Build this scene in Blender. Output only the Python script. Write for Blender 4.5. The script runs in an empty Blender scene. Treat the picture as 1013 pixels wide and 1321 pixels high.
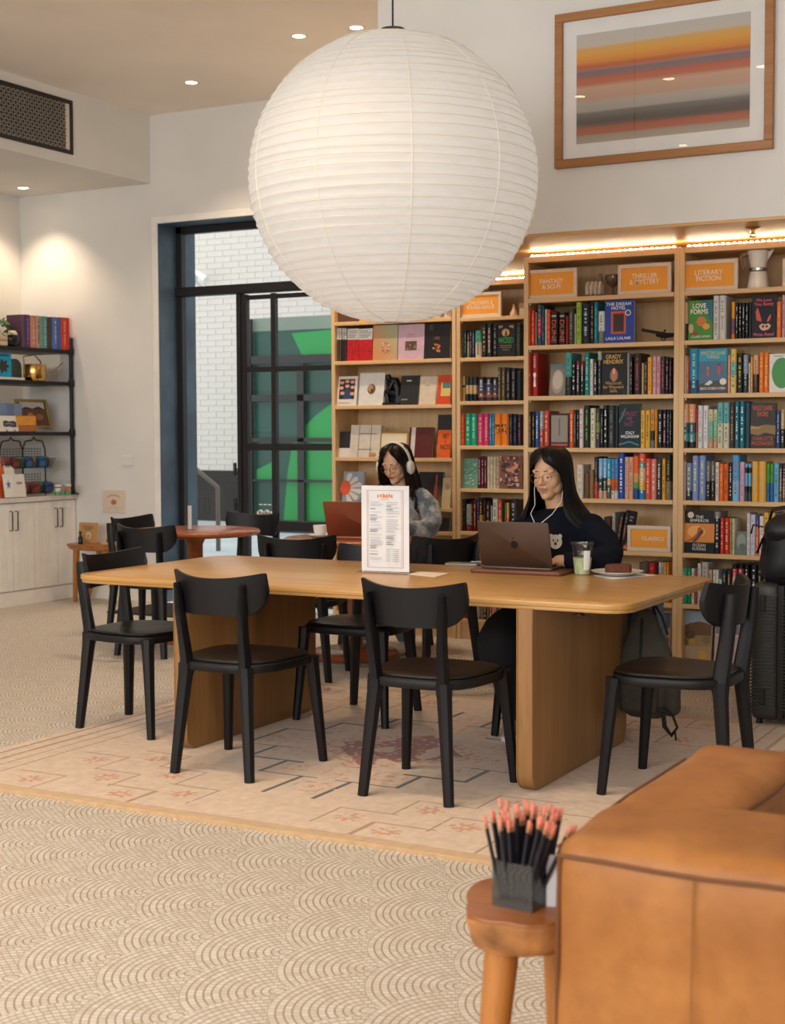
import bpy, bmesh, math, random
from math import sin, cos, pi, radians as R_
from mathutils import Vector, Matrix, noise as mnoise

random.seed(7)
DAY_FRONT = 560.0     # watts
YFRONT = -3.2         # inner face of the shop front
LED_STRENGTH, LANTERN_W, SPOT_W = 85.0, 3.4, 68.0
SC = bpy.context.scene
COL = SC.collection

# ---------------------------------------------------------------- camera
FW, FH, FPX = 1013.0, 1321.0, 1885.0
YAW, PITCH, ROLL, EYE = R_(28.4), R_(-3.15), R_(-0.2), 1.36
_f = Vector((-sin(YAW) * cos(PITCH), cos(YAW) * cos(PITCH), sin(PITCH)))
_r = Vector((cos(YAW), sin(YAW), 0))
_u = _r.cross(_f)
CR = _r * cos(ROLL) + _u * sin(ROLL)
CU = -_r * sin(ROLL) + _u * cos(ROLL)
CF = _f
cam_d = bpy.data.cameras.new('camera')
cam = bpy.data.objects.new('camera', cam_d)
COL.objects.link(cam)
cam.matrix_world = Matrix(((CR.x, CU.x, -CF.x, 0), (CR.y, CU.y, -CF.y, 0), (CR.z, CU.z, -CF.z, EYE), (0, 0, 0, 1)))
cam_d.sensor_fit = 'VERTICAL'
cam_d.sensor_height = 36.0
cam_d.sensor_width = 36.0 * FW / FH
cam_d.lens = FPX / FH * 36.0
cam_d.clip_end = 100
cam_d.dof.use_dof = True
cam_d.dof.focus_distance = 6.3
cam_d.dof.aperture_fstop = 4.8
SC.camera = cam

# ---------------------------------------------------------------- world, light, exposure
SC.view_settings.view_transform = 'Standard'
SC.view_settings.look = 'None'
SC.view_settings.gamma = 1.0
SC.view_settings.use_curve_mapping = False
SC.view_settings.exposure = 0.22
w = bpy.data.worlds.new('overcast_sky')
SC.world = w
w.use_nodes = True
w.node_tree.nodes['Background'].inputs[0].default_value = (1.0, 0.985, 0.97, 1)
w.node_tree.nodes['Background'].inputs[1].default_value = 1.5
SC.cycles.use_denoising = True
SC.cycles.max_bounces = 7
SC.cycles.diffuse_bounces = 4
SC.cycles.glossy_bounces = 3
SC.cycles.transmission_bounces = 6
SC.cycles.transparent_max_bounces = 8
SC.cycles.sample_clamp_indirect = 6.0

def area_light(name, loc, rot, sx, sy, power, col):
    d = bpy.data.lights.new(name, 'AREA')
    d.shape = 'RECTANGLE'; d.size = sx; d.size_y = sy; d.energy = power; d.color = col
    o = bpy.data.objects.new(name, d); COL.objects.link(o)
    o.location = loc; o.rotation_euler = rot
    o['kind'] = 'helper'
    return o

# daylight through the shop front windows behind the camera
area_light('window_front_offscreen', (-2.6, YFRONT + 0.04, 1.9), (R_(85), 0, 0), 10.0, 3.2, DAY_FRONT, (0.94, 0.975, 1.0))

# ---------------------------------------------------------------- pixel -> place
def ray(px, py):
    return CR * ((px - FW / 2) / FPX) - CU * ((py - FH / 2) / FPX) + CF
def onz(px, py, z=0.0):
    d = ray(px, py); t = (z - EYE) / d.z
    return Vector((d.x * t, d.y * t, z))
def ony(px, py, y):
    d = ray(px, py); t = y / d.y
    return Vector((d.x * t, y, EYE + d.z * t))
def onx(px, py, x):
    d = ray(px, py); t = x / d.x
    return Vector((x, d.y * t, EYE + d.z * t))
def atdist(px, py, dist):
    d = ray(px, py) * dist
    return Vector((d.x, d.y, EYE + d.z))

# ---------------------------------------------------------------- materials
def lin(c):
    if isinstance(c, str):
        c = [int(c[i:i + 2], 16) for i in (0, 2, 4)]
    out = []
    for v in c[:3]:
        v = v / 255.0
        out.append(v / 12.92 if v <= 0.04045 else ((v + 0.055) / 1.055) ** 2.4)
    return tuple(out) + (1.0,)

class NT:
    """small shorthand for node trees"""
    def __init__(self, mat):
        self.t = mat.node_tree
        self.n = self.t.nodes
    def new(self, typ, **kw):
        nd = self.n.new(typ)
        for k, v in kw.items():
            setattr(nd, k, v)
        return nd
    def link(self, a, b):
        self.t.links.new(a, b)
    def val(self, sock, v):
        if isinstance(v, bpy.types.NodeSocket):
            self.link(v, sock)
        else:
            sock.default_value = v
    def m(self, op, a, b=0.0, c=None):
        nd = self.new('ShaderNodeMath', operation=op)
        self.val(nd.inputs[0], a); self.val(nd.inputs[1], b)
        if c is not None:
            self.val(nd.inputs[2], c)
        return nd.outputs[0]
    def mix(self, f, a, b, blend='MIX'):
        nd = self.new('ShaderNodeMix', data_type='RGBA', blend_type=blend)
        self.val(nd.inputs[0], f); self.val(nd.inputs[6], a); self.val(nd.inputs[7], b)
        return nd.outputs[2]
    def noise(self, vec, scale, detail=3.0, rough=0.5, out=0):
        nd = self.new('ShaderNodeTexNoise')
        if vec is not None:
            self.link(vec, nd.inputs['Vector'])
        nd.inputs['Scale'].default_value = scale
        nd.inputs['Detail'].default_value = detail
        nd.inputs['Roughness'].default_value = rough
        return nd.outputs[out]
    def mapr(self, v, a, b, c=0.0, d=1.0):
        nd = self.new('ShaderNodeMapRange')
        self.val(nd.inputs[0], v)
        for i, x in enumerate((a, b, c, d)):
            nd.inputs[i + 1].default_value = x
        return nd.outputs[0]
    def coord(self, kind='Object', scale=None, loc=None):
        tc = self.new('ShaderNodeTexCoord')
        o = tc.outputs[kind]
        if scale is not None:
            mp = self.new('ShaderNodeMapping')
            mp.inputs['Scale'].default_value = scale
            self.link(o, mp.inputs['Vector'])
            o = mp.outputs[0]
        return o
    def bump(self, h, strength=0.3, dist=0.01):
        nd = self.new('ShaderNodeBump')
        nd.inputs['Strength'].default_value = strength
        nd.inputs['Distance'].default_value = dist
        self.link(h, nd.inputs['Height'])
        return nd.outputs[0]

_MC = {}
def newmat(name):
    m = bpy.data.materials.new(name)
    m.use_nodes = True
    return m, NT(m), m.node_tree.nodes['Principled BSDF']

def pbr(name, c, rough=0.5, metal=0.0, var=0.0, vscale=8.0, bump=0.0, bscale=60.0, spec=0.5, coat=0.0, sheen=0.0):
    key = (name, str(c), rough, metal, var, vscale, bump, bscale, spec, coat, sheen)
    if key in _MC:
        return _MC[key]
    m, t, p = newmat(name)
    c = lin(c)
    p.inputs['Roughness'].default_value = rough
    p.inputs['Metallic'].default_value = metal
    p.inputs['Specular IOR Level'].default_value = spec
    p.inputs['Coat Weight'].default_value = coat
    p.inputs['Sheen Weight'].default_value = sheen
    co = t.coord('Object')
    v = max(var, 0.04)
    n = t.noise(co, vscale, 4.0)
    dark = tuple(x * (1 - v) for x in c[:3]) + (1,)
    light = tuple(min(1, x * (1 + v)) for x in c[:3]) + (1,)
    t.link(t.mix(t.mapr(n, 0.3, 0.7), dark, light), p.inputs['Base Color'])
    if bump:
        t.link(t.bump(t.noise(co, bscale, 4.0), bump, 0.004), p.inputs['Normal'])
    _MC[key] = m
    return m

def wood(name, c1, c2, axis='x', scale=1.0, rough=0.45, knots=0.0):
    key = ('wood', name)
    if key in _MC:
        return _MC[key]
    m, t, p = newmat(name)
    s = {'x': (0.9, 14, 14), 'y': (14, 0.9, 14), 'z': (14, 14, 0.9)}[axis]
    co = t.coord('Object', tuple(v * scale for v in s))
    n1 = t.noise(co, 1.0, 6.0, 0.62)
    co2 = t.coord('Object', tuple(v * scale * 6 for v in s))
    n2 = t.noise(co2, 1.0, 3.0, 0.6)
    col = t.mix(t.mapr(n1, 0.3, 0.72), lin(c1), lin(c2))
    dk = tuple(v * 0.72 for v in lin(c2)[:3]) + (1,)
    col = t.mix(t.mapr(n2, 0.52, 0.78, 0, 0.45), col, dk)
    if knots:
        s3 = {'x': (0.8, 3, 3), 'y': (3, 0.8, 3), 'z': (3, 3, 0.8)}[axis]
        n3 = t.noise(t.coord('Object', s3), 1.3, 2.0, 0.5)
        col = t.mix(t.mapr(n3, 0.66, 0.78, 0, knots), col, tuple(v * 0.35 for v in lin(c2)[:3]) + (1,))
    t.link(col, p.inputs['Base Color'])
    p.inputs['Roughness'].default_value = rough
    t.link(t.bump(n2, 0.12, 0.002), p.inputs['Normal'])
    _MC[key] = m
    return m

def emit(name, c, strength):
    key = ('emit', name, str(c), strength)
    if key in _MC:
        return _MC[key]
    m, t, p = newmat(name)
    p.inputs['Base Color'].default_value = lin(c)
    p.inputs['Emission Color'].default_value = lin(c)
    p.inputs['Emission Strength'].default_value = strength
    _MC[key] = m
    return m

def glass(name, tint=(1, 1, 1), rough=0.0, alpha=0.12, ior=1.45):
    """thin sheet of glass: clear with a Fresnel reflection"""
    key = ('glass', name)
    if key in _MC:
        return _MC[key]
    m, t, p = newmat(name)
    t.n.remove(p)
    tr = t.new('ShaderNodeBsdfTransparent'); tr.inputs[0].default_value = tuple(tint) + (1,)
    gl = t.new('ShaderNodeBsdfGlossy'); gl.inputs['Roughness'].default_value = rough
    lw = t.new('ShaderNodeLayerWeight')
    mx = t.new('ShaderNodeMixShader')
    f = t.m('ADD', t.m('MULTIPLY', t.m('POWER', lw.outputs['Facing'], 5.0), 0.9), 0.02 + alpha * 0.12)
    t.link(f, mx.inputs[0]); t.link(tr.outputs[0], mx.inputs[1]); t.link(gl.outputs[0], mx.inputs[2])
    t.link(mx.outputs[0], t.n['Material Output'].inputs[0])
    _MC[key] = m
    return m

def vcol(name, rough=0.9, var=0.15, vscale=30.0, bump=0.0, bscale=200.0, sheen=0.0):
    """colour read from the mesh's own print/dye attribute"""
    key = ('vcol', name)
    if key in _MC:
        return _MC[key]
    m, t, p = newmat(name)
    at = t.new('ShaderNodeAttribute', attribute_name='dye')
    co = t.coord('Object')
    n = t.noise(co, vscale, 5.0, 0.65)
    g = t.mapr(n, 0.25, 0.75, 1 - var, 1 + var)
    vm = t.new('ShaderNodeVectorMath', operation='SCALE')
    t.link(at.outputs['Color'], vm.inputs[0]); t.link(g, vm.inputs['Scale'])
    t.link(vm.outputs[0], p.inputs['Base Color'])
    p.inputs['Roughness'].default_value = rough
    p.inputs['Sheen Weight'].default_value = sheen
    p.inputs['Specular IOR Level'].default_value = 0.25
    if bump:
        t.link(t.bump(t.noise(co, bscale, 3.0), bump, 0.004), p.inputs['Normal'])
    _MC[key] = m
    return m

# ---------------------------------------------------------------- mesh builder
class MB:
    def __init__(self):
        self.v = []; self.f = []; self.mi = []
        self.M = Matrix.Identity(4)
    def at(self, M):
        self.M = M
        return self
    def add(self, vs, fs, m=0):
        b = len(self.v)
        self.v += [tuple(self.M @ Vector(p)) for p in vs]
        self.f += [tuple(b + i for i in f) for f in fs]
        self.mi += [m] * len(fs) if isinstance(m, int) else list(m)
        return self
    def box(self, a, b, m=0):
        x0, y0, z0 = a; x1, y1, z1 = b
        vs = [(x0, y0, z0), (x1, y0, z0), (x1, y1, z0), (x0, y1, z0), (x0, y0, z1), (x1, y0, z1), (x1, y1, z1), (x0, y1, z1)]
        return self.add(vs, [(0, 3, 2, 1), (4, 5, 6, 7), (0, 1, 5, 4), (1, 2, 6, 5), (2, 3, 7, 6), (3, 0, 4, 7)], m)
    def cbox(self, a, b, ch=0.003, m=0):
        """box with chamfered edges"""
        d = [min(ch, (b[i] - a[i]) * 0.45) for i in range(3)]
        vs = []; idx = {}
        for sx in (0, 1):
            for sy in (0, 1):
                for sz in (0, 1):
                    c = [(a, b)[s][i] for i, s in enumerate((sx, sy, sz))]
                    g = (1 if sx == 0 else -1, 1 if sy == 0 else -1, 1 if sz == 0 else -1)
                    for k in range(3):
                        p = [c[i] + (0 if i == k else g[i] * d[i]) for i in range(3)]
                        idx[(sx, sy, sz, k)] = len(vs); vs.append(tuple(p))
        fs = []
        def q(*ks):
            fs.append([idx[k] for k in ks])
        for s in (0, 1):
            o = (lambda l: l) if s else (lambda l: l[::-1])
            q(*o([(s, 0, 0, 0), (s, 1, 0, 0), (s, 1, 1, 0), (s, 0, 1, 0)]))
            q(*o([(0, s, 0, 1), (0, s, 1, 1), (1, s, 1, 1), (1, s, 0, 1)]))
            q(*o([(0, 0, s, 2), (1, 0, s, 2), (1, 1, s, 2), (0, 1, s, 2)]))
        for s in (0, 1):
            for r in (0, 1):
                q((0, s, r, 1), (1, s, r, 1), (1, s, r, 2), (0, s, r, 2))
                q((s, 0, r, 0), (s, 1, r, 0), (s, 1, r, 2), (s, 0, r, 2))
                q((s, r, 0, 0), (s, r, 1, 0), (s, r, 1, 1), (s, r, 0, 1))
        for sx in (0, 1):
            for sy in (0, 1):
                for sz in (0, 1):
                    q((sx, sy, sz, 0), (sx, sy, sz, 1), (sx, sy, sz, 2))
        return self.add(vs, fs, m)
    def loft(self, rings, m=0, closed=True, cap=(True, True), mf=None):
        n = len(rings[0]); vs = [p for r in rings for p in r]; fs = []; ms = []
        for i in range(len(rings) - 1):
            for j in range(n if closed else n - 1):
                k = (j + 1) % n
                fs.append((i * n + j, i * n + k, (i + 1) * n + k, (i + 1) * n + j))
                ms.append(mf(i, j) if mf else m)
        if cap[0]:
            fs.append(tuple(range(n - 1, -1, -1))); ms.append(m)
        if cap[1]:
            fs.append(tuple((len(rings) - 1) * n + j for j in range(n))); ms.append(m)
        return self.add(vs, fs, ms)
    def tube(self, pts, rad, n=8, m=0, cap=True, sq=None):
        """round (or squashed) tube along a path"""
        pts = [Vector(p) for p in pts]
        if not isinstance(rad, (list, tuple)):
            rad = [rad] * len(pts)
        rings = []
        up = None
        for i, p in enumerate(pts):
            a = pts[max(0, i - 1)]; b = pts[min(len(pts) - 1, i + 1)]
            d = (b - a).normalized()
            if up is None:
                up = Vector((0, 0, 1)) if abs(d.z) < 0.9 else Vector((1, 0, 0))
            s = d.cross(up)
            if s.length < 1e-5:
                s = d.orthogonal()
            s.normalize(); u = s.cross(d).normalized(); up = u
            rr = rad[i]
            rx, ry = rr if isinstance(rr, (list, tuple)) else (rr, rr)
            rings.append([p + s * (rx * cos(2 * pi * k / n)) + u * (ry * sin(2 * pi * k / n)) for k in range(n)])
        return self.loft(rings, m, True, (cap, cap))
    def lathe(self, prof, n=24, c=(0, 0, 0), m=0, mf=None, cap=(True, True)):
        rings = [[(c[0] + max(r, 1e-4) * cos(2 * pi * k / n), c[1] + max(r, 1e-4) * sin(2 * pi * k / n), c[2] + z) for k in range(n)] for r, z in prof]
        return self.loft(rings, m, True, cap, mf)
    def slab(self, poly, z0, z1, ch=0.0, m=0):
        """prism over a plan polygon, edges rounded by ch"""
        n = len(poly)
        area = sum(poly[i][0] * poly[(i + 1) % n][1] - poly[(i + 1) % n][0] * poly[i][1] for i in range(n))
        if area < 0:
            poly = poly[::-1]
        def inset(d):
            if d == 0:
                return poly
            out = []
            for i in range(n):
                p0 = Vector(poly[i - 1]); p1 = Vector(poly[i]); p2 = Vector(poly[(i + 1) % n])
                e1 = (p1 - p0).normalized(); e2 = (p2 - p1).normalized()
                n1 = Vector((-e1.y, e1.x)); n2 = Vector((-e2.y, e2.x))
                nn = (n1 + n2)
                nn = nn.normalized() if nn.length > 1e-6 else n1
                k = d / max(0.3, nn.dot(n1))
                out.append((p1.x + nn.x * k, p1.y + nn.y * k))
            return out
        if ch <= 0:
            rings = [[(x, y, z) for x, y in poly] for z in (z0, z1)]
        else:
            rings = []
            for d, z in ((ch, z0), (ch * 0.3, z0 + ch * 0.3), (0, z0 + ch), (0, z1 - ch), (ch * 0.3, z1 - ch * 0.3), (ch, z1)):
                rings.append([(x, y, z) for x, y in inset(d)])
        return self.loft(rings, m)
    def quad(self, a, b, c, d, m=0):
        return self.add([a, b, c, d], [(0, 1, 2, 3)], m)
    def surf(self, fn, nu, nv, m=0, wrap=False):
        vs = [fn(i / nu, j / nv) for j in range(nv + 1) for i in range(nu + (0 if wrap else 1))]
        w_ = nu if wrap else nu + 1
        fs = []
        for j in range(nv):
            for i in range(nu):
                k = (i + 1) % w_ if wrap else i + 1
                fs.append((j * w_ + i, j * w_ + k, (j + 1) * w_ + k, (j + 1) * w_ + i))
        return self.add(vs, fs, m)
    def mesh(self, name, mats, sharp=40):
        me = bpy.data.meshes.new(name)
        me.from_pydata(self.v, [], self.f)
        for mt in (mats if isinstance(mats, (list, tuple)) else [mats]):
            me.materials.append(mt)
        me.polygons.foreach_set('material_index', self.mi)
        me.update()
        if sharp is None:
            pass
        else:
            me.polygons.foreach_set('use_smooth', [True] * len(me.polygons))
            me.set_sharp_from_angle(angle=R_(sharp))
        return me
    def build(self, name, mats, parent=None, loc=(0, 0, 0), rz=0.0, sharp=40):
        return place(name, self.mesh(name, mats, sharp), parent, loc, rz)

def place(name, me, parent=None, loc=(0, 0, 0), rz=0.0, rot=None):
    o = bpy.data.objects.new(name, me)
    COL.objects.link(o)
    o.parent = parent
    o.location = loc
    o.rotation_euler = rot if rot else (0, 0, rz)
    return o

def tag(o, label, cat, group=None):
    o['label'] = label; o['category'] = cat
    if group:
        o['group'] = group
    return o
def struct(o):
    o['kind'] = 'structure'
    return o
def thing(name, label, cat, loc=(0, 0, 0), rz=0.0, group=None, rot=None):
    o = bpy.data.objects.new(name, None)
    COL.objects.link(o)
    o.empty_display_size = 0.1
    o.location = loc
    o.rotation_euler = rot if rot else (0, 0, rz)
    return tag(o, label, cat, group)
def dup(root, loc, rz=0.0, label=None, group=None):
    def cp(o, par):
        c = o.copy(); COL.objects.link(c); c.parent = par
        for ch in kids.get(o.name, []):
            cp(ch, c)
        return c
    kids = {}
    for o in list(COL.objects):
        if o.parent:
            kids.setdefault(o.parent.name, []).append(o)
    r = cp(root, None)
    r.location = loc; r.rotation_euler = (0, 0, rz)
    if label:
        r['label'] = label
    if group:
        r['group'] = group
    return r

def text_mesh(body, w=None, h=None, bold=0.0, align='CENTER', space=1.0, thick=0.0):
    """lettering as a flat mesh in XZ, facing -Y, centred on the origin and scaled to w x h"""
    cu = bpy.data.curves.new('lettering', 'FONT')
    cu.body = body
    cu.align_x = align
    cu.space_line = 0.86
    cu.space_character = space
    cu.resolution_u = 2
    cu.offset = bold
    ob = bpy.data.objects.new('lettering', cu)
    COL.objects.link(ob)
    dg = bpy.context.evaluated_depsgraph_get()
    me = bpy.data.meshes.new_from_object(ob.evaluated_get(dg))
    bpy.data.objects.remove(ob); bpy.data.curves.remove(cu)
    xs = [v.co.x for v in me.vertices]; ys = [v.co.y for v in me.vertices]
    if not xs:
        return me
    cx, cy = (min(xs) + max(xs)) / 2, (min(ys) + max(ys)) / 2
    W, H = max(xs) - min(xs), max(ys) - min(ys)
    sx = w / W if w else (h / H)
    sy = h / H if h else sx
    for v in me.vertices:
        v.co = ((v.co.x - cx) * sx, 0, (v.co.y - cy) * sy)
    me.name = 'lettering'
    return me
def lettering(body, mat, parent, loc, w=None, h=None, rot=(0, 0, 0), bold=0.0, name='lettering', space=1.0, align='CENTER'):
    me = text_mesh(body, w, h, bold, align, space)
    me.materials.clear(); me.materials.append(mat)
    return place(name, me, parent, loc, rot=rot)

def circle(r, n=24, cx=0.0, cy=0.0):
    return [(cx + r * cos(2 * pi * k / n), cy + r * sin(2 * pi * k / n)) for k in range(n)]
def rrect(x0, y0, x1, y1, r, n=5):
    out = []
    for cx, cy, a in ((x1 - r, y1 - r, 0), (x0 + r, y1 - r, 90), (x0 + r, y0 + r, 180), (x1 - r, y0 + r, 270)):
        for k in range(n + 1):
            t = R_(a + 90 * k / n)
            out.append((cx + r * cos(t), cy + r * sin(t)))
    return out

# ================================================================ the room
YW, XL, ZC, XR, YF = 9.35, -8.58, 3.85, 4.2, YFRONT
ZS = 2.36            # timber soffit over the bookcases
YA = 7.03            # wall above the soffit
XA = -3.88

M_wall = pbr('white_plaster', 'e0ddd8', 0.9, var=0.03, vscale=2.0, bump=0.05, bscale=120)
M_ceil = pbr('ceiling_paint', 'f0e6da', 0.92, var=0.03, vscale=1.5)
M_trim = pbr('satin_white_paint', 'e6dfd6', 0.5, var=0.02)
M_black = pbr('black_steel', '17151a', 0.42, var=0.1)
M_oak = wood('bookcase_oak', 'e6c292', 'd4aa74', 'z', 1.0, 0.5)
M_oak_x = wood('bookcase_oak_shelf', 'e6c292', 'd4aa74', 'x', 1.0, 0.5)
M_glass = glass('window_glass', (0.95, 0.97, 0.97), 0.0, 0.0)

# floor: stone mosaic laid in fans
def fan_floor():
    m, t, p = newmat('fan_mosaic_stone')
    Rf = 0.239
    co = t.coord('Object')
    sx = t.new('ShaderNodeSeparateXYZ'); t.link(co, sx.inputs[0])
    v = t.m('MULTIPLY', t.m('ADD', sx.outputs[0], 2.164), -1.0)
    yy = t.m('SUBTRACT', sx.outputs[1], 2.935)
    half = Rf * 0.532
    k0 = t.m('CEIL', t.m('DIVIDE', t.m('SUBTRACT', v, Rf), half))
    best_d = None
    for i in (3, 2, 1, 0):
        k = t.m('ADD', k0, float(i))
        odd = t.m('MODULO', t.m('ADD', t.m('MODULO', k, 2.0), 2.0), 2.0)
        yk = t.m('SUBTRACT', yy, t.m('MULTIPLY', odd, Rf))
        ci = t.m('ROUND', t.m('DIVIDE', yk, 2 * Rf))
        du = t.m('SUBTRACT', yk, t.m('MULTIPLY', ci, 2 * Rf))
        dv = t.m('SUBTRACT', v, t.m('MULTIPLY', k, half))
        d = t.m('SQRT', t.m('ADD', t.m('MULTIPLY', du, du), t.m('MULTIPLY', dv, dv)))
        a = t.m('ARCTAN2', du, dv)
        cid = t.m('ADD', t.m('MULTIPLY', k, 7.31), t.m('MULTIPLY', ci, 13.77))
        if best_d is None:
            best_d, best_a, best_c = d, a, cid
        else:
            ins = t.m('LESS_THAN', d, Rf)
            def sel(x, y_):
                return t.m('ADD', t.m('MULTIPLY', ins, x), t.m('MULTIPLY', t.m('SUBTRACT', 1.0, ins), y_))
            best_d, best_a, best_c = sel(d, best_d), sel(a, best_a), sel(cid, best_c)
    rings = 12.0
    q = t.m('MULTIPLY', best_d, rings / Rf)
    ring = t.m('FLOOR', q)
    fr = t.m('SUBTRACT', q, ring)
    n_t = t.m('ROUND', t.m('MULTIPLY', t.m('ADD', ring, 0.6), 6.4))
    aq = t.m('ADD', t.m('MULTIPLY', t.m('DIVIDE', best_a, 2 * pi), n_t), t.m('MULTIPLY', ring, 0.37))
    ai = t.m('FLOOR', aq)
    fa = t.m('SUBTRACT', aq, ai)
    e_r = t.m('ABSOLUTE', t.m('SUBTRACT', fr, 0.5))
    e_a = t.m('ABSOLUTE', t.m('SUBTRACT', fa, 0.5))
    gr = t.mapr(e_r, 0.34, 0.45)
    ga = t.mapr(e_a, 0.38, 0.47, 0.0, 0.7)
    grout = t.m('MAXIMUM', gr, ga)
    wn = t.new('ShaderNodeTexWhiteNoise', noise_dimensions='3D')
    cx = t.new('ShaderNodeCombineXYZ')
    t.link(ring, cx.inputs[0]); t.link(ai, cx.inputs[1]); t.link(best_c, cx.inputs[2])
    t.link(cx.outputs[0], wn.inputs[0])
    stone = t.mix(wn.outputs[0], lin('cfc4b6'), lin('e6dfd6'))
    big = t.noise(co, 0.9, 3.0)
    stone = t.mix(t.mapr(big, 0.35, 0.7, 0, 0.35), stone, lin('d6c6b2'))
    col = t.mix(grout, stone, lin('a08c78'))
    t.link(col, p.inputs['Base Color'])
    t.link(t.mapr(grout, 0, 1, 0.42, 0.85), p.inputs['Roughness'])
    hgt = t.m('SUBTRACT', 1.0, grout)
    t.link(t.bump(hgt, 0.5, 0.003), p.inputs['Normal'])
    return m
M_floor = fan_floor()

b = MB(); b.box((XL - 0.2, YF - 0.2, -0.12), (XR + 0.2, YW, 0.0))
struct(b.build('floor', M_floor))
b = MB(); b.box((XL - 0.2, YF - 0.2, ZC), (XR + 0.2, YW + 0.4, ZC + 0.15))
ceiling = struct(b.build('ceiling', M_ceil))
b = MB(); b.box((XL - 0.2, YF - 0.2, -0.12), (XL, YW + 0.4, ZC))
wall_left = struct(b.build('wall_left', M_wall))
b = MB(); b.box((XR, YF - 0.2, -0.12), (XR + 0.2, YW + 0.4, ZC))
struct(b.build('wall_right', M_wall))
b = MB(); b.box((XL - 0.2, YF - 0.2, -0.12), (XR + 0.2, YF, ZC))
struct(b.build('wall_front', M_wall))

# back wall round the tall glazed opening
WX0, WX1, WZ1 = ony(206, 500, YW).x, -5.22, ony(206, 288.5, YW).z
YR = YW + 0.42
b = MB()
b.box((XL - 0.2, YW, -0.12), (WX0, YR, ZC))
b.box((WX0, YW, WZ1), (WX1, YR, ZC))
b.box((WX1, YW, -0.12), (XR + 0.2, YR, ZC))
struct(b.build('wall_back', M_wall))
# drop ceiling duct along the left wall
XD = ony(193.5, 190, YW).x
ZD = ony(193.5, 237, YW).z
b = MB(); b.box((XL, YF, ZD), (XD, YW, ZC))
duct = struct(b.build('wall_left_bulkhead', M_wall))
# wall over the bookcases, timber soffit under it
b = MB(); b.box((XA, YA, ZS + 0.015), (XR, YW, ZC))
struct(b.build('wall_back_upper', M_wall))
b = MB(); b.box((XA, YA + 0.002, ZS), (XR, YW, ZS + 0.02))
struct(b.build('ceiling_timber_soffit', wood('soffit_oak', 'd8ab72', 'c8955a', 'x', 1.0, 0.45)))
# baseboard of the back wall
b = MB(); b.cbox((XL + 0.4, YW - 0.012, 0), (WX0 - 0.05, YW + 0.01, 0.12), 0.004)
struct(b.build('baseboard_back', M_trim))
# white edge bead round the opening
b = MB()
b.cbox((WX0 - 0.055, YW - 0.012, 0), (WX0, YW + 0.01, WZ1 + 0.055), 0.003)
b.cbox((WX0, YW - 0.012, WZ1), (WX1, YW + 0.01, WZ1 + 0.055), 0.003)
struct(b.build('trim_1', pbr('trim_white', 'ece7e0', 0.5)))

# ---------------------------------------------------------------- glazed steel door and window
YFr = onx(231, 500, WX0).y          # glazing plane
YOut = onx(253, 500, WX0).y         # outer end of the steel reveal
M_steel = pbr('blued_steel_plate', '4b5c6b', 0.45, 0.25, var=0.35, vscale=3.0, bump=0.04)
b = MB(); b.box((WX0 - 0.02, YW + 0.004, 0), (WX0 + 0.004, YOut, WZ1))
b.box((WX0, YW + 0.004, WZ1 - 0.004), (WX1, YOut, WZ1 + 0.02))
b.box((WX1 - 0.004, YW + 0.004, 0), (WX1 + 0.02, YOut, WZ1))
struct(b.build('trim_2', M_steel))
win = bpy.data.objects.new('window_1', None); COL.objects.link(win); struct(win)
door = bpy.data.objects.new('door_1', None); COL.objects.link(door); struct(door)
def gx(px): return ony(px, 480, YFr).x
def gz(px, py): return ony(px, py, YFr).z
def bar(name, par, x0, x1, z0, z1, dep=0.05, y=None):
    y = YFr if y is None else y
    bb = MB(); bb.cbox((x0, y - dep / 2, z0), (x1, y + dep / 2, z1), 0.004)
    return bb.build(name, M_black, par)
def pane(par, x0, x1, z0, z1, y=None):
    y = YFr if y is None else y
    bb = MB(); bb.box((x0, y - 0.004, z0), (x1, y + 0.004, z1))
    return bb.build('pane', M_glass, par)
xl = WX0 + 0.004
zt1, zt0 = gz(240, 371.5), gz(240, 383)
zhead = WZ1 - 0.004
bar('frame_jamb', win, xl, xl + 0.055, 0, zhead, 0.06)
bar('frame_head', win, xl, WX1, zhead - 0.055, zhead, 0.06)
bar('transom', win, xl, WX1, zt0, zt1, 0.10)
bar('sill', win, xl, gx(311), 0.0, 0.05, 0.06)
pane(win, xl + 0.05, WX1, zt1, zhead - 0.05)
xd0, xd1 = gx(311), gx(319.5)
pane(win, xl + 0.05, xd0, 0.05, zt0)
bar('mullion', win, xd0 - 0.02, xd0 + 0.02, 0, zt0, 0.07)
# door leaf: stiles, rails and six panes
bar('stile', door, xd0 + 0.021, xd1 + 0.01, 0, zt0 - 0.01, 0.05)
xm0, xm1 = gx(351.5), gx(357.5)
xe = WX1 - 0.02
bar('stile', door, xm0, xm1, 0, zt0 - 0.01, 0.05)
xm2, xm3 = gx(425), gx(431)
bar('stile', door, xm2 + 0.25, xm3 + 0.25, 0, zt0 - 0.01, 0.05)
zr = [(gz(335, 380.5) , gz(335, 386)), (gz(335, 473), gz(335, 480)), (gz(335, 572), gz(335, 581)), (gz(335, 671), gz(335, 684)), (0.02, -0.0)]
cols = [(xd1, xm0), (xm1, xm2 + 0.25)]
for z1_, z0_ in zr[:4]:
    bar('rail', door, xd1, xm2 + 0.25, z0_, z1_, 0.04)
bar('rail', door, xd1, xm2 + 0.25, 0.0, 0.12, 0.04)
for i in range(4):
    top = zr[i][1]; bot = zr[i + 1][0] if i < 3 else 0.12
    for c0, c1 in cols:
        pane(door, c0, c1, bot, top)
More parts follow.
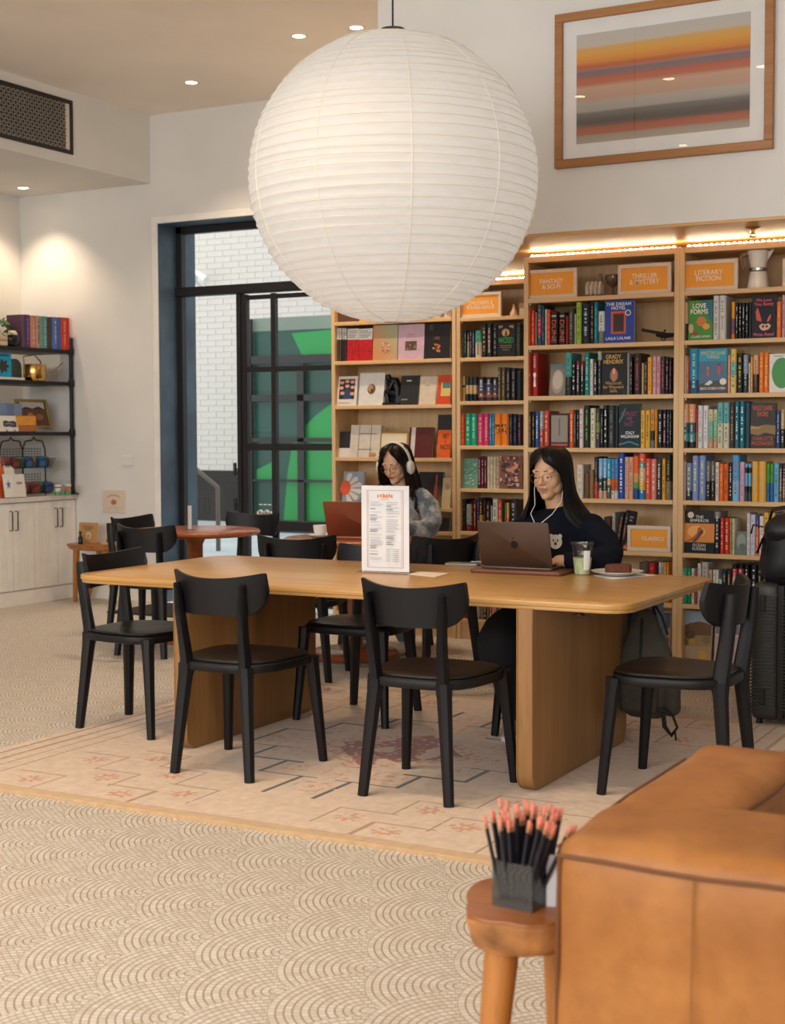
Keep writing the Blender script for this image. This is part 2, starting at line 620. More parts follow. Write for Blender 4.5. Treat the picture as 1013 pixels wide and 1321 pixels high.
for py in (605, 650):
    z = gz(309, py)
    bb = MB(); bb.lathe([(0.012, -0.05), (0.014, -0.04), (0.014, 0.04), (0.012, 0.05)], 10, (xd0 - 0.035, YFr - 0.045, z))
    bb.tube([(xd0 - 0.035, YFr - 0.045, z), (xd0 + 0.03, YFr - 0.02, z)], 0.008, 6)
    bb.build('hinge', M_black, door)
# printed sticker low on the door glass
s0, s1 = ony(333, 650, YFr), ony(352, 669, YFr)
b = MB(); yy_ = YFr - 0.006
for k in range(7):
    x = s0.x + (s1.x - s0.x) * (k + .5) / 7; z = s1.z + (s0.z - s1.z) * (0.35 + 0.12 * sin(k * 2.1)); r = (s1.x - s0.x) * 0.13
    b.add([(x + r * cos(a) * (1 + .3 * (i % 2)), yy_, z + r * sin(a) * (1 + .3 * (i % 2))) for i, a in enumerate([2 * pi * j / 8 for j in range(8)])], [tuple(range(8))])
for k in range(3):
    b.add([(s0.x + (s1.x - s0.x) * (.1 + .3 * k), yy_, s0.z - .008), (s0.x + (s1.x - s0.x) * (.33 + .3 * k), yy_, s0.z - .008), (s0.x + (s1.x - s0.x) * (.33 + .3 * k), yy_, s0.z), (s0.x + (s1.x - s0.x) * (.1 + .3 * k), yy_, s0.z)], [(0, 1, 2, 3)])
st_ = b.build('glass_sticker', pbr('sticker_white', 'e6e2da', 0.6), door, sharp=None); st_['kind'] = 'stuff'
# small polished pull plate on the reveal
b = MB(); p0 = onx(236, 622, WX0 + 0.004)
b.cbox((WX0 + 0.004, p0.y - 0.012, p0.z - 0.085), (WX0 + 0.012, p0.y + 0.012, p0.z + 0.085), 0.003)
tag(b.build('switch_plate', pbr('brushed_metal', 'a9aca8', 0.3, 0.9)), 'narrow brushed metal plate fixed to the blue steel reveal', 'switch plate')

# ---------------------------------------------------------------- outside
YB = 15.0
ZG = ony(280, 672, YB).z
ground = MB(); ground.box((-16, YR, -0.14), (2, 10.25, -0.02)); ground.box((-16, 10.25, -0.14), (2, YB + 0.3, ZG))
struct(ground.build('ground_outside', pbr('pale_paving', 'b9c4c9', 0.8, var=0.08, vscale=3)))
M_brick = pbr('white_painted_brick', 'd9d3cd', 0.8, var=0.05, vscale=4, bump=0.1, bscale=40)
wallb = MB(); wallb.box((-16, YB, ZG), (1.0, YB + 0.3, 6.2))
outer = struct(wallb.build('wall_outside', pbr('mortar_white', 'd0cbc7', 0.9)))
bm_ = MB(); bm_.cbox((0, -0.006, 0), (0.231, 0.02, 0.067), 0.003)
brick_me = bm_.mesh('brick', M_brick)
zb0 = ony(280, 607, YB).z
nb = 0
def brick_zone(px0, px1, py0, py1):
    global nb
    a = ony(px0, (py0 + py1) / 2, YB).x; c = ony(px1, (py0 + py1) / 2, YB).x
    z1_ = ony((px0 + px1) / 2, py0, YB).z; z0_ = ony((px0 + px1) / 2, py1, YB).z
    k0 = max(0, int((z0_ - zb0) / 0.0735)); k1 = int((z1_ - zb0) / 0.0735) + 1
    for k in range(k0, k1):
        off = 0.119 if k % 2 else 0.0
        i0 = math.floor((a - off) / 0.238); i1 = math.ceil((c - off) / 0.238)
        for i in range(i0, i1):
            key = (k, i)
            if key in bricks_done or nb >= 298:
                continue
            bricks_done.add(key); nb += 1
            place('brick', brick_me, outer, (i * 0.238 + off, YB - 0.001, zb0 + k * 0.0735))
bricks_done = set()
brick_zone(256, 310, 384, 607)
brick_zone(256, 372, 290, 372)
brick_zone(320, 425, 384, 408)
more = MB()
for k in range(0, 76):
    off = 0.119 if k % 2 else 0.0
    for i in range(-56, -16):
        if (k, i) not in bricks_done:
            more.box((i * 0.238 + off, YB - 0.007, zb0 + k * 0.0735), (i * 0.238 + off + 0.231, YB + 0.01, zb0 + k * 0.0735 + 0.067))
more_o = more.build('brick_courses', M_brick, outer, sharp=None)
more_o['kind'] = 'stuff'
b = MB(); b.box((-16, YB - 0.03, ZG), (1.0, YB + 0.01, zb0))
b.build('plinth', pbr('dark_render', '2b2625', 0.8), outer)
# wall lamp on the brick
c = ony(266, 362, YB)
b = MB()
b.tube([(c.x - 0.05, YB - 0.01, c.z - 0.08), (c.x - 0.05, YB - 0.16, c.z - 0.02), (c.x, YB - 0.2, c.z + 0.08), (c.x + 0.16, YB - 0.22, c.z - 0.02)], [0.03, 0.03, 0.035, 0.05], 8)
b.lathe([(0.05, -0.02), (0.05, 0.02)], 10, (c.x - 0.05, YB - 0.02, c.z - 0.08))
tag(b.build('wall_lamp', pbr('lamp_white', 'e9e9e6', 0.4)), 'small white hooked lamp fixed on the white brick wall outside', 'lamp')
# handrail at the outside steps
h0 = ony(247, 600, 11.2); h1 = ony(281, 628, 11.2); 
b = MB()
b.tube([h0, h1 + Vector((-0.02, 0, 0.01)), h1, (h1.x, 11.2, -0.02)], [0.022] * 4, 8)
hr = b.build('handrail', pbr('rail_steel', '6b6259', 0.4, 0.6))
tag(hr, 'slim metal handrail sloping down outside the glazed door', 'handrail')
# green painted pavilion across the yard
YG = 13.6
gx0, gx1 = ony(321, 500, YG).x, ony(470, 500, YG).x
gz1 = ony(370, 409, YG).z; gz0 = ZG
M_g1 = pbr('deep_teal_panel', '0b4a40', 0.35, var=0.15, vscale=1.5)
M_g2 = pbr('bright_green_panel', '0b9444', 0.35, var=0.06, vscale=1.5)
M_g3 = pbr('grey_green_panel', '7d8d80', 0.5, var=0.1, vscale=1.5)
def G(px, py, y=YG):
    q = ony(px, py, y); return (q.x, q.z)
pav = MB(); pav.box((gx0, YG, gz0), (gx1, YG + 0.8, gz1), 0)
pav.box((gx0, YG - 0.002, G(370, 426)[1]), (gx1, YG + 0.001, gz1), 1)  # flat grey-green strip paints in the reflection fading along the top edge
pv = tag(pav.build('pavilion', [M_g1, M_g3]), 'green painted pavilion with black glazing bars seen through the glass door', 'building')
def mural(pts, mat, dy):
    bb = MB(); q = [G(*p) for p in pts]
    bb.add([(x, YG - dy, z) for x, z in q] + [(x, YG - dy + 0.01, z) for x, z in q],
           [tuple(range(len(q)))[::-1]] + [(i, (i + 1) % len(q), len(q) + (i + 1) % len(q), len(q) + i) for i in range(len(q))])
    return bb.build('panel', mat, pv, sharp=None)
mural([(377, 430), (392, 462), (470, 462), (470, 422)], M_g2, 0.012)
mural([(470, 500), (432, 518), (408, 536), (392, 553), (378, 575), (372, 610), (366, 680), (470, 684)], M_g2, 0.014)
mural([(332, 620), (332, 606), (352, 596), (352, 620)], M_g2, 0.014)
def gbar(px0, py0, px1, py1):
    x0, z1_ = G(px0, py0, YG - 0.05); x1, z0_ = G(px1, py1, YG - 0.05)
    bb = MB(); bb.box((x0, YG - 0.07, z0_), (x1, YG - 0.03, z1_)); bb.build('glazing_bar', M_black, pv)
gbar(321, 510, 470, 516); gbar(321, 565, 470, 570); gbar(321, 618, 470, 623); gbar(321, 460, 470, 466)
gbar(384, 470, 394, 684); gbar(321, 670, 470, 684); gbar(321, 412, 327, 684)

# ================================================================ bookcases
SHZ = [2.095, 1.836, 1.555, 1.267, 0.989, 0.708, 0.434, 0.133]
ZTOP = 2.325
YC3, YC1 = 7.575, 8.60
SH1 = [ony(430, py, YC1).z for py in (416.0, 466.5, 523.5, 590.0, 652.0)] + [0.70, 0.434, 0.133]
def bookcase(label, x0, x1, yf, shz=SHZ):
    t = thing('bookcase', label, 'bookcase', ((x0 + x1) / 2, yf, 0))
    hw = (x1 - x0) / 2; dep = 0.33; th = 0.028
    for s in (-1, 1):
        b = MB(); xa, xb = sorted((s * hw, s * (hw - th)))
        b.cbox((xa, 0, 0), (xb, dep, ZTOP), 0.002); b.build('side_panel', M_oak, t)
    b = MB(); b.box((-hw + th, dep - 0.012, 0), (hw - th, dep, ZTOP)); b.build('back_panel', M_oak, t)
    b = MB(); b.cbox((-hw + th, 0.0, ZTOP - 0.03), (hw - th, dep - 0.012, ZTOP), 0.002); b.build('top_panel', M_oak_x, t)
    b = MB(); b.cbox((-hw + th, -0.004, -0.024), (hw - th, dep - 0.012, 0.0), 0.002)
    me = b.mesh('shelf', M_oak_x)
    for z in shz:
        place('shelf', me, t, (0, 0, z))
    pin = MB(); pin.lathe([(0.004, -0.012), (0.006, -0.01), (0.006, 0.0)], 6)
    pme = pin.mesh('shelf_pin', pbr('pin_metal', 'b09a7c', 0.4, 0.7))
    for z in shz[:-1]:
        place('shelf_pin', pme, t, (-hw + th + 0.006, 0.02, z - 0.024))
    b = MB(); b.box((-hw + th, 0.012, 0), (hw - th, 0.03, SHZ[-1] - 0.024)); b.build('plinth', M_oak_x, t)
    # led profile on the top edge, a line of small diodes
    lp = MB(); lp.cbox((-hw + 0.03, 0.012, ZTOP), (hw - 0.002, 0.032, ZTOP + 0.006), 0.001)
    led = lp.build('light_strip', pbr('led_profile', 'e8e2d6', 0.5), t)
    dm = MB()
    n = int((2 * hw - 0.05) / 0.03)
    for i in range(n):
        x = -hw + 0.045 + i * 0.03
        dm.cbox((x - 0.008, 0.013, ZTOP + 0.006), (x + 0.008, 0.031, ZTOP + 0.012), 0.002)
    dd = dm.build('diode_row', emit('led_warm', 'ffe6bf', LED_STRENGTH), led); dd['kind'] = 'stuff'
    return t
X1a, X1b, X2b = -5.12, -4.178, -3.262
X3a, X3b, X4b = -3.258, -2.364, -1.47
bookcase('oak bookcase at the end by the glazed door with art books facing out', X1a, X1b, YC1, SH1)
bookcase('oak bookcase of bright paperbacks and a small pear-shaped vase, set back', X2b - 0.912, X2b - 0.006, YC1)
bookcase('oak bookcase with two orange signs and a goblet on its top shelf', X3a, X3b, YC3)
bookcase('oak bookcase with a white moka pot on its top shelf', X3b, X4b, YC3)

# ================================================================ rug
CX, CY, RHX, RHY = -2.9, 5.405, 1.53, 1.295
def rug():
    nx, ny = 306, 259
    base = lin('d9bfa5'); tan = lin('cba980'); brown = lin('b08c6e'); dark = lin('5c534c'); red = lin('a5604e'); rose = lin('cf9474')
    fl = [(.36, 1.03), (.57, .82), (.80, .61), (.565, 1.145), (.78, .965), (1.01, .75), (1.03, 1.12)]
    zig = [(.11, .87), (.11, .59), (.31, .59), (.31, .385), (.50, .385), (.50, .17), (.66, .17), (.66, 0.0)]
    def seg(u, v, a, b_, w_):
        x0, x1 = sorted((a[0], b_[0])); y0, y1 = sorted((a[1], b_[1]))
        return x0 - w_ <= u <= x1 + w_ and y0 - w_ <= v <= y1 + w_
    def colour(x, y):
        u, v = abs(x), abs(y)
        n1 = mnoise.noise(Vector((x * 9, y * 9, 0))); n2 = mnoise.noise(Vector((x * 40, y * 40, 3)))
        c = base
        if v > RHY - 0.075:
            return tan
        if u > RHX - 0.31:
            k = (u - (RHX - 0.31)) / 0.0775
            return brown if (k % 1) < 0.17 and n2 > -0.5 else base
        # field medallion
        if u / 0.31 + v / 0.33 < 1:
            c = red if n1 > -0.25 and n2 > -0.32 else base
        elif u / 0.40 + v / 0.42 < 1 and n2 < -0.1:
            c = rose
        for (a, b_) in ((.0, .50), (.46, .0), (.0, .72), (.20, .44), (.4, .22), (.58, 0.08)):
            du, dv = abs(u - a), abs(v - b_)
            if (0.056 < max(du, dv) < 0.070 and n1 > -0.1) or du + dv < 0.034:
                c = rose if n2 > 0.0 else c
        for i in range(len(zig) - 1):
            if seg(u, v, zig[i], zig[i + 1], 0.009) and n2 > -0.62:
                c = dark
        for a in zig[1:-1:2]:
            if seg(u, v, a, (a[0] - 0.07 + 0.0, a[1]), 0.005):
                c = dark
        for fu, fv in fl:
            du, dv = u - fu, v - fv
            r = math.hypot(du, dv); ang = math.atan2(dv, du)
            if r < 0.062 * (0.72 + 0.28 * cos(8 * ang)) and r > 0.012:
                c = rose if n2 > -0.25 else base
            if (abs(du + 0.095) < 0.006 and -0.10 < dv < 0.11) or (abs(dv + 0.098) < 0.006 and -0.10 < du < 0.14):
                if n2 > -0.6:
                    c = brown
        return c
    b = MB()
    vs = []; fs = []; cols_ = []
    for j in range(ny):
        for i in range(nx):
            pass
    for j in range(ny + 1):
        for i in range(nx + 1):
            x = -RHX + 2 * RHX * i / nx; y = -RHY + 2 * RHY * j / ny
            e = min(RHX - abs(x), RHY - abs(y))
            vs.append((x, y, 0.012 + 0.0025 * mnoise.noise(Vector((x * 2, y * 2, 5))) - (0.004 if e < 0.005 else 0)))
    for j in range(ny):
        for i in range(nx):
            fs.append((j * (nx + 1) + i, j * (nx + 1) + i + 1, (j + 1) * (nx + 1) + i + 1, (j + 1) * (nx + 1) + i))
            cols_.append(colour(-RHX + 2 * RHX * (i + .5) / nx, -RHY + 2 * RHY * (j + .5) / ny))
    # edge skirt down to the floor
    ring = [i for i in range(nx + 1)] + [(j + 1) * (nx + 1) + nx for j in range(ny)] + [ny * (nx + 1) + i for i in range(nx - 1, -1, -1)] + [j * (nx + 1) for j in range(ny - 1, 0, -1)]
    base_i = len(vs)
    for i in ring:
        vs.append((vs[i][0], vs[i][1], 0.0))
    n = len(ring)
    for k in range(n):
        k2 = (k + 1) % n
        fs.append((ring[k2], ring[k], base_i + k, base_i + k2)); cols_.append(tan)
    b.add(vs, fs)
    me = b.mesh('rug', vcol('rug_wool', 0.95, 0.16, 24.0, 0.25, 260.0, 0.2), None)
    at = me.attributes.new('dye', 'FLOAT_COLOR', 'FACE')
    at.data.foreach_set('color', [x for c in cols_ for x in c])
    o = place('rug', me, None, (CX, CY, 0))
    tag(o, 'beige patterned wool rug with red medallion under the long oak table', 'rug')
rug()
# door mat
b = MB(); b.cbox((-7.12, 8.62, 0), (-6.02, 9.30, 0.012), 0.004)
tag(b.build('door_mat', pbr('mat_fibre', '2a211c', 0.95, var=0.2, vscale=60, bump=0.4, bscale=300)), 'dark brown door mat inside the glazed door', 'mat')

# ================================================================ long table
ZT = 0.735
M_tt = wood('table_oak_top', 'd2a262', 'b68646', 'x', 0.8, 0.28, 0.35)
M_tl = wood('table_oak_leg', 'a67c4a', '886236', 'z', 0.8, 0.4, 0.75)
TX0, TX1, TY0, TY1 = -4.31, -1.735, 4.975, 6.125
t = thing('long_table', 'long oak communal table with solid panel legs standing on the rug', 'table', ((TX0 + TX1) / 2, (TY0 + TY1) / 2, 0))
hx, hy = (TX1 - TX0) / 2, (TY1 - TY0) / 2
b = MB(); b.slab(rrect(-hx, -hy, hx, hy, 0.11, 7), ZT - 0.022, ZT, 0.004)
b.slab(rrect(-hx + 0.006, -hy + 0.006, hx - 0.006, hy - 0.006, 0.105, 7), ZT - 0.036, ZT - 0.021, 0.005)
b.build('table_top', M_tt, t)
for lx in (-3.715, -2.135):
    b = MB()
    x = lx - (TX0 + TX1) / 2
    prof = rrect(-hy - 0.004, 0.0125, hy - 0.10, ZT - 0.012, 0.07, 6)
    n = len(prof)
    prof = [(y, z if z < 0.4 else ZT - 0.036) for y, z in prof]
    prof = [(y if z < 0.4 else (-hy - 0.004 if y < 0 else hy - 0.10), z) for y, z in prof]
    # order by outline, keep corners at the top square
    rr = rrect(-hy - 0.004, 0.0125, hy - 0.10, 1.2, 0.07, 6)
    rr = [(y, min(z, ZT - 0.034)) for y, z in rr]
    rr = [p for i, p in enumerate(rr) if p[1] < ZT - 0.034 or i in (0, 13)]
    low = [p for p in rrect(-hy - 0.004, 0.0125, hy - 0.10, 1.2, 0.07, 6) if p[1] < 0.5]
    poly = [(hy - 0.10, ZT - 0.034), (-hy - 0.004, ZT - 0.034)] + low
    def ringat(dx, ins):
        cy = (-hy - 0.004 + hy - 0.10) / 2; hyl = (hy - 0.10 + hy + 0.004) / 2
        out = []
        for y, z in poly:
            sy = 1 - ins / hyl
            out.append((x + dx, cy + (y - cy) * sy, z if z > 0.5 else z + ins * 0.6 * (1 if z < 0.05 else 0)))
        return out
    rings = [ringat(dx, ins) for dx, ins in ((-0.034, 0.007), (-0.031, 0.001), (-0.027, 0.0), (-0.0255, 0.003), (-0.023, 0.003), (-0.0215, 0.0), (0.029, 0.0), (0.033, 0.003), (0.034, 0.008))]
    b.loft(rings)
    b.build('leg_panel', M_tl, t)
# coat hooks on the leg
def hook(par, c):
    b = MB()
    M_h = pbr('hook_metal', '8a7d6c', 0.35, 0.7)
    b.cbox((c[0], c[1] - 0.012, c[2] + 0.01), (c[0] + 0.006, c[1] + 0.012, c[2] + 0.06), 0.002)
    for s in (-1, 1):
        pts = [(c[0] + 0.004, c[1] + s * 0.006, c[2] + 0.03)] + [(c[0] + 0.006 + 0.03 * sin(a) * 0.9, c[1] + s * (0.014 + 0.040 * (1 - cos(a))), c[2] + 0.01 - 0.016 * sin(a) + 0.014 * (a / 2.4) ** 2) for a in (0.4, 1.0, 1.6, 2.1, 2.6)]
        b.tube(pts, 0.0065, 6)
    return b.build('bag_hook', M_h, par)
hook(t, (-2.135 + 0.034 - (TX0 + TX1) / 2, 5.46 - (TY0 + TY1) / 2, 0.625))

# ================================================================ dining chairs
M_ch = pbr('black_moulded_plastic', '131215', 0.46, var=0.06, vscale=5, spec=0.32)
M_pad = pbr('black_leather_pad', '141212', 0.36, var=0.1, vscale=12, bump=0.05, bscale=150)
def make_chair():
    t = thing('dining_chair', 'x', 'chair')
    def seat_poly(k):
        out = []
        for i in range(28):
            a = 2 * pi * i / 28
            ca, sa = cos(a), sin(a)
            e = 3.4
            r = (abs(ca) ** e + abs(sa) ** e) ** (-1 / e)
            x, y = 0.232 * r * ca, 0.225 * r * sa
            x *= 1.0 + 0.16 * (y / 0.225) * 0.5
            out.append((x * k, y * k))
        return out
    b = MB(); b.slab(seat_poly(1.0), 0.412, 0.447, 0.008); b.build('seat_frame', M_ch, t)
    b = MB()
    rings = []
    for k, z in ((0.93, 0.446), (0.945, 0.452), (0.93, 0.459), (0.80, 0.4635), (0.5, 0.461), (0.2, 0.459)):
        rings.append([(x, y + 0.006, z) for x, y in seat_poly(k)])
    b.loft(rings); b.build('seat_pad', M_pad, t)
    # legs: softly faceted, tapering
    def leg(p0, p1, r0, r1, extra=None):
        b = MB()
        pts = [Vector(p0).lerp(Vector(p1), k) for k in (0, 0.12, 0.5, 1)]
        rad = [(r0 * 1.25, r0 * 1.1), (r0, r0), ((r0 + r1) / 2,) * 2, (r1, r1)]
        b.tube(pts, rad, 8)
        return b.build('leg', M_ch, t)
    for s in (-1, 1):
        leg((s * 0.205, 0.185, 0.435), (s * 0.236, 0.222, 0.0), 0.0275, 0.0185)
        leg((s * 0.140, -0.195, 0.435), (s * 0.178, -0.232, 0.0), 0.0295, 0.0205)
        b = MB()
        b.tube([(s * 0.139, -0.195, 0.40), (s * 0.139, -0.200, 0.46), (s * 0.143, -0.215, 0.56), (s * 0.149, -0.228, 0.66), (s * 0.154, -0.236, 0.76)],
               [(0.034, 0.027), (0.032, 0.022), (0.030, 0.018), (0.029, 0.016), (0.022, 0.009)], 8)
        b.build('back_post', M_ch, t)
    # curved back board, concave to the sitter
    def back(u, v, off):
        u = 0.5 - 0.5 * cos(pi * u) if False else (0.5 + 0.5 * sin((u - 0.5) * pi * 0.985) / sin(pi * 0.4925))
        x = -0.215 + 0.43 * u
        e = abs(2 * u - 1)
        y = -0.243 + 0.085 * e ** 2.0 + off + 0.012 * (1 - v)
        k = max(0.0, (e - 0.62) / 0.38)
        h0 = 0.638 + 0.098 * (1 - math.sqrt(max(0.0, 1 - k * k)))
        k2 = max(0.0, (e - 0.96) / 0.04)
        h1 = 0.783 + 0.024 * e * e - 0.010 * (1 - math.sqrt(max(0.0, 1 - k2 * k2)))
        return (x, y - 0.006 * v, h0 + (h1 - h0) * v)
    b = MB(); nu, nv = 30, 6
    b.surf(lambda u, v: back(u, v, -0.009), nu, nv)
    b.surf(lambda u, v: back(1 - u, v, 0.009), nu, nv)
    b.surf(lambda u, v: back(u, 1.0, -0.009 + 0.018 * v), nu, 1)
    b.surf(lambda u, v: back(1 - u, 0.0, -0.009 + 0.018 * v), nu, 1)
    b.surf(lambda u, v: back(0.0, u, 0.009 - 0.018 * v), nv, 1)
    b.surf(lambda u, v: back(1.0, u, -0.009 + 0.018 * v), nv, 1)
    b.build('backrest', M_ch, t)
    return t
def join_doubles(o):
    bm = bmesh.new(); bm.from_mesh(o.data); bmesh.ops.remove_doubles(bm, verts=bm.verts, dist=1e-5); bm.to_mesh(o.data); bm.free()
proto = make_chair()
for o in list(COL.objects):
    if o.parent == proto and o.name.startswith('backrest'):
        join_doubles(o); o.data.set_sharp_from_angle(angle=R_(40))
CHAIRS = [
    (-3.31, 4.86, 0, 0.0125, 'black dining chair on the rug facing the long table beside its window-end leg'),
    (-2.47, 4.89, 0, 0.0125, 'black dining chair on the rug facing the menu stand across the long table'),
    (-4.18, 5.32, -90, 0.0125, 'black dining chair at the end of the long table by the window'),
    (-1.65, 5.32, 90, 0.0125, 'black dining chair at the end of the long table beside the suitcase'),
    (-3.40, 5.985, 181, 0.0125, 'empty black dining chair behind the menu stand on the bookcase side of the long table'),
    (-2.42, 6.08, 180, 0.0125, 'black dining chair under the woman in the navy sweatshirt'),
    (-4.28, 6.85, 24, 0.0, 'black dining chair with its back to the long table, at the laptop round table'),
    (-5.53, 7.24, 0, 0.0, 'black dining chair with its back to the long table, at the empty round table'),
    (-6.03, 7.78, -90, 0.0, 'black dining chair at the empty round table beside the wooden bench'),
    (-5.68, 8.30, 180, 0.0, 'black dining chair between the empty round table and the glazed door'),
    (-3.64, 7.16, 60, 0.0, 'black dining chair between the laptop round table and the bookcases'),
    (-4.36, 8.02, 182, 0.0, 'black dining chair under the woman in the grey sweater'),
]
for i, (x, y, rz, z, lab) in enumerate(CHAIRS):
    o = proto if i == 0 else dup(proto, (0, 0, 0))
    o.location = (x, y, z); o.rotation_euler = (0, 0, R_(rz)); o['label'] = lab; o['group'] = 'black dining chairs'

# ================================================================ round tables
M_rt = wood('round_table_wood', 'a85f30', '8a4520', 'x', 1.0, 0.25)
def round_table(x, y, label, loc_mats):
    t = thing('round_table', label, 'table', (x, y, 0), 0, 'round cafe tables')
    b = MB(); b.lathe([(0.30, 0.698), (0.395, 0.700), (0.415, 0.708), (0.423, 0.718), (0.420, 0.728), (0.41, 0.735), (0.0, 0.735)], 48); b.build('table_top', M_rt, t)
    b = MB(); b.lathe([(0.055, 0.07), (0.05, 0.12), (0.05, 0.64), (0.065, 0.67), (0.09, 0.70)], 20); b.build('column', M_rt, t)
    b = MB(); b.lathe([(0.255, 0.02), (0.262, 0.03), (0.262, 0.055), (0.25, 0.066), (0.06, 0.075)], 36); b.build('base', M_rt, t)
    b = MB(); b.lathe([(0.27, 0.0), (0.27, 0.018), (0.26, 0.022)], 36); b.build('base_plate', pbr('speckled_stone', '8a857d', 0.7, var=0.25, vscale=90), t)
    return t
round_table(-5.59, 7.66, 'round reddish wood pedestal table with a clear card holder on it', None)
round_table(-4.31, 7.49, 'round wood pedestal table holding the coffee cup and laptop', None)

# ================================================================ paper lantern
LC = atdist(507.5, 231, 6.15); LR = 187.0 * 6.15 / FPX
def lantern():
    t = thing('paper_lantern', 'huge round white paper lantern hanging over the long table', 'lamp', LC)
    m, tr, p = newmat('lantern_paper')
    p.inputs['Base Color'].default_value = lin('f4f1ec'); p.inputs['Roughness'].default_value = 0.9
    tl = tr.new('ShaderNodeBsdfTranslucent')
    n = tr.noise(tr.coord('Object', (3, 3, 18)), 4.0, 5.0)
    tr.link(tr.mix(tr.mapr(n, 0.3, 0.7), lin('f0ece4'), lin('faf7f2')), tl.inputs[0])
    mx = tr.new('ShaderNodeMixShader'); mx.inputs[0].default_value = 0.6
    tr.link(p.outputs[0], mx.inputs[1]); tr.link(tl.outputs[0], mx.inputs[2])
    tr.link(mx.outputs[0], tr.n['Material Output'].inputs[0])
    ribs = 46
    prof = []
    a0, a1 = R_(-86), R_(85)
    for i in range(ribs):
        for k, dr in ((0.0, 0.0), (0.18, -0.0028), (0.5, -0.0045), (0.82, -0.0028)):
            a = a0 + (a1 - a0) * (i + k) / ribs
            prof.append(((LR + dr) * cos(a), (LR + dr) * sin(a) * 0.985))
    prof.append((LR * cos(a1), LR * sin(a1) * 0.985))
    b = MB(); b.lathe(prof, 96, cap=(False, False)); b.build('paper_shade', m, t, sharp=None if False else 60)
    rb = MB()
    for i in range(ribs + 1):
        a = a0 + (a1 - a0) * i / ribs + 0.004 * (i % 3 - 1)
        r, z = (LR + 0.0005) * cos(a), LR * sin(a) * 0.985
        rb.tube([(r * cos(2 * pi * k / 72), r * sin(2 * pi * k / 72), z + 0.006 * sin(2 * pi * k / 72 + i)) for k in range(73)], 0.0011, 4, cap=False)
    ro = rb.build('bamboo_ribs', pbr('bamboo_rib', 'e6dac6', 0.7), t); ro['kind'] = 'stuff'
    sm = MB()
    for k in range(10):
        an = 2 * pi * k / 10 + 0.3
        pts = []
        for i in range(40):
            a = a0 + (a1 - a0) * i / 39
            pts.append(((LR + 0.001) * cos(a) * cos(an), (LR + 0.001) * cos(a) * sin(an), LR * sin(a) * 0.985))
        sm.tube(pts, 0.0016, 4)
    so = sm.build('paper_seams', pbr('paper_seam', 'f0e8da', 0.8), t); so['kind'] = 'stuff'
    b = MB(); b.lathe([(0.040, -0.002), (0.043, 0.0), (0.040, 0.003)], 20, (0, 0, -LR * 0.985 + 0.002)); b.build('ring', pbr('wire_pale', 'c8baa4', 0.5, 0.3), t)
    b = MB(); b.lathe([(0.055, -0.012), (0.06, 0.0), (0.05, 0.02)], 20, (0, 0, LR * 0.985)); b.build('top_ring', pbr('wire', '55504a', 0.5, 0.6), t)
    b = MB(); b.tube([(0, 0, LR * 0.985), (0, 0, ZC - LC.z)], 0.004, 6); b.build('cord', M_black, t)
    b = MB(); b.lathe([(0.06, -0.02), (0.065, 0)], 20, (0, 0, ZC - LC.z)); b.build('ceiling_rose', M_trim, t)
    d = bpy.data.lights.new('bulb', 'POINT'); d.energy = LANTERN_W; d.color = (0.74, 0.86, 1.0); d.shadow_soft_size = 0.22
    o = bpy.data.objects.new('bulb', d); COL.objects.link(o); o.parent = t
lantern()

# ================================================================ recessed downlights
def downlight(p, label, power, tail=''):
    t = thing('downlight' + tail, label, 'ceiling light', p, 0, 'recessed ceiling downlights')
    b = MB(); b.lathe([(0.040, -0.004), (0.043, -0.006), (0.054, -0.004), (0.056, 0.002)], 24, cap=(False, False)); b.build('trim_ring', M_trim, t)
    b = MB(); b.lathe([(0.0, -0.001), (0.042, -0.002), (0.042, 0.004)], 24); b.build('lens' + tail, emit('downlight_lens', 'ffe3bd', 14.0), t)
    d = bpy.data.lights.new('spot' + tail, 'SPOT'); d.energy = power; d.color = (1.0, 0.77, 0.53); d.spot_size = R_(105); d.spot_blend = 0.7; d.shadow_soft_size = 0.035
    o = bpy.data.objects.new('spot' + tail, d); COL.objects.link(o); o.parent = t; o.location = (0, 0, -0.02)
# the four the photograph shows
downlight(onz(386, 46, ZC), 'glowing recessed downlight in the tan ceiling between two others', SPOT_W)
downlight(onz(460, 35, ZC), 'glowing recessed downlight in the ceiling next to the hanging lantern', SPOT_W)
downlight(onz(247, 106, ZC), 'glowing recessed downlight in the ceiling over the glazed door', SPOT_W)
downlight(onz(30, 242, ZD), 'glowing recessed downlight under the drop ceiling above the black shelf', SPOT_W * 0.6)
# the ones seen as glints in the glass of the framed print: mirrored back across its pane on to the ceiling
for px, py, nm in ((748, 124, 'first'), (863, 101, 'second'), (984, 85, 'third'), (881, 187, 'fourth')):
    d_ = ray(px, py); t_ = (ZC - EYE) / d_.z
    downlight(Vector((d_.x * t_, 2 * (YA - 0.026) - d_.y * t_, ZC)), nm + ' recessed ceiling downlight mirrored in the glass of the striped print', SPOT_W, '_' + nm + '_offscreen')

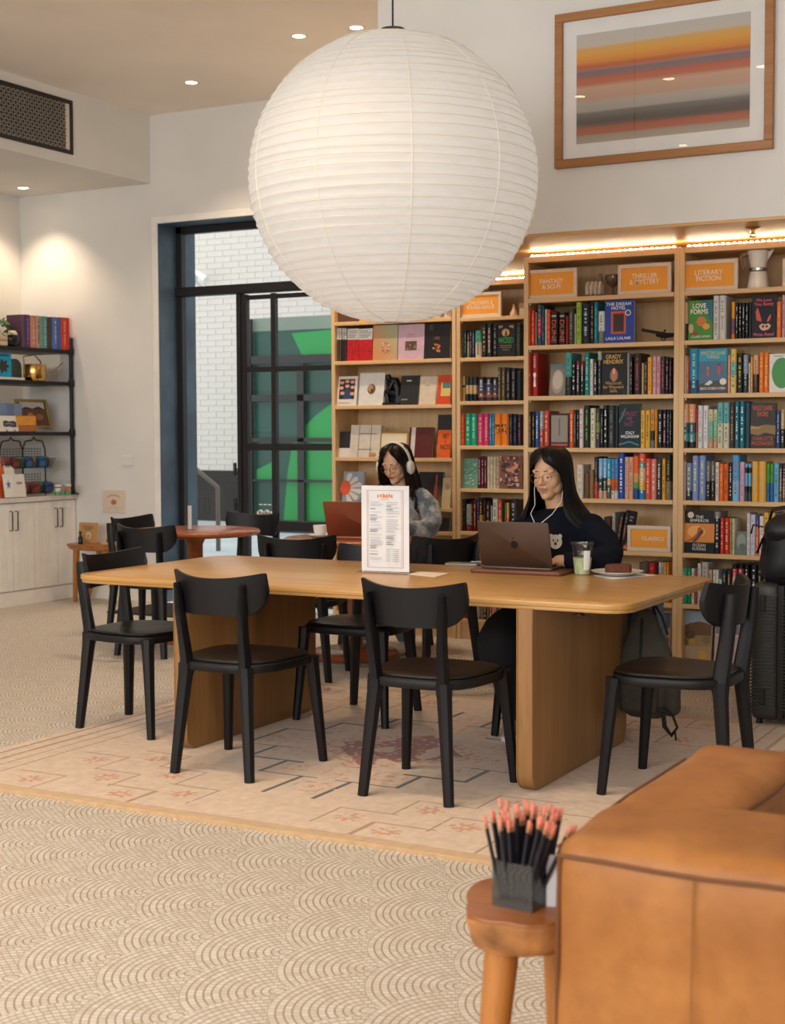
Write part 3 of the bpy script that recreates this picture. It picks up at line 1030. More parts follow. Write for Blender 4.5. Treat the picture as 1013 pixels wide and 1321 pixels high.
# ================================================================ framed art
pa, pb = ony(718.5, 120, YA), ony(1000, 100, YA)
ax0, ax1 = pa.x, pb.x
az0 = (ony(720, 220, YA).z + ony(1001, 191, YA).z) / 2; az1 = (ony(716.5, 19, YA).z + ony(881, 0, YA).z) / 2
t = thing('framed_art', 'large oak framed print of blurred orange, grey and rust stripes', 'picture', ((ax0 + ax1) / 2, YA, (az0 + az1) / 2))
hw, hh, fw = (ax1 - ax0) / 2, (az1 - az0) / 2, 0.042
M_fr = wood('frame_oak', 'b07a45', '96622f', 'x', 1.5, 0.4)
for nm, a, c in (('frame_rail', (-hw, -0.035, hh - fw), (hw, 0, hh)), ('frame_rail', (-hw, -0.035, -hh), (hw, 0, -hh + fw)), ('frame_rail', (-hw, -0.035, -hh + fw), (-hw + fw, 0, hh - fw)), ('frame_rail', (hw - fw, -0.035, -hh + fw), (hw, 0, hh - fw))):
    b = MB(); b.cbox(a, c, 0.003); b.build(nm, M_fr, t)
b = MB(); b.box((-hw + fw, -0.016, -hh + fw), (hw - fw, 0, hh - fw)); b.build('mat_board', pbr('mat_board', 'efece8', 0.8), t)
def art_mat(h):
    m, tn, p = newmat('stripe_print')
    co = tn.coord('Object')
    sp = tn.new('ShaderNodeSeparateXYZ'); tn.link(co, sp.inputs[0])
    n = tn.noise(tn.coord('Object', (0.6, 1, 38)), 1.0, 5.0, 0.7)
    pos = tn.m('ADD', tn.mapr(sp.outputs[2], -h, h, 0, 1), tn.mapr(n, 0.3, 0.7, -0.018, 0.018))
    cr = tn.new('ShaderNodeValToRGB')
    stops = [(0, 'b3a392'), (.06, 'a39484'), (.09, 'b4623e'), (.13, 'a8563a'), (.17, '4d4742'), (.23, '5d5550'), (.27, '77706a'), (.30, 'a9a29a'), (.36, 'b5a99c'), (.40, 'c39a82'), (.50, 'c8a28a'), (.54, 'c06a48'), (.59, 'b95f44'), (.615, '8a6b6a'), (.65, '7b6a72'), (.67, 'a97864'), (.70, 'c05a2c'), (.735, 'd9882a'), (.80, 'e0a038'), (.86, 'd8a85c'), (.89, 'c8bcae'), (1.0, 'c3beb8')]
    els = cr.color_ramp.elements
    els[0].position = 0; els[0].color = lin(stops[0][1]); els[1].position = 1; els[1].color = lin(stops[-1][1])
    for pp, c in stops[1:-1]:
        e = els.new(pp); e.color = lin(c)
    tn.link(pos, cr.inputs[0]); tn.link(cr.outputs[0], p.inputs['Base Color'])
    p.inputs['Roughness'].default_value = 0.6
    return m
mw = 0.072
b = MB(); b.box((-hw + fw + mw, -0.0185, -hh + fw + mw), (hw - fw - mw, -0.012, hh - fw - mw)); b.build('print', art_mat(hh - fw - mw), t)
b = MB(); b.box((-hw + fw, -0.026, -hh + fw), (hw - fw, -0.023, hh - fw)); b.build('glazing', glass('picture_glass', (0.97, 0.97, 0.97)), t)

# sprinkler under the soffit
sp_ = onz(972, 293, ZS)
b = MB(); b.lathe([(0.035, 0.0), (0.036, -0.004), (0.012, -0.012), (0.009, -0.03), (0.014, -0.034)], 20)
t = thing('sprinkler', 'small brass fire sprinkler hanging under the timber soffit', 'sprinkler', sp_)
M_br = pbr('brass', 'b98d52', 0.3, 0.9)
b.build('escutcheon', M_br, t)
b = MB(); b.lathe([(0.022, -0.046), (0.022, -0.048), (0.004, -0.052)], 16); b.tube([(-0.012, 0, -0.03), (-0.014, 0, -0.04), (0, 0, -0.047)], 0.002, 5); b.tube([(0.012, 0, -0.03), (0.014, 0, -0.04), (0, 0, -0.047)], 0.002, 5)
b.build('deflector', M_br, t)

# ================================================================ air grille in the duct face
gy0, gy1 = 7.0, onx(93, 165, XD).y
gz0_, gz1_ = onx(93, 200, XD).z, onx(93, 130.5, XD).z
t = thing('air_grille', 'black pierced metal air grille in the white duct face', 'vent', (XD, (gy0 + gy1) / 2, (gz0_ + gz1_) / 2))
hy_, hz_ = (gy1 - gy0) / 2, (gz1_ - gz0_) / 2
fb = 0.03
M_gr = pbr('grille_black', '1d1716', 0.5)
for a, c in (((0, -hy_, hz_ - fb), (0.012, hy_, hz_)), ((0, -hy_, -hz_), (0.012, hy_, -hz_ + fb)), ((0, -hy_, -hz_ + fb), (0.012, -hy_ + fb, hz_ - fb)), ((0, hy_ - fb, -hz_ + fb), (0.012, hy_, hz_ - fb))):
    b = MB(); b.cbox(a, c, 0.002); b.build('frame', M_gr, t)
b = MB()
cell = (2 * hz_ - 2 * fb) / 7.0
ncol = int((2 * hy_ - 2 * fb) / cell)
for i in range(ncol):
    for j in range(7):
        cy, cz = -hy_ + fb + (i + .5) * cell, -hz_ + fb + (j + .5) * cell
        h_ = cell / 2
        for a in range(4):
            an = a * pi / 4
            dy, dz = cos(an), sin(an)
            L = h_ * (1.0 if a % 2 == 0 else 1.3)
            ny, nz = -dz * 0.0026, dy * 0.0026
            b.add([(0.008, cy - dy * L - ny, cz - dz * L - nz), (0.008, cy + dy * L - ny, cz + dz * L - nz), (0.008, cy + dy * L + ny, cz + dz * L + nz), (0.008, cy - dy * L + ny, cz - dz * L + nz)], [(0, 1, 2, 3)])
        for an in (0, pi / 2):
            dy, dz = cos(an), sin(an); ny, nz = -dz, dy
            oy, oz = cy + ny * h_, cz + nz * h_
            b.add([(0.009, oy - dy * h_ - ny * .003, oz - dz * h_ - nz * .003), (0.009, oy + dy * h_ - ny * .003, oz + dz * h_ - nz * .003), (0.009, oy + dy * h_ + ny * .003, oz + dz * h_ + nz * .003), (0.009, oy - dy * h_ + ny * .003, oz - dz * h_ + nz * .003)], [(0, 1, 2, 3)])
go = b.build('lattice', M_gr, t, sharp=None); go['kind'] = 'stuff'
b = MB(); b.box((0.0005, -hy_ + fb * .5, -hz_ + fb * .5), (0.002, hy_ - fb * .5, hz_ - fb * .5)); b.build('backing', pbr('grille_inner', 'e2d8ca', 0.9), t)

# ================================================================ helpers for soft and printed things
def rbox(mb, a, b_, r, n=8, puff=0.0, wob=0.0, m=0, seed=0.0):
    """rounded, slightly puffed box made of a fine grid"""
    a = Vector(a); b_ = Vector(b_); c = (a + b_) / 2; h = (b_ - a) / 2
    r = min(r, h.x * 0.98, h.y * 0.98, h.z * 0.98)
    def pt(p):
        q = Vector((p[0] * h.x, p[1] * h.y, p[2] * h.z))
        inn = Vector([max(-(h[i] - r), min(h[i] - r, q[i])) for i in range(3)])
        d = q - inn
        if d.length > 1e-9:
            q = inn + d.normalized() * r
        if puff:
            e = [1 - min(1, abs(p[i])) ** 2 for i in range(3)]
            k = (e[1] * e[2], e[0] * e[2], e[0] * e[1])
            for i in range(3):
                if abs(p[i]) > 0.999:
                    q[i] += puff * k[i] * (1 if p[i] > 0 else -1)
        if wob:
            w_ = c + q
            q += d.normalized() * wob * mnoise.noise(w_ * 5 + Vector((seed, 0, 0))) if d.length > 1e-9 else Vector((0, 0, 0))
        return c + q
    # non-uniform spacing so that the rounding gets enough cuts
    g = [-1, -0.985, -0.95, -0.9] + [-0.8 + 1.6 * k / n for k in range(n + 1)] + [0.9, 0.95, 0.985, 1]
    L = len(g) - 1
    tab = {}; vs = []; fs = []
    def vi(p):
        k = tuple(round(x, 5) for x in p)
        if k not in tab:
            tab[k] = len(vs); vs.append(pt(p))
        return tab[k]
    for ax in range(3):
        for s in (-1, 1):
            for i in range(L):
                for j in range(L):
                    q = []
                    for u, v in ((g[i], g[j]), (g[i + 1], g[j]), (g[i + 1], g[j + 1]), (g[i], g[j + 1])):
                        p = [0, 0, 0]; p[ax] = s; p[(ax + 1) % 3] = u; p[(ax + 2) % 3] = v
                        q.append(vi(p))
                    fs.append(tuple(q) if s > 0 else tuple(q[::-1]))
    return mb.add(vs, fs, m)

M_page = pbr('book_pages', 'e6dac2', 0.9, var=0.1, vscale=300)
def bk(c, rough=0.45):
    return pbr('cover_' + c, c, rough, var=0.08, vscale=25, spec=0.25)
def book_mesh(w_, h_, d_, bands):
    """upright book, spine at y=0 facing -Y; bands = [(top_fraction, colour)] from the top down"""
    b = MB(); mats = [bk(c) for _, c in bands] + [M_page]
    pg = len(bands); hw = w_ / 2; t = min(0.0025, w_ * 0.2)
    # boards and rounded spine, split in bands
    tops = [1.0] + [1 - f for f, _ in bands]
    bul = min(0.006, w_ * 0.18)
    outl = [(-hw, d_), (-hw, 0.003), (-hw * 0.6, -bul * 0.75), (0, -bul), (hw * 0.6, -bul * 0.75), (hw, 0.003), (hw, d_)]
    for k in range(len(bands)):
        z1, z0 = tops[k] * h_, tops[k + 1] * h_
        n = len(outl)
        vs = [(x, y, z0) for x, y in outl] + [(x, y, z1) for x, y in outl]
        b.add(vs, [(i, i + 1, n + i + 1, n + i) for i in range(n - 1)], k)
    lid = [(-hw, d_), (-hw, 0.003), (-hw * 0.6, -bul * 0.75), (0, -bul), (hw * 0.6, -bul * 0.75), (hw, 0.003), (hw, d_), (hw - t, d_), (hw - t, 0.004), (-hw + t, 0.004), (-hw + t, d_)]
    for z, rev, k in ((h_, False, 0), (0.0, True, len(bands) - 1)):
        for q in ((0, 1, 9, 10), (5, 6, 7, 8), (1, 2, 3, 4, 5, 8, 9)):
            vs = [(lid[i][0], lid[i][1], z) for i in q]
            b.add(vs, [tuple(range(len(q)))[::-1] if not rev else tuple(range(len(q)))], k)
    b.box((-hw + t, 0.003, 0.003), (hw - t, d_ - 0.004, h_ - 0.004), pg)
    b.add([(-hw, d_, 0), (-hw + t, d_, 0), (-hw + t, d_, h_), (-hw, d_, h_)], [(0, 1, 2, 3)], 0)
    b.add([(hw - t, d_, 0), (hw, d_, 0), (hw, d_, h_), (hw - t, d_, h_)], [(0, 1, 2, 3)], 0)
    return b.mesh('book', mats, 30)
def spine_marks(w_, h_, col, rnd, style='col', z0=0.12, z1=0.88):
    """illegible title on the spine: a column of small printed strokes"""
    b = MB(); bul = min(0.006, w_ * 0.18)
    z = h_ * z1; ww = w_ * (0.34 if style == 'col' else 0.42)
    y = -bul - 0.0006
    while z > h_ * z0:
        k = rnd.choice((0.006, 0.008, 0.010, 0.012)); g = rnd.choice((0.003, 0.004, 0.004, 0.010, 0.02))
        a = ww * rnd.uniform(0.25, 0.5)
        if z - k < h_ * z0 * 0.9:
            break
        b.add([(-a, y + 0.0004, z - k), (a, y + 0.0004, z - k), (a, y + 0.0004, z), (-a, y + 0.0004, z)], [(0, 1, 2, 3)])
        z -= k + g
    return b.mesh('spine_print', pbr('print_' + col, col, 0.5), None) if b.f else None
RND = random.Random(5)
def book(loc, w_, h_, d_, bands, label, group=None, marks=None, rz=0.0, rot=None, cat='book'):
    if isinstance(bands, str):
        bands = [(1.0, bands)]
    o = place('book', book_mesh(w_, h_, d_, bands), None, loc, rz, rot)
    tag(o, label, cat, group)
    if marks:
        me = spine_marks(w_, h_, marks, RND)
        if me:
            place('spine_print', me, o)['kind'] = 'stuff'
    return o
def flat_book(loc, w_, h_, th, col, label, rot=(0, 0, 0), group=None, name='book'):
    """book shown face-out: front cover faces -Y, spine on the left"""
    b = MB()
    b.cbox((-w_ / 2, 0, 0), (w_ / 2, 0.0025, h_), 0.001, 0)
    b.cbox((-w_ / 2, th - 0.0025, 0), (w_ / 2, th, h_), 0.001, 0)
    b.box((-w_ / 2, 0.001, 0), (-w_ / 2 + 0.003, th - 0.001, h_), 0)
    b.box((-w_ / 2 + 0.003, 0.0026, 0.003), (w_ / 2 - 0.004, th - 0.0026, h_ - 0.004), 1)
    o = b.build(name, [bk(col), M_page], None, loc, 0)
    o.rotation_euler = rot
    return tag(o, label, 'book', group)
def art(par, shapes, w_, h_, name='cover_print', dy=0.0008):
    """flat print on a face: shapes in 0..1 cover coordinates"""
    b = MB(); mats = []
    for i, (col, pts) in enumerate(shapes):
        m = pbr('print_' + col, col, 0.5)
        if m not in mats:
            mats.append(m)
        y = -dy - 0.0002 * (i + 1)
        vs = [((u - 0.5) * w_, y, v * h_) for u, v in pts]
        b.add(vs, [tuple(range(len(pts)))], mats.index(m))
    return b.build(name, mats, par, sharp=None)
def R4(u0, v0, u1, v1):
    return [(u0, v0), (u1, v0), (u1, v1), (u0, v1)]
def OV(cu, cv, ru, rv, n=18, a0=0.0, a1=360.0):
    return [(cu + ru * cos(R_(a0 + (a1 - a0) * k / n)), cv + rv * sin(R_(a0 + (a1 - a0) * k / n))) for k in range(n)]

# ================================================================ counter run along the side wall
XCF = ony(99, 700, YW).x
def cy(px, py=700): return onx(px, py, XCF).y
ZCT = 0.855
M_cab = pbr('cabinet_white', 'f0ebe3', 0.5, var=0.02)
M_pull = pbr('pull_black', '1c1a18', 0.4, 0.3)
M_stone = pbr('counter_stone', 'd9d2c8', 0.35, var=0.06, vscale=20)
units = [(YW - 0.005, cy(44.8), cy(75), 'white shaker cabinet below the counter beside the wooden bench'),
         (cy(44.8), cy(-12), cy(17), 'white shaker cabinet below the counter, next one along from the corner')]
units.append((cy(-12), cy(-12) - 0.62, cy(-12) - 0.31, 'white shaker cabinet at the far run of the counter'))
for y1, y0, ym, lab in units:
    t = thing('base_cabinet', lab, 'cabinet', (XCF, (y0 + y1) / 2, 0), 0, 'white base cabinets')
    o = -(y0 + y1) / 2
    b = MB(); b.box((XL - XCF + 0.004, y0 + o, 0.0), (-0.022, y1 + o, ZCT - 0.04)); b.build('carcass', M_cab, t)
    b = MB(); b.cbox((-0.03, y0 + o, 0), (-0.012, y1 + o, 0.115), 0.002); b.build('plinth', M_cab, t)
    for a, c, hs in ((y0, ym, 1), (ym, y1, -1)):
        b = MB()
        a_, c_ = a + o + 0.002, c + o - 0.002; z0, z1 = 0.125, ZCT - 0.046; fw = 0.06
        b.cbox((-0.02, a_, z0), (-0.006, c_, z1), 0.001)
        b.cbox((-0.006, a_, z0), (0.0, a_ + fw, z1), 0.002); b.cbox((-0.006, c_ - fw, z0), (0.0, c_, z1), 0.002)
        b.cbox((-0.006, a_ + fw, z1 - fw), (0.0, c_ - fw, z1), 0.002); b.cbox((-0.006, a_ + fw, z0), (0.0, c_ - fw, z0 + fw), 0.002)
        nn = 4
        for k in range(nn):
            g0 = a_ + fw + (c_ - a_ - 2 * fw) * k / nn; g1 = a_ + fw + (c_ - a_ - 2 * fw) * (k + 1) / nn
            b.cbox((-0.006, g0 + 0.002, z0 + fw), (-0.003, g1 - 0.002, z1 - fw), 0.001)
        d = b.build('door', M_cab, t)
        b = MB(); hy2 = (c_ - 0.028) if hs > 0 else (a_ + 0.028)
        b.tube([(0.0, hy2, z1 - 0.06), (0.026, hy2, z1 - 0.06), (0.026, hy2, z1 - 0.21), (0.0, hy2, z1 - 0.21)], 0.0055, 6)
        b.build('handle', M_pull, d)
t = thing('counter', 'pale stone counter top with low upstand over the white cabinets', 'counter', (XCF, YW, ZCT))
b = MB(); b.cbox((XL - XCF + 0.002, -3.0, -0.04), (0.018, -0.002, 0), 0.003); b.build('worktop', M_stone, t)
b = MB(); b.cbox((XL - XCF + 0.002, -0.022, 0), (0.0, -0.002, 0.11), 0.003); b.build('upstand', M_stone, t)

# black pipe shelf
XS = ony(92, 540, YW - 0.04).x
def sy(px, py=500): return onx(px, py, XS).y
def sz(px, py): return onx(px, py, XS).z
YP = min(sy(92), YW - 0.03)
Z1s, Z2s, Z3s = sz(92, 452), sz(92, 493), sz(92, 557)
M_pipe = pbr('black_pipe', '18151a', 0.45, 0.3)
t = thing('pipe_shelf', 'black pipe shelf unit standing on the stone counter', 'shelf', (XS, YP, ZCT))
b = MB(); b.tube([(0, 0, 0), (0, 0, Z1s - ZCT + 0.10)], 0.017, 10)
for z in (Z1s, Z2s, Z3s):
    b.lathe([(0.022, -0.03), (0.025, -0.02), (0.025, 0.02), (0.022, 0.03)], 10, (0, 0, z - ZCT - 0.01))
b.lathe([(0.05, 0), (0.05, 0.006), (0.022, 0.01), (0.022, 0.03)], 14); b.build('post', M_pipe, t)
for z in (Z1s, Z2s, Z3s):
    b = MB(); b.cbox((-0.42, -2.4, z - ZCT - 0.03), (0.012, 0.0, z - ZCT), 0.003); b.build('shelf_board', M_pipe, t)

# row of novels on the top board, spines to the room
def sbook(px0, px1, ytop, zb, bands, label, marks=None, group=None, cropf=None, dep=0.15, x=None):
    y0, y1 = sy(px0), sy(px1)
    zt = sz((px0 + px1) / 2, ytop)
    return book((x or XS, (y0 + y1) / 2, zb), (y1 - y0) - 0.001, max(0.05, zt - zb), dep, bands, label, group, marks, R_(90))
S5 = 7.773
for x0, x1, yt, c, lab, mk in (
    (222, 257, 124, '6d4a5c', 'mauve clothbound book at the plant end of the pipe shelf row', None),
    (257, 312, 126, '5a3f6e', 'purple book in the pipe shelf row', '8a76a8'),
    (314, 371, 134, 'd08a78', 'salmon pink book in the pipe shelf row', 'f0c0a8'),
    (372, 412, 136, 'b8a489', 'tan book with dark spine print in the pipe shelf row', '4a4038'),
    (413, 428, 140, '9aa08e', 'thin sage grey book in the pipe shelf row', None),
    (429, 484, 142, '5f9a98', 'teal book in the pipe shelf row', 'a8d0c8'),
    (485, 529, 150, '54423c', 'dark brown book in the pipe shelf row', None),
    (530, 588, 150, '5a78b8', 'cornflower blue book in the pipe shelf row', 'a8bce0'),
    (589, 620, 152, '4a64a4', 'deeper blue thin book in the pipe shelf row', None),
    (621, 684, 154, 'd8442f', 'bright red book in the pipe shelf row', 'f09080'),
    (685, 706, 158, 'c93a2a', 'thin scarlet book ending the pipe shelf row', None)):
    sbook(x0 / S5, x1 / S5, 390 + yt / S5, Z1s, c, lab, mk)
# plant
pc = (XS - 0.04, sy(2), Z1s)
t = thing('potted_plant', 'trailing green houseplant in a pale square pot on the pipe shelf', 'plant', pc)
b = MB(); b.cbox((-0.06, -0.06, 0), (0.06, 0.06, 0.10), 0.006, 0); b.cbox((-0.061, -0.061, 0.03), (0.061, 0.061, 0.05), 0.004, 1); b.build('pot', [pbr('pot_cream', 'd9c6a4', 0.6), pbr('pot_tan', 'b58a50', 0.6)], t)
b = MB(); b.box((-0.054, -0.054, 0.09), (0.054, 0.054, 0.102)); b.build('soil', pbr('soil', '3a2a1e', 0.95), t)
lm = MB()
lm.add([(0, 0, 0), (0.016, 0.012, 0.004), (0.02, 0.03, 0.002), (0.0, 0.058, -0.006), (-0.02, 0.03, 0.002), (-0.016, 0.012, 0.004), (0, 0.025, -0.004)], [(0, 1, 6), (1, 2, 6), (2, 3, 6), (3, 4, 6), (4, 5, 6), (5, 0, 6)])
leaf_me = [lm.mesh('leaf', pbr('leaf_' + c, c, 0.45, var=0.15, vscale=30)) for c in ('4f7a35', '35602c', '6a9445')]
st = MB()
for i in range(34):
    a = RND.uniform(0, 2 * pi); r = RND.uniform(0.02, 0.13); z = RND.uniform(0.09, 0.21)
    if r > 0.09: z -= 0.05
    p = Vector((r * cos(a), r * sin(a), z))
    st.tube([(0, 0, 0.09), (p.x * 0.5, p.y * 0.5, z * 0.6 + 0.07), p], 0.0015, 4)
    lo = place('leaf', leaf_me[i % 3], t, p, rot=(RND.uniform(-0.9, 0.6), RND.uniform(-0.6, 0.6), a - pi / 2 + RND.uniform(-.5, .5)))
    k = RND.uniform(0.8, 1.3); lo.scale = (k, k, k)
st.build('stems', pbr('stem_green', '5c7a3a', 0.6), t)
# black globe
b = MB(); b.lathe([(0.02, 0), (0.05, 0.012), (0.066, 0.045), (0.066, 0.07), (0.05, 0.10), (0.022, 0.118), (0.02, 0.125), (0.016, 0.118)], 24)
t = thing('globe_vase', 'round black vase with a cream flower print beside the houseplant', 'vase', (XS - 0.02, sy(18), Z1s)); b.build('body', pbr('glaze_black', '16161a', 0.25), t)
b = MB()
def petal(u, v):
    a = R_(-35 + 70 * u - 35); z = 0.085 + 0.035 * v; r = 0.0675 - 0.03 * v * v * 0.8
    return (r * cos(a), r * sin(a), z)
b.surf(petal, 6, 4); b.build('flower_print', pbr('cream_glaze', 'd8c4a6', 0.5), t)
# second board
b = MB(); y0, y1 = sy(-3), sy(19); zz = Z2s + 0.02
o = flat_book((XS - 0.03, (y0 + y1) / 2, zz), y1 - y0, sz(8, 455) - zz, 0.025, '1e9fc6', 'turquoise book with a dark monstera leaf on the cover, on the pipe shelf', (0, 0, R_(90)))
w_, h_ = y1 - y0, sz(8, 455) - zz
leafp = [(0.5 + 0.36 * (0.55 + 0.45 * abs(cos(3.5 * R_(a)))) * cos(R_(a)), 0.45 + 0.30 * (0.55 + 0.45 * abs(cos(3.5 * R_(a)))) * sin(R_(a))) for a in range(0, 360, 10)]
art(o, [('2b2622', leafp), ('17526a', R4(0.15, 0.86, 0.85, 0.94))], w_, h_)
b = MB(); b.cbox((-0.16, sy(-2) - sy(30), 0), (0.02, 0, 0.018), 0.002); tag(b.build('book', pbr('cover_bone', 'ddd3c2', 0.6), None, (XS, sy(30), Z2s)), 'white book lying flat under the turquoise book', 'book')
t = thing('bookend', 'dark green rounded arch bookend behind the turquoise book', 'bookend', (XS - 0.09, sy(29), Z2s + 0.019))
b = MB()
pts = [(-0.07, 0)] + [(-0.07 * cos(R_(a)), 0.08 + 0.07 * sin(R_(a))) for a in range(0, 181, 15)] + [(0.07, 0)]
b.loft([[(x, p, q) for p, q in pts] for x in (-0.02, 0.02)]); b.build('arch', pbr('green_stone', '2f4440', 0.4, var=0.3, vscale=20), t)
# watering can
t = thing('watering_can', 'small polished gold watering can with a long thin spout', 'watering can', (XS - 0.03, sy(49), Z2s))
M_gold = pbr('gold', 'c79a5a', 0.18, 1.0)
rr = (sy(59) - sy(39)) / 2
b = MB(); b.lathe([(rr * .96, 0.012), (rr, 0.02), (rr, 0.12), (rr * .96, 0.13), (rr * .8, 0.132)], 28); b.lathe([(rr * .9, 0), (rr * .96, 0.012)], 28); b.build('body', M_gold, t)
b = MB(); sp = sy(85) - sy(49)
b.tube([(0, rr * .9, 0.03), (0, rr + 0.05, 0.03), (0, rr + 0.08, 0.05), (0, sp, 0.155)], [0.008, 0.007, 0.006, 0.005], 8); b.build('spout', M_gold, t)
b = MB(); b.tube([(0, -rr * .9, 0.03)] + [(0, -rr - 0.05 + 0.02 * cos(R_(a)), 0.1 + 0.09 * sin(R_(a))) for a in range(-60, 90, 15)] + [(0, -rr * .4, 0.2), (0, 0.0, 0.205), (0, rr * .7, 0.16), (0, rr * .9, 0.13)], 0.005, 6); b.build('handle', M_gold, t)
# third board
t = thing('photo_frame', 'gilt frame with a brown landscape photo on a small easel, pipe shelf', 'picture', (XS - 0.10, sy(59), Z3s + 0.03), rot=(R_(-14), 0, R_(90)))
fwid, fh_ = sy(79) - sy(38), sz(50, 510) - Z3s - 0.05
M_gilt = pbr('gilt', 'a08a50', 0.4, 0.5)
for a, c in (((-fwid / 2, 0, 0), (fwid / 2, 0.015, 0.022)), ((-fwid / 2, 0, fh_ - 0.022), (fwid / 2, 0.015, fh_)), ((-fwid / 2, 0, 0.022), (-fwid / 2 + 0.022, 0.015, fh_ - 0.022)), ((fwid / 2 - 0.022, 0, 0.022), (fwid / 2, 0.015, fh_ - 0.022))):
    b = MB(); b.cbox(a, c, 0.003); b.build('frame_rail', M_gilt, t)
b = MB(); b.box((-fwid / 2 + 0.02, 0.006, 0.02), (fwid / 2 - 0.02, 0.013, fh_ - 0.02)); pr = b.build('photo', pbr('photo_brown', '5c3a26', 0.4, var=0.5, vscale=25), t)
art(t, [('c9c4bc', R4(0.12, 0.66, 0.88, 0.9)), ('2e2420', [(0.12, 0.66), (0.3, 0.74), (0.5, 0.68), (0.7, 0.76), (0.88, 0.66)]), ('b0663a', OV(0.4, 0.4, 0.1, 0.14)), ('8a5638', OV(0.68, 0.38, 0.12, 0.12))], fwid, fh_, 'photo_print', -0.0045)
b = MB()
for s in (-1, 1):
    b.tube([(s * fwid * .3, 0.02, 0.02), (s * fwid * .34, -0.04, -0.015), (s * fwid * .36, -0.05, -0.03)], 0.004, 6)
b.build('easel_foot', M_gilt, t)
def sbox(name, lab, cat, px0, px1, yt, yb, col, x=None, dep=0.10, ch=0.003):
    y0, y1 = sy(px0), sy(px1); m_ = (px0 + px1) / 2
    b = MB(); b.cbox((-dep, -(y1 - y0) / 2, 0), (0, (y1 - y0) / 2, sz(m_, yt) - sz(m_, yb)), ch)
    return tag(b.build(name, pbr(name + '_' + col, col, 0.55, var=0.12, vscale=30), None, ((x or XS), (y0 + y1) / 2, sz(m_, yb))), lab, cat)
zb3 = Z3s
o = sbox('soap_box', 'orange-brown lower box on the pipe shelf under the yellow one', 'box', 24, 47, 549, 557.2, 'a8652e')
o.location.z = zb3
o2 = sbox('soap_box', 'mustard yellow box stacked under the pale blue tins', 'box', 23, 46, 537, 549.5, 'd9942c'); o2.location.z = zb3 + o.dimensions.z
o3 = None
zt = zb3 + o.dimensions.z + o2.dimensions.z
for k, (a, c) in enumerate(((10, 21), (21, 31), (31, 41))):
    o = sbox('tin', ('first', 'second', 'third')[k] + ' pale blue tin behind the mustard box, counting from the plant end', 'tin', a, c, 520, 536, '7f93b4' if k != 1 else '6b80a6', XS - 0.105, 0.08)
    o.location.z = zb3; o['group'] = 'pale blue tins'
    o.scale.z = (sz(25, 520) - zb3) / max(0.01, o.dimensions.z)
t = thing('art_card', 'white art card with a dark wave print on a wire easel', 'card', (XS - 0.005, sy(13), Z3s), rot=(R_(-10), 0, R_(90)))
cw, ch_ = sy(26) - sy(0), sz(13, 536) - Z3s
b = MB(); b.cbox((-cw / 2, 0, 0.004), (cw / 2, 0.004, ch_), 0.001); b.build('card', pbr('card_white', 'e6e0d6', 0.7), t)
art(t, [('3a4048', [(0.2, 0.35), (0.35, 0.3), (0.5, 0.34), (0.65, 0.28), (0.85, 0.3), (0.85, 0.62), (0.7, 0.7), (0.5, 0.64), (0.35, 0.72), (0.2, 0.66)]), ('8a9098', [(0.3, 0.45), (0.5, 0.5), (0.7, 0.44), (0.7, 0.5), (0.5, 0.56), (0.3, 0.52)])], cw, ch_)
b = MB()
for s in (-1, 1):
    b.tube([(s * cw * .2, 0.006, 0.03), (s * cw * .2, -0.012, 0.0), (s * cw * .2, -0.014, 0.012)], 0.002, 5)
b.build('easel', M_pipe, t)
# on the counter: two-tier wire basket stand
zc = ZCT
t = thing('wire_basket_stand', 'black two-tier wire basket stand full of packets on the counter', 'basket', (XS - 0.10, sy(42), zc))
yl, ym_, yr_ = sy(10) - sy(42), sy(40) - sy(42), sy(69) - sy(42)
ztop = sz(40, 564) - zc
b = MB()
for a, c in ((yl, ym_), (ym_, yr_)):
    m_ = (a + c) / 2
    b.tube([(0, a, 0), (0, a, ztop * .78), (0, a + (c - a) * .12, ztop * .93), (0, m_ - 0.02, ztop * .95), (0, m_, ztop), (0, m_ + 0.02, ztop * .95), (0, c - (c - a) * .12, ztop * .93), (0, c, ztop * .78), (0, c, 0)], 0.006, 6)
b.build('frame', M_pipe, t)
for z, nm in ((0.02, 'low'), (ztop * 0.48, 'high')):
    b = MB()
    for k in range(7):
        zz = z + 0.012 * k; ex = 0.05 + 0.008 * k
        b.tube([(-0.05, yl, zz), (ex, yl, zz), (ex, yr_ + 0.02, zz), (-0.05, yr_ + 0.02, zz)], 0.002, 4)
    for k in range(16):
        yy = yl + (yr_ - yl) * k / 15
        b.tube([(-0.05, yy, z + 0.08), (-0.05, yy, z), (0.05, yy, z), (0.10, yy, z + 0.075)], 0.0018, 4)
    for k in range(16):
        yy = yl + (yr_ - yl) * k / 15
        b.tube([(-0.05, yy, z + 0.08), (-0.05, yy, z + 0.16)], 0.0018, 4)
    for k in range(4):
        b.tube([(-0.05, yl, z + 0.09 + 0.02 * k), (-0.05, yr_, z + 0.09 + 0.02 * k)], 0.0018, 4)
    b.build('wire_basket', M_pipe, t)
cols = ['8a4a44', 'a8604a', 'b08a50', '7a3438', '2f6f6a', '1f5f8a', '3a7a4a', 'c98a5a', '6a4a6a', '2a4a7a']
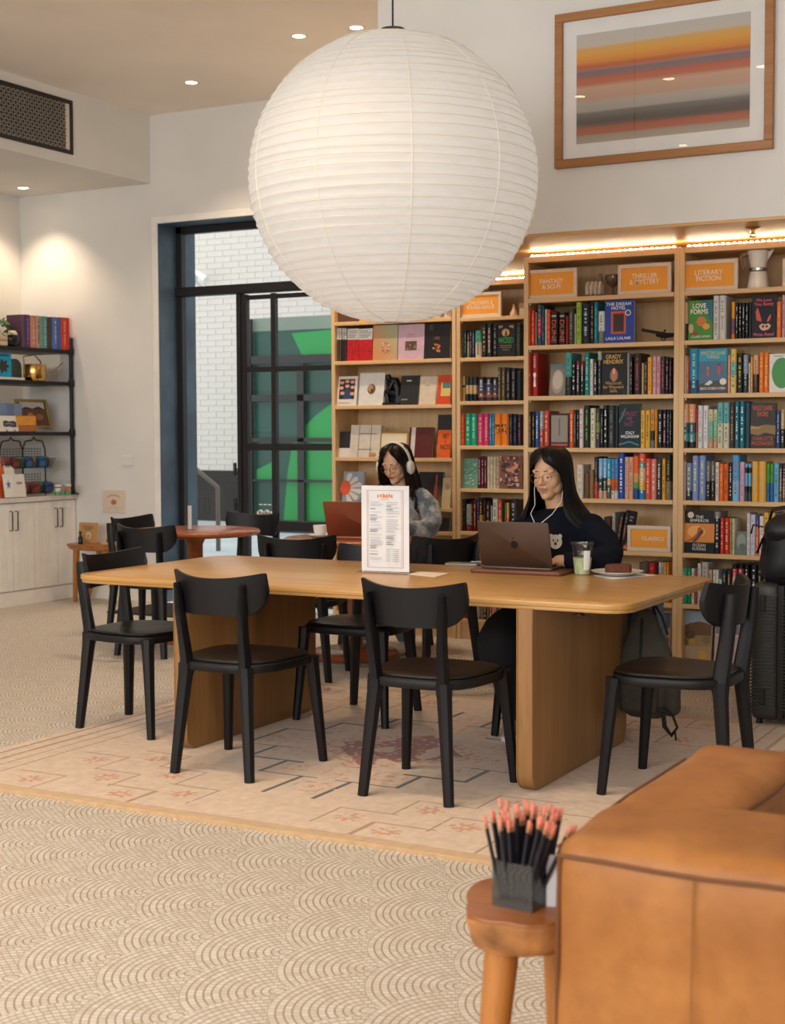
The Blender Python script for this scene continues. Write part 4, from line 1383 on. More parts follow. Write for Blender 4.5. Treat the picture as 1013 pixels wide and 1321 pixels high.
for k in range(14):
    hi = k < 7
    yy = sy(42) + yl + (yr_ - yl) * ((k % 7) + 0.5) / 7
    b = MB(); rbox(b, (-0.045, -0.042, 0), (0.045, 0.042, 0.085), 0.02, 2, 0.006, 0.008, seed=k)
    o = b.build('packet', pbr('packet_' + cols[(k * 3) % 10], cols[(k * 3) % 10], 0.5, var=0.35, vscale=60), None, (XS - 0.09 + 0.03 * (k % 2), yy, zc + (ztop * 0.48 if hi else 0.02) + 0.004), RND.uniform(-.5, .5))
    pn = ('maroon', 'rust', 'ochre', 'dark red', 'sea green', 'blue', 'leaf green', 'orange', 'mauve', 'indigo')[(k * 3) % 10]
    tag(o, ('small %s wrapped packet in the upper tier of the wire basket stand' if hi else 'small %s wrapped packet in the lower tier of the wire basket stand') % pn, 'packet', 'packets in the upper wire basket' if hi else 'packets in the lower wire basket')
# greeting cards in tiers
for i, (a, c, yt, yb, dx, col, mk, lab) in enumerate((
    (0, 7, 579, 600, -0.10, 'd8cbb0', None, 'cream greeting card at the back of the counter card rack'),
    (3, 17, 590, 615, -0.075, 'e4e0da', '4a4f58', 'white greeting card with a small dark print, counter card rack'),
    (-3, 8, 602, 616, -0.05, 'd9602c', None, 'orange greeting card in the counter card rack'),
    (8, 21, 601, 622, -0.045, 'e8e2d8', 'b08a5a', 'white greeting card with a gold ring print, counter card rack'),
    (1, 14, 612, 636, -0.02, 'e8e4de', '5a74b0', 'white greeting card with a blue starfish, front of the card rack'),
    (14, 28.5, 612, 636, -0.018, 'e4dcd2', 'a08a8a', 'white greeting card with a faint print, front of the card rack'))):
    y0, y1 = sy(a), sy(c); m_ = (a + c) / 2
    h_ = sz(m_, yt) - zc
    b = MB(); b.cbox((-(y1 - y0) / 2, 0, 0), ((y1 - y0) / 2, 0.003, h_), 0.0008)
    o = b.build('greeting_card', pbr('card_' + col, col, 0.7), None, (XS + dx * 1.3 + 0.05, (y0 + y1) / 2, zc + 0.004)); o.rotation_euler = (R_(-8), 0, R_(90))
    tag(o, lab, 'card', 'greeting cards on the counter')
    if mk:
        if 'starfish' in lab:
            sh = [(mk, [(0.5 + (0.3 if k % 2 == 0 else 0.1) * sin(k * pi / 5), 0.55 + (0.24 if k % 2 == 0 else 0.08) * cos(k * pi / 5)) for k in range(10)])]
        elif 'ring' in lab:
            sh = [(mk, OV(.5, .5, .26, .2)), (col, OV(.5, .5, .16, .12)), ('c06a3a', OV(.5, .48, .08, .06))]
        else:
            sh = [(mk, R4(0.25, 0.55, 0.75, 0.66))]
        art(o, sh, y1 - y0, h_)
for px, lab, c1, c2 in ((66, 'small glass jar of green and white sweets beside the wire baskets', '4fa06a', 'e8ece4'), (78.5, 'small glass jar of green and orange sweets by the shelf post', '58a070', 'd08a4a')):
    t = thing('candy_jar', lab, 'jar', (XS + 0.07, sy(px, 628), zc), 0, 'small candy jars')
    b = MB(); b.lathe([(0.02, 0), (0.026, 0.004), (0.027, 0.03), (0.02, 0.032)], 16); b.build('sweets', pbr('sweet_' + c1, c1, 0.5, var=0.3, vscale=120), t)
    b = MB(); b.lathe([(0.02, 0.031), (0.024, 0.036), (0.024, 0.055), (0.018, 0.06)], 16); b.build('topping', pbr('sweet_' + c2, c2, 0.5, var=0.3, vscale=120), t)
    b = MB(); b.lathe([(0.028, 0.0), (0.029, 0.06), (0.029, 0.075)], 16, cap=(False, False)); b.build('glass', M_glass, t)
    b = MB(); b.lathe([(0.029, 0.072), (0.03, 0.076), (0.03, 0.088), (0.028, 0.09)], 16); b.build('lid', pbr('jar_lid', 'd9d4c8', 0.4), t)

# ================================================================ wooden benches
M_slab = wood('live_edge_slab', 'a8682f', '85481f', 'x', 1.2, 0.35, 0.5)
M_sleg = wood('bench_leg', 'bd7a38', '9f602a', 'z', 1.2, 0.4)
def bench(name, label, loc, rx, ry, zt, th, legs, rz=0.0, seed=0.0, lk=1.0):
    t = thing(name, label, 'stool', loc, rz)
    b = MB()
    def ring(k, z):
        out = []
        for i in range(56):
            a = 2 * pi * i / 56
            r = 1 + 0.15 * mnoise.noise(Vector((cos(a) * 1.4 + seed, sin(a) * 1.4, 0))) + 0.07 * mnoise.noise(Vector((cos(a) * 4 + seed, sin(a) * 5, 2)))
            out.append((rx * r * k * cos(a), ry * r * k * sin(a), z + 0.004 * mnoise.noise(Vector((cos(a) * 3, sin(a) * 3, z * 30 + seed)))))
        return out
    b.loft([ring(0.80, zt - th), ring(0.90, zt - th * 0.8), ring(0.95, zt - th * 0.45), ring(0.99, zt - th * 0.2), ring(1.0, zt - 0.008), ring(0.985, zt - 0.001), ring(0.96, zt)], mf=lambda i, j: 1 if i < 4 else 0)
    b.build('seat_slab', [M_slab, pbr('live_edge_bark', 'a8703e', 0.6, var=0.5, vscale=16, bump=0.2, bscale=50)], t)
    for (x0, y0, x1, y1) in legs:
        b = MB(); b.tube([(x0, y0, zt - th * 0.6), (x0 * .9 + x1 * .1, y0 * .9 + y1 * .1, (zt - th) * .9), (x1, y1, 0.0)], [0.027 * lk, 0.027 * lk, 0.019 * lk], 12); b.build('leg', M_sleg, t)
    return t
bx, by = -7.60, 9.08
ZB = 0.475
bench('bench', 'three-legged live-edge wooden stool against the wall by the cabinets', (bx, by, 0), 0.27, 0.17, ZB, 0.045,
      [(-0.17, -0.03, onz(97, 776).x - bx, onz(97, 776).y - by), (0.14, -0.05, onz(148, 778).x - bx, onz(148, 778).y - by), (-0.02, 0.09, onz(117, 772).x - bx + 0.03, 0.17)], 0, 3.0)
k0, k1 = ony(100, 690, 9.12), ony(124, 690, 9.12)
t = thing('kraft_sign', 'brown kraft card sign propped up on the live-edge stool', 'sign', ((k0.x + k1.x) / 2, 9.12, ZB), rot=(R_(-8), 0, 0))
kw, kh = k1.x - k0.x, ony(112, 674, 9.12).z - ZB
b = MB(); b.cbox((-kw / 2, 0, 0), (kw / 2, 0.006, kh), 0.002); b.build('card', pbr('kraft', 'b98a58', 0.85, var=0.1, vscale=40), t)
art(t, [('5a4028', R4(.2, .80, .8, .83)), ('5a4028', R4(.25, .72, .78, .75)), ('6a4e34', R4(.3, .64, .7, .67)), ('e0c8a0', OV(.55, .36, .14, .18)), ('b98a58', OV(.55, .34, .08, .12)), ('2a2018', R4(.1, .08, .24, .34))], kw, kh)
t = thing('black_bottle', 'tiny black bottle on the live-edge stool in front of the kraft sign', 'bottle', (ony(106, 700, 9.05).x, 9.03, ZB))
b = MB(); b.lathe([(0.018, 0), (0.02, 0.01), (0.02, 0.05), (0.008, 0.065), (0.008, 0.085), (0.01, 0.09)], 14); b.build('body', pbr('bottle_black', '16151a', 0.3), t)
b = MB(); b.lathe([(0.009, 0.085), (0.011, 0.087), (0.011, 0.1)], 12); b.build('cap', M_pipe, t)
q0 = ony(150, 705, 9.06)
b = MB(); b.cbox((-0.10, -0.06, 0), (0.10, 0.06, 0.022), 0.004)
tray = tag(b.build('tray', pbr('tray_wood', 'c79a62', 0.6), None, (q0.x, 9.05, ZB)), 'pale wooden tray of snack packs on the live-edge stool', 'tray')
for k in range(5):
    b = MB(); rbox(b, (-0.02, -0.03, 0), (0.02, 0.03, 0.035), 0.01, 2, 0.003)
    tag(b.build('snack_pack', pbr('snack_' + str(k % 3), ('c9a078', 'a8764a', 'd8c0a0')[k % 3], 0.6, var=0.2, vscale=60), None, (q0.x - 0.075 + 0.037 * k, 9.05 + 0.02 * (-1) ** k, ZB + 0.022), 0.2 * k), ('tan snack pack at the wall end of', 'brown snack pack next to the cream one in', 'cream snack pack in', 'tan snack pack between cream and brown ones in', 'brown snack pack at the room end of')[k] + ' the tray on the live-edge stool', 'snack', 'snack packs in the tray')
# notice on the wall
w0, w1 = ony(132, 632, YW), ony(162.5, 662, YW)
t = thing('wall_notice', 'square pale notice with a small biscuit picture on the wall over the stool', 'sign', ((w0.x + w1.x) / 2, YW, w1.z))
ww, wh = w1.x - w0.x, w0.z - w1.z
b = MB(); b.cbox((-ww / 2, -0.004, 0), (ww / 2, 0, wh), 0.001); b.build('sheet', pbr('notice_paper', 'd9c8b6', 0.6), t)
arc = [(.5 + .3 * cos(R_(a)), .6 + .22 * sin(R_(a))) for a in range(20, 161, 14)]
arc2 = [(.5 + .25 * cos(R_(a)), .6 + .15 * sin(R_(a))) for a in range(160, 19, -14)]
art(t, [('c9a08a', arc + arc2), ('b8754a', OV(.5, .47, .13, .12, 8)), ('d0b49c', R4(.3, .22, .7, .26))], ww, wh, 'notice_print', 0.0048)
# blank wall plate
o0 = ony(165, 594, YW)
b = MB(); b.cbox((-0.06, -0.006, -0.04), (0.06, 0, 0.04), 0.003); tag(b.build('wall_plate', M_wall, None, (o0.x, YW, o0.z)), 'blank white plate on the wall beside the glazed door', 'wall plate')

# ================================================================ things on the long table
Z0 = ZT
# menu in an upright clear holder
m0, m1 = onz(467, 738, Z0), onz(528, 740.5, Z0)
t = thing('menu_stand', 'printed menu in a clear upright holder on the long table', 'menu', ((m0.x + m1.x) / 2, (m0.y + m1.y) / 2, Z0), math.atan2(m1.y - m0.y, m1.x - m0.x))
mw_ = (m1 - m0).length; mh = ony(497, 625.5, (m0.y + m1.y) / 2).z - Z0
b = MB(); b.cbox((-mw_ / 2 - 0.012, -0.045, 0), (mw_ / 2 + 0.012, 0.045, 0.006), 0.002); b.cbox((-mw_ / 2 - 0.003, 0.003, 0.006), (mw_ / 2 + 0.003, 0.005, mh), 0.0005)
b.build('holder', glass('acrylic', (0.97, 0.97, 0.97), 0.02, 0.3), t)
b = MB(); b.box((-mw_ / 2, -0.0005, 0.008), (mw_ / 2, 0.0025, mh - 0.004)); b.build('sheet', pbr('menu_paper', 'e2e4e8', 0.75), t)
sh = []
for u0, v0, u1, v1 in ((.115, .06, .128, .94), (.872, .06, .885, .94), (.115, .934, .885, .94), (.115, .06, .885, .066)):
    sh.append(('cda192', R4(u0, v0, u1, v1)))
for u0, v0, u1, v1 in ((.15, .075, .155, .925), (.845, .075, .85, .925)):
    sh.append(('9aa0a8', R4(u0, v0, u1, v1)))
rr = random.Random(3)
for k, u in enumerate((.34, .40, .45, .49, .53, .58, .63)):
    sh.append(('e08a4a', R4(u, .855 + .004 * (k % 2), u + .03, .888 + .006 * (k % 3))))
sh.append(('e4a070', R4(.42, .835, .58, .842)))
for col in (.19, .54):
    v = .80
    while v > (.30 if col > .5 else .12):
        L = rr.uniform(.16, .28)
        hd = rr.random() < .28
        sh.append(('8a8d95' if hd else 'b9bbc1', R4(col, v, col + (L * .6 if hd else L), v + (.010 if hd else .007))))
        v -= rr.choice((.018, .018, .022, .036))
for r_ in range(7):
    sh.append(('b4b6bc', R4(.54, .27 - r_ * .022, .62, .278 - r_ * .022))); sh.append(('b4b6bc', R4(.67, .27 - r_ * .022, .80, .278 - r_ * .022)))
art(t, sh, mw_, mh, 'menu_print', 0.0012)
# loose card
b = MB(); c = [onz(*p, Z0 + 0.001) for p in ((526, 741), (541, 737.5), (579, 740), (561, 745))]
b.add([tuple(p) for p in c] + [(p.x, p.y, Z0 + 0.0025) for p in c], [(4, 7, 6, 5), (0, 1, 5, 4), (1, 2, 6, 5), (2, 3, 7, 6), (3, 0, 4, 7)])
tag(b.build('card', pbr('card_cream', 'ead8c2', 0.8), sharp=None), 'small cream card lying flat beside the menu stand', 'card')
# phone with its cable
pp = onz(597, 729, Z0)
t = thing('phone', 'dark phone in a pale case lying on the long table by the laptop', 'phone', (pp.x, pp.y, Z0), R_(12))
b = MB(); b.slab(rrect(-0.078, -0.038, 0.078, 0.038, 0.012, 4), 0, 0.011, 0.002); b.build('case', pbr('phone_case', 'a8a29c', 0.4), t)
b = MB(); b.slab(rrect(-0.074, -0.034, 0.074, 0.034, 0.010, 4), 0.0105, 0.0118); b.build('screen', pbr('phone_screen', '0e0e12', 0.1), t)
pts = []
e0, e1 = onz(610, 728, Z0 + 0.004), onz(625, 727, Z0 + 0.004)
for k in range(40):
    f = k / 39
    pts.append((e0.x + (e1.x - e0.x) * f + 0.022 * sin(f * 15), e0.y + (e1.y - e0.y) * f + 0.03 * cos(f * 15), Z0 + 0.006 + 0.012 * abs(sin(f * 8))))
b = MB(); b.tube(pts, 0.0022, 5)
tag(b.build('charging_cable', pbr('cable_white', 'eeeae4', 0.5)), 'white cable in loose loops beside the phone', 'cable')

def laptop(name, label, loc, rz, w_, dlen, hl, tilt, col, logo, sleeve=None):
    t = thing(name, label, 'laptop', loc, rz)
    M_l = pbr('laptop_' + col, col, 0.38, 0.75, var=0.04)
    b = MB(); b.slab(rrect(-w_ / 2, 0, w_ / 2, dlen, 0.012, 4), 0, 0.011, 0.003); b.build('base', M_l, t)
    b = MB(); b.slab(rrect(-w_ / 2 + 0.02, 0.03, w_ / 2 - 0.02, 0.13, 0.004, 2), 0.011, 0.012); b.build('keyboard', pbr('keys', '141417', 0.6), t)
    b = MB()
    b.slab(rrect(-w_ / 2, 0, w_ / 2, hl, 0.012, 4), -0.006, 0.0, 0.002)
    lid = b.build('lid', M_l, t, (0, 0.004, 0.012)); lid.rotation_euler = (R_(tilt), 0, 0)
    b = MB(); b.slab(rrect(-w_ / 2 + 0.006, 0.008, w_ / 2 - 0.006, hl - 0.006, 0.008, 4), -0.0068, -0.0058); b.build('screen', pbr('screen_glass', '0a0b10', 0.08), lid)
    if logo:
        def bez(pts):
            return pts
        s = 0.019
        body = []
        for a in range(0, 360, 12):
            th = R_(a); r = 1.0 + 0.06 * cos(2 * th) + 0.05 * cos(4 * th)
            x, y = r * cos(th) * 0.92, r * sin(th)
            if abs(x) < 0.3 and y > 0.5: y -= 0.18 * (1 - abs(x) / 0.3)
            if abs(x) < 0.25 and y < -0.6: y += 0.14 * (1 - abs(x) / 0.25)
            bx_ = (x - 1.12) ** 2 + (y - 0.15) ** 2
            if bx_ < 0.45 ** 2:
                d = math.sqrt(bx_); x, y = 1.12 + (x - 1.12) / d * 0.45, 0.15 + (y - 0.15) / d * 0.45
            body.append((x * s, y * s))
        leaf = [(0.02 * 0.1, 1.15 * s), (0.05 * s, 1.45 * s), (0.3 * s, 1.75 * s), (0.42 * s, 1.78 * s), (0.38 * s, 1.5 * s), (0.2 * s, 1.22 * s)]
        b = MB(); cy_ = hl * 0.5
        b.add([(-x, y + cy_, 0.0004) for x, y in body], [tuple(range(len(body)))])
        b.add([(-x, y + cy_, 0.0004) for x, y in leaf], [tuple(range(len(leaf)))])
        b.build('logo', pbr('logo_black', '141316', 0.2), lid, sharp=None)
    return t
# woman's laptop on a leather sleeve: lid back faces the room, so the base points away
a0, a1 = onz(622, 734, Z0), onz(735, 738, Z0)
l0, l1 = ony(628, 727, 5.93), ony(722, 729, 5.93)
sl = MB(); cxs = (-2.76 - 2.33) / 2
sl.slab(rrect(-0.215, -0.02, 0.215, 0.27, 0.02, 5), 0, 0.018, 0.005)
sleeve = tag(sl.build('laptop_sleeve', pbr('sleeve_brown', '6b3a26', 0.45, var=0.12, vscale=20, bump=0.05), None, (-2.555, 5.86, Z0), R_(2)), 'brown leather laptop sleeve lying under the open dark laptop', 'sleeve')
laptop('laptop', 'open dark bronze laptop with a fruit logo, on a leather sleeve', (-2.565, 5.885, Z0 + 0.018), R_(2), 0.335, 0.235, 0.206, 105, '5a4a40', True)

# iced drink
cp = onz(751.5, 741, Z0)
t = thing('iced_drink', 'clear plastic cup with a pale green iced drink and domed rim', 'drink', (cp.x, cp.y, Z0))
b = MB(); b.lathe([(0.034, 0), (0.036, 0.003), (0.047, 0.128), (0.0485, 0.134), (0.047, 0.136)], 28, cap=(True, False)); b.build('cup', glass('cup_plastic', (0.97, 0.98, 0.97), 0.03, 0.4), t)
b = MB(); b.lathe([(0.0335, 0.002), (0.041, 0.074), (0.0, 0.074)], 28); b.build('drink', pbr('matcha', 'b9c49a', 0.4, var=0.25, vscale=40), t)
b = MB(); b.lathe([(0.050, 0.132), (0.0515, 0.136), (0.0505, 0.143), (0.044, 0.146), (0.0, 0.144)], 28); b.build('lid', glass('lid_plastic', (0.96, 0.97, 0.96), 0.05, 0.6), t)
b = MB()
def lab(u, v):
    a = R_(-62 + 40 * u); z = 0.022 + 0.085 * v; r = 0.0365 + (0.0485 - 0.036) * z / 0.134 + 0.0004
    return (r * cos(a), r * sin(a), z)
b.surf(lab, 6, 2); b.build('label', pbr('sticker', 'eeeeec', 0.7), t)
rr = random.Random(2)
for k in range(5):
    b = MB(); s = 0.012; rbox(b, (-s, -s, -s), (s, s, s), 0.004, 1)
    o = b.build('ice_cube', glass('ice', (0.95, 0.97, 0.96), 0.1, 0.5), t, (rr.uniform(-.018, .018), rr.uniform(-.018, .018), 0.085 + 0.008 * (k % 2)), rr.uniform(0, 3))
# napkin, plate, cake
b = MB(); c = [onz(*p, Z0) for p in ((766, 742.5), (792, 747.5), (846, 742.5), (815, 738.5))]
b.add([(p.x, p.y, Z0 + 0.0005) for p in c] + [(p.x, p.y, Z0 + 0.002) for p in c], [(4, 5, 6, 7), (0, 1, 5, 4), (1, 2, 6, 5), (2, 3, 7, 6), (3, 0, 4, 7)])
tag(b.build('napkin', pbr('napkin_white', 'f0ece6', 0.85), sharp=None), 'white paper napkin lying under the cake plate', 'napkin')
pl = Vector((-2.135, 5.985, Z0))
b = MB(); b.lathe([(0.05, 0.002), (0.06, 0.003), (0.085, 0.011), (0.112, 0.019), (0.113, 0.021), (0.084, 0.014), (0.06, 0.0075), (0.0, 0.007)], 40)
tag(b.build('plate', pbr('plate_white', 'e6e1d8', 0.25), None, (pl.x, pl.y, Z0 + 0.0025)), 'small round white plate with a slice of cake on it', 'plate')
b = MB(); rbox(b, (-0.055, -0.025, 0), (0.055, 0.03, 0.042), 0.008, 4, 0.002, 0.004)
ck = tag(b.build('cake_slice', pbr('cake_brown', '5a2c18', 0.8, var=0.35, vscale=60, bump=0.4, bscale=150), None, (pl.x + 0.005, pl.y - 0.005, Z0 + 0.0095), R_(14)), 'dark brown loaf cake slice on the white plate', 'cake')
pts = [onz(*p, Z0 + 0.004) for p in ((712, 733), (740, 733), (760, 730), (772, 732), (774, 736), (766, 737))]
b = MB(); b.tube(pts, 0.0025, 6); tag(b.build('earphone_cable', pbr('cable_white', 'eeeae4', 0.5)), 'white earphone cable curling past the iced drink', 'cable')

# ================================================================ things on the round tables
RZ = 0.735
t = thing('card_holder', 'clear acrylic card holder standing on the empty round table', 'holder', (-5.60, 7.62, RZ), R_(30))
hh_ = 0.155
b = MB(); b.cbox((-0.012, -0.003, 0.004), (0.012, 0.003, hh_), 0.001); b.build('upright', pbr('acrylic_white', 'cfc9c0', 0.3), t)
b = MB(); b.slab(circle(0.045, 20), 0, 0.006, 0.002); b.build('foot', glass('acrylic', (0.97, 0.97, 0.97), 0.02, 0.3), t)
c0 = onz(412, 686, RZ)
t = thing('coffee_cup', 'white coffee cup on a saucer beside the copper laptop', 'cup', (-4.50, 7.42, RZ))
b = MB(); b.lathe([(0.035, 0.002), (0.05, 0.004), (0.076, 0.016), (0.077, 0.018), (0.05, 0.008), (0.0, 0.007)], 32); b.build('saucer', pbr('cup_white', 'e9e4dc', 0.25), t)
b = MB(); b.lathe([(0.026, 0.008), (0.028, 0.01), (0.040, 0.035), (0.044, 0.072), (0.0425, 0.072), (0.038, 0.036), (0.0, 0.02)], 28); b.build('cup', pbr('cup_white', 'e9e4dc', 0.25), t)
b = MB(); b.tube([(0.042, 0, 0.06), (0.062, 0, 0.058), (0.066, 0, 0.042), (0.056, 0, 0.028), (0.038, 0, 0.026)], 0.005, 8); b.build('handle', pbr('cup_white', 'e9e4dc', 0.25), t)
laptop('laptop', 'open copper coloured laptop on the round table in front of the reading woman', (-4.26, 7.40, RZ), R_(10), 0.33, 0.235, 0.225, 112, '9a5a40', False)

# ================================================================ hanging backpack
def backpack():
    t = thing('backpack', 'dark olive backpack hanging by its straps from the end of the long table', 'bag', (-2.005, 5.98, 0.135))
    M_b = pbr('bag_canvas', '46423a', 0.85, var=0.15, vscale=25, bump=0.15, bscale=300)
    M_bd = pbr('bag_webbing', '1d1b19', 0.8)
    def cross(z):
        f = z / 0.46
        w_ = 0.125 * (1 - 0.70 * max(0, (f - 0.50) / 0.50) ** 1.1) * (0.55 + 0.45 * min(1, f / 0.12) ** 0.6)
        d = 0.065 * (1 - 0.5 * max(0, (f - 0.6) / 0.4)) * (0.5 + 0.5 * min(1, f / 0.12) ** 0.6)
        return w_, d
    rings = []
    for i in range(15):
        z = 0.46 * i / 14
        w_, d = cross(z)
        ring = []
        for k in range(28):
            a = 2 * pi * k / 28
            e = 2.6; r = (abs(cos(a)) ** e + abs(sin(a)) ** e) ** (-1 / e)
            p = Vector((w_ * r * cos(a), d * r * sin(a), z))
            nn = mnoise.noise(p * 14); p += Vector((cos(a), sin(a), 0)) * nn * 0.010
            ring.append(p)
        rings.append(ring)
    b = MB(); b.loft(rings); b.build('body', M_b, t)
    b = MB(); rbox(b, (-0.08, -0.095, 0.03), (0.075, -0.045, 0.20), 0.02, 4, 0.006, 0.006); b.build('front_pocket', M_b, t)
    b = MB(); rbox(b, (0.09, -0.045, 0.02), (0.15, 0.045, 0.26), 0.02, 4, 0.004, 0.006); b.build('side_pocket', M_b, t)
    b = MB(); b.tube([(0, -0.066, 0.05), (0.002, -0.072, 0.22), (0.0, -0.045, 0.43)], 0.006, 6); b.build('zip', M_bd, t)
    for x0 in (-0.03, 0.045):
        b = MB(); b.tube([(x0, 0.0, 0.44), (x0 * .8 - 0.01, -0.005, 0.5), (x0 * .4 - 0.02, -0.005, 0.575)], [(0.013, 0.004)] * 3, 8); b.build('strap', M_bd, t)
    b = MB(); b.tube([(0.10, 0.0, 0.36), (0.075, -0.01, 0.44), (0.02, -0.01, 0.52), (-0.005, -0.01, 0.575)], [(0.012, 0.004)] * 4, 8); b.build('strap', M_bd, t)
    b = MB(); b.tube([(0.10, -0.06, 0.06), (0.145, -0.07, 0.03), (0.165, -0.07, -0.02), (0.14, -0.07, -0.055), (0.11, -0.07, -0.02), (0.10, -0.06, 0.04)], [(0.011, 0.003)] * 6, 8)
    b.tube([(0.155, -0.07, -0.03), (0.16, -0.07, -0.075)], [(0.010, 0.003)] * 2, 6); b.build('loose_strap', M_bd, t)
backpack()

# ================================================================ suitcase with a bag on top
sc0 = ony(968, 850, 6.62); 
SX0, SX1 = sc0.x, sc0.x + 0.27
t = thing('suitcase', 'upright dark grey ribbed hard-shell suitcase in front of the bookcases', 'suitcase', (SX0, 6.62, 0))
M_su = pbr('suitcase_shell', '33332f', 0.45, var=0.05)
zs = ony(985, 752, 6.62).z
for nm, xa, xb in (('shell', 0.0, 0.125), ('shell', 0.145, 0.27)):
    b = MB(); rbox(b, (xa, 0.0, 0.035), (xb, 0.40, zs), 0.035, 3); s_ = b.build(nm, M_su, t)
    rm = MB(); rm.cbox((xa - 0.002, -0.003, 0), (xb - 0.006, 0.40, 0.006), 0.002); rme = rm.mesh('rib', M_su)
    z = 0.09
    while z < zs - 0.06:
        place('rib', rme, s_, (0, 0, z)); z += 0.0155
b = MB(); b.box((0.122, 0.012, 0.05), (0.148, 0.39, zs - 0.012)); b.build('zip_band', pbr('zip_black', '151416', 0.6), t)
for z in (0.11, zs - 0.13):
    b = MB(); b.cbox((0.045, -0.012, z), (0.07, 0.002, z + 0.075), 0.004); b.build('carry_handle', pbr('handle_black', '121214', 0.5), t)
for xx in (0.03, 0.24):
    for yy in (0.06, 0.34):
        b = MB(); b.at(Matrix.Translation((xx, yy, 0.022)) @ Matrix.Rotation(pi / 2, 4, 'Y')).lathe([(0.018, -0.012), (0.022, -0.009), (0.022, 0.009), (0.018, 0.012)], 14); b.build('wheel', pbr('wheel_black', '18181a', 0.5), t)
t2 = thing('travel_bag', 'slouchy black bag set on top of the ribbed suitcase', 'bag', (SX0 + 0.15, 6.80, zs))
M_nb = pbr('nylon_black', '131317', 0.5, var=0.2, vscale=20, bump=0.1)
b = MB(); rbox(b, (-0.12, -0.15, 0), (0.16, 0.16, 0.27), 0.07, 6, 0.02, 0.03, seed=4); b.build('body', M_nb, t2)
b = MB(); rbox(b, (-0.10, -0.17, 0.19), (0.15, 0.15, 0.30), 0.05, 5, 0.012, 0.03, seed=9); b.build('flap', M_nb, t2)
b = MB(); b.tube([(-0.10, -0.06, 0.27), (-0.08, -0.08, 0.33), (0.0, -0.09, 0.345), (0.09, -0.07, 0.31)], [(0.02, 0.007)] * 4, 8); b.build('handle', M_nb, t2)
b = MB(); b.tube([(-0.11, -0.12, 0.25), (-0.155, -0.13, 0.26), (-0.165, -0.13, 0.22)], [(0.02, 0.004), (0.022, 0.004), (0.018, 0.004)], 8); b.tube([(-0.115, -0.1, 0.2), (-0.14, -0.12, 0.13)], [(0.014, 0.004)] * 2, 6); b.build('strap_end', M_nb, t2)
b = MB(); b.tube([(-0.09, 0.05, 0.02), (-0.095, 0.06, -0.02), (-0.09, 0.05, 0.10)], 0.006, 6); b.build('telescopic_handle', M_nb, t2)
lm_ = MB(); lm_.cbox((0.02, -0.182, 0.20), (0.06, -0.178, 0.235), 0.001); lm_.build('logo_patch', pbr('patch_white', 'd8d4ce', 0.6), t2)

# ================================================================ leather sofa
def leather():
    m, tn, p = newmat('tan_leather')
    co = tn.coord('Object')
    n1 = tn.noise(co, 3.2, 5.0, 0.6); n2 = tn.noise(co, 16.0, 4.0, 0.6); n3 = tn.noise(co, 240.0, 2.0)
    c = tn.mix(tn.mapr(n1, 0.32, 0.68), lin('96591f'), lin('ba7a3a'))
    c = tn.mix(tn.mapr(n2, 0.45, 0.75, 0, 0.4), c, lin('7f4a1c'))
    tn.link(c, p.inputs['Base Color']); p.inputs['Roughness'].default_value = 0.52
    tn.link(tn.bump(tn.m('ADD', tn.m('MULTIPLY', n2, 0.6), tn.m('MULTIPLY', n3, 0.25)), 0.22, 0.006), p.inputs['Normal'])
    return m
M_lea = leather()
M_seam = pbr('leather_seam', '6d3f1c', 0.6)
sx0, syn, zso = -0.972, 2.385, 0.645
t = thing('sofa', 'tan leather sofa with chunky square arms and dark stitched seams', 'sofa', (sx0, syn, 0))
b = MB(); rbox(b, (0, 0, 0.05), (1.9, 0.36, zso), 0.045, 10, 0.012, 0.012, seed=1); b.build('backrest', M_lea, t)
b = MB(); rbox(b, (0.001, 0.05, 0.05), (0.26, 0.90, zso - 0.002), 0.05, 10, 0.010, 0.012, seed=2); b.build('arm', M_lea, t)
b = MB(); rbox(b, (0.25, 0.34, 0.08), (1.9, 0.90, 0.40), 0.05, 8, 0.02, 0.01, seed=3); b.build('seat_cushion', M_lea, t)
b = MB()
b.tube([(0.012, -0.004 - 0.004 * sin(k), zso - 0.035 + 0.002 * sin(k * 2)) if k == 0 else (0.012 + 0.09 * k, -0.010 - 0.003 * abs(sin(k)), zso - 0.036 + 0.003 * sin(k * 1.7)) for k in range(20)], 0.0042, 6)
b.build('seam', M_seam, t)
b = MB(); b.tube([(0.013, 0.010, zso - 0.04), (0.009, 0.010, 0.45), (0.009, 0.010, 0.25), (0.012, 0.012, 0.07)], 0.0045, 6); b.build('seam', M_seam, t)
b = MB(); b.tube([(0.262, -0.008, zso - 0.036), (0.262, -0.0165, 0.50), (0.262, -0.0175, 0.30), (0.262, -0.008, 0.07)], 0.0016, 6); b.build('seam', pbr('leather_seam_pale', '9a6430', 0.6), t)
b = MB(); b.tube([(0.245, 0.30, zso - 0.004), (0.255, 0.36, zso - 0.012), (0.258, 0.55, zso - 0.02), (0.258, 0.86, zso - 0.02)], 0.004, 6); b.build('seam', M_seam, t)
b = MB(); b.tube([(0.002, 0.03, zso - 0.03), (0.0, 0.4, zso - 0.022), (0.0, 0.8, zso - 0.025)], 0.003, 6); b.build('seam', M_seam, t)
for xx, yy in ((0.08, 0.08), (0.08, 0.82), (1.8, 0.08), (1.8, 0.82)):
    b = MB(); b.cbox((xx - 0.03, yy - 0.03, 0), (xx + 0.03, yy + 0.03, 0.06), 0.004); b.build('foot', M_pipe, t)

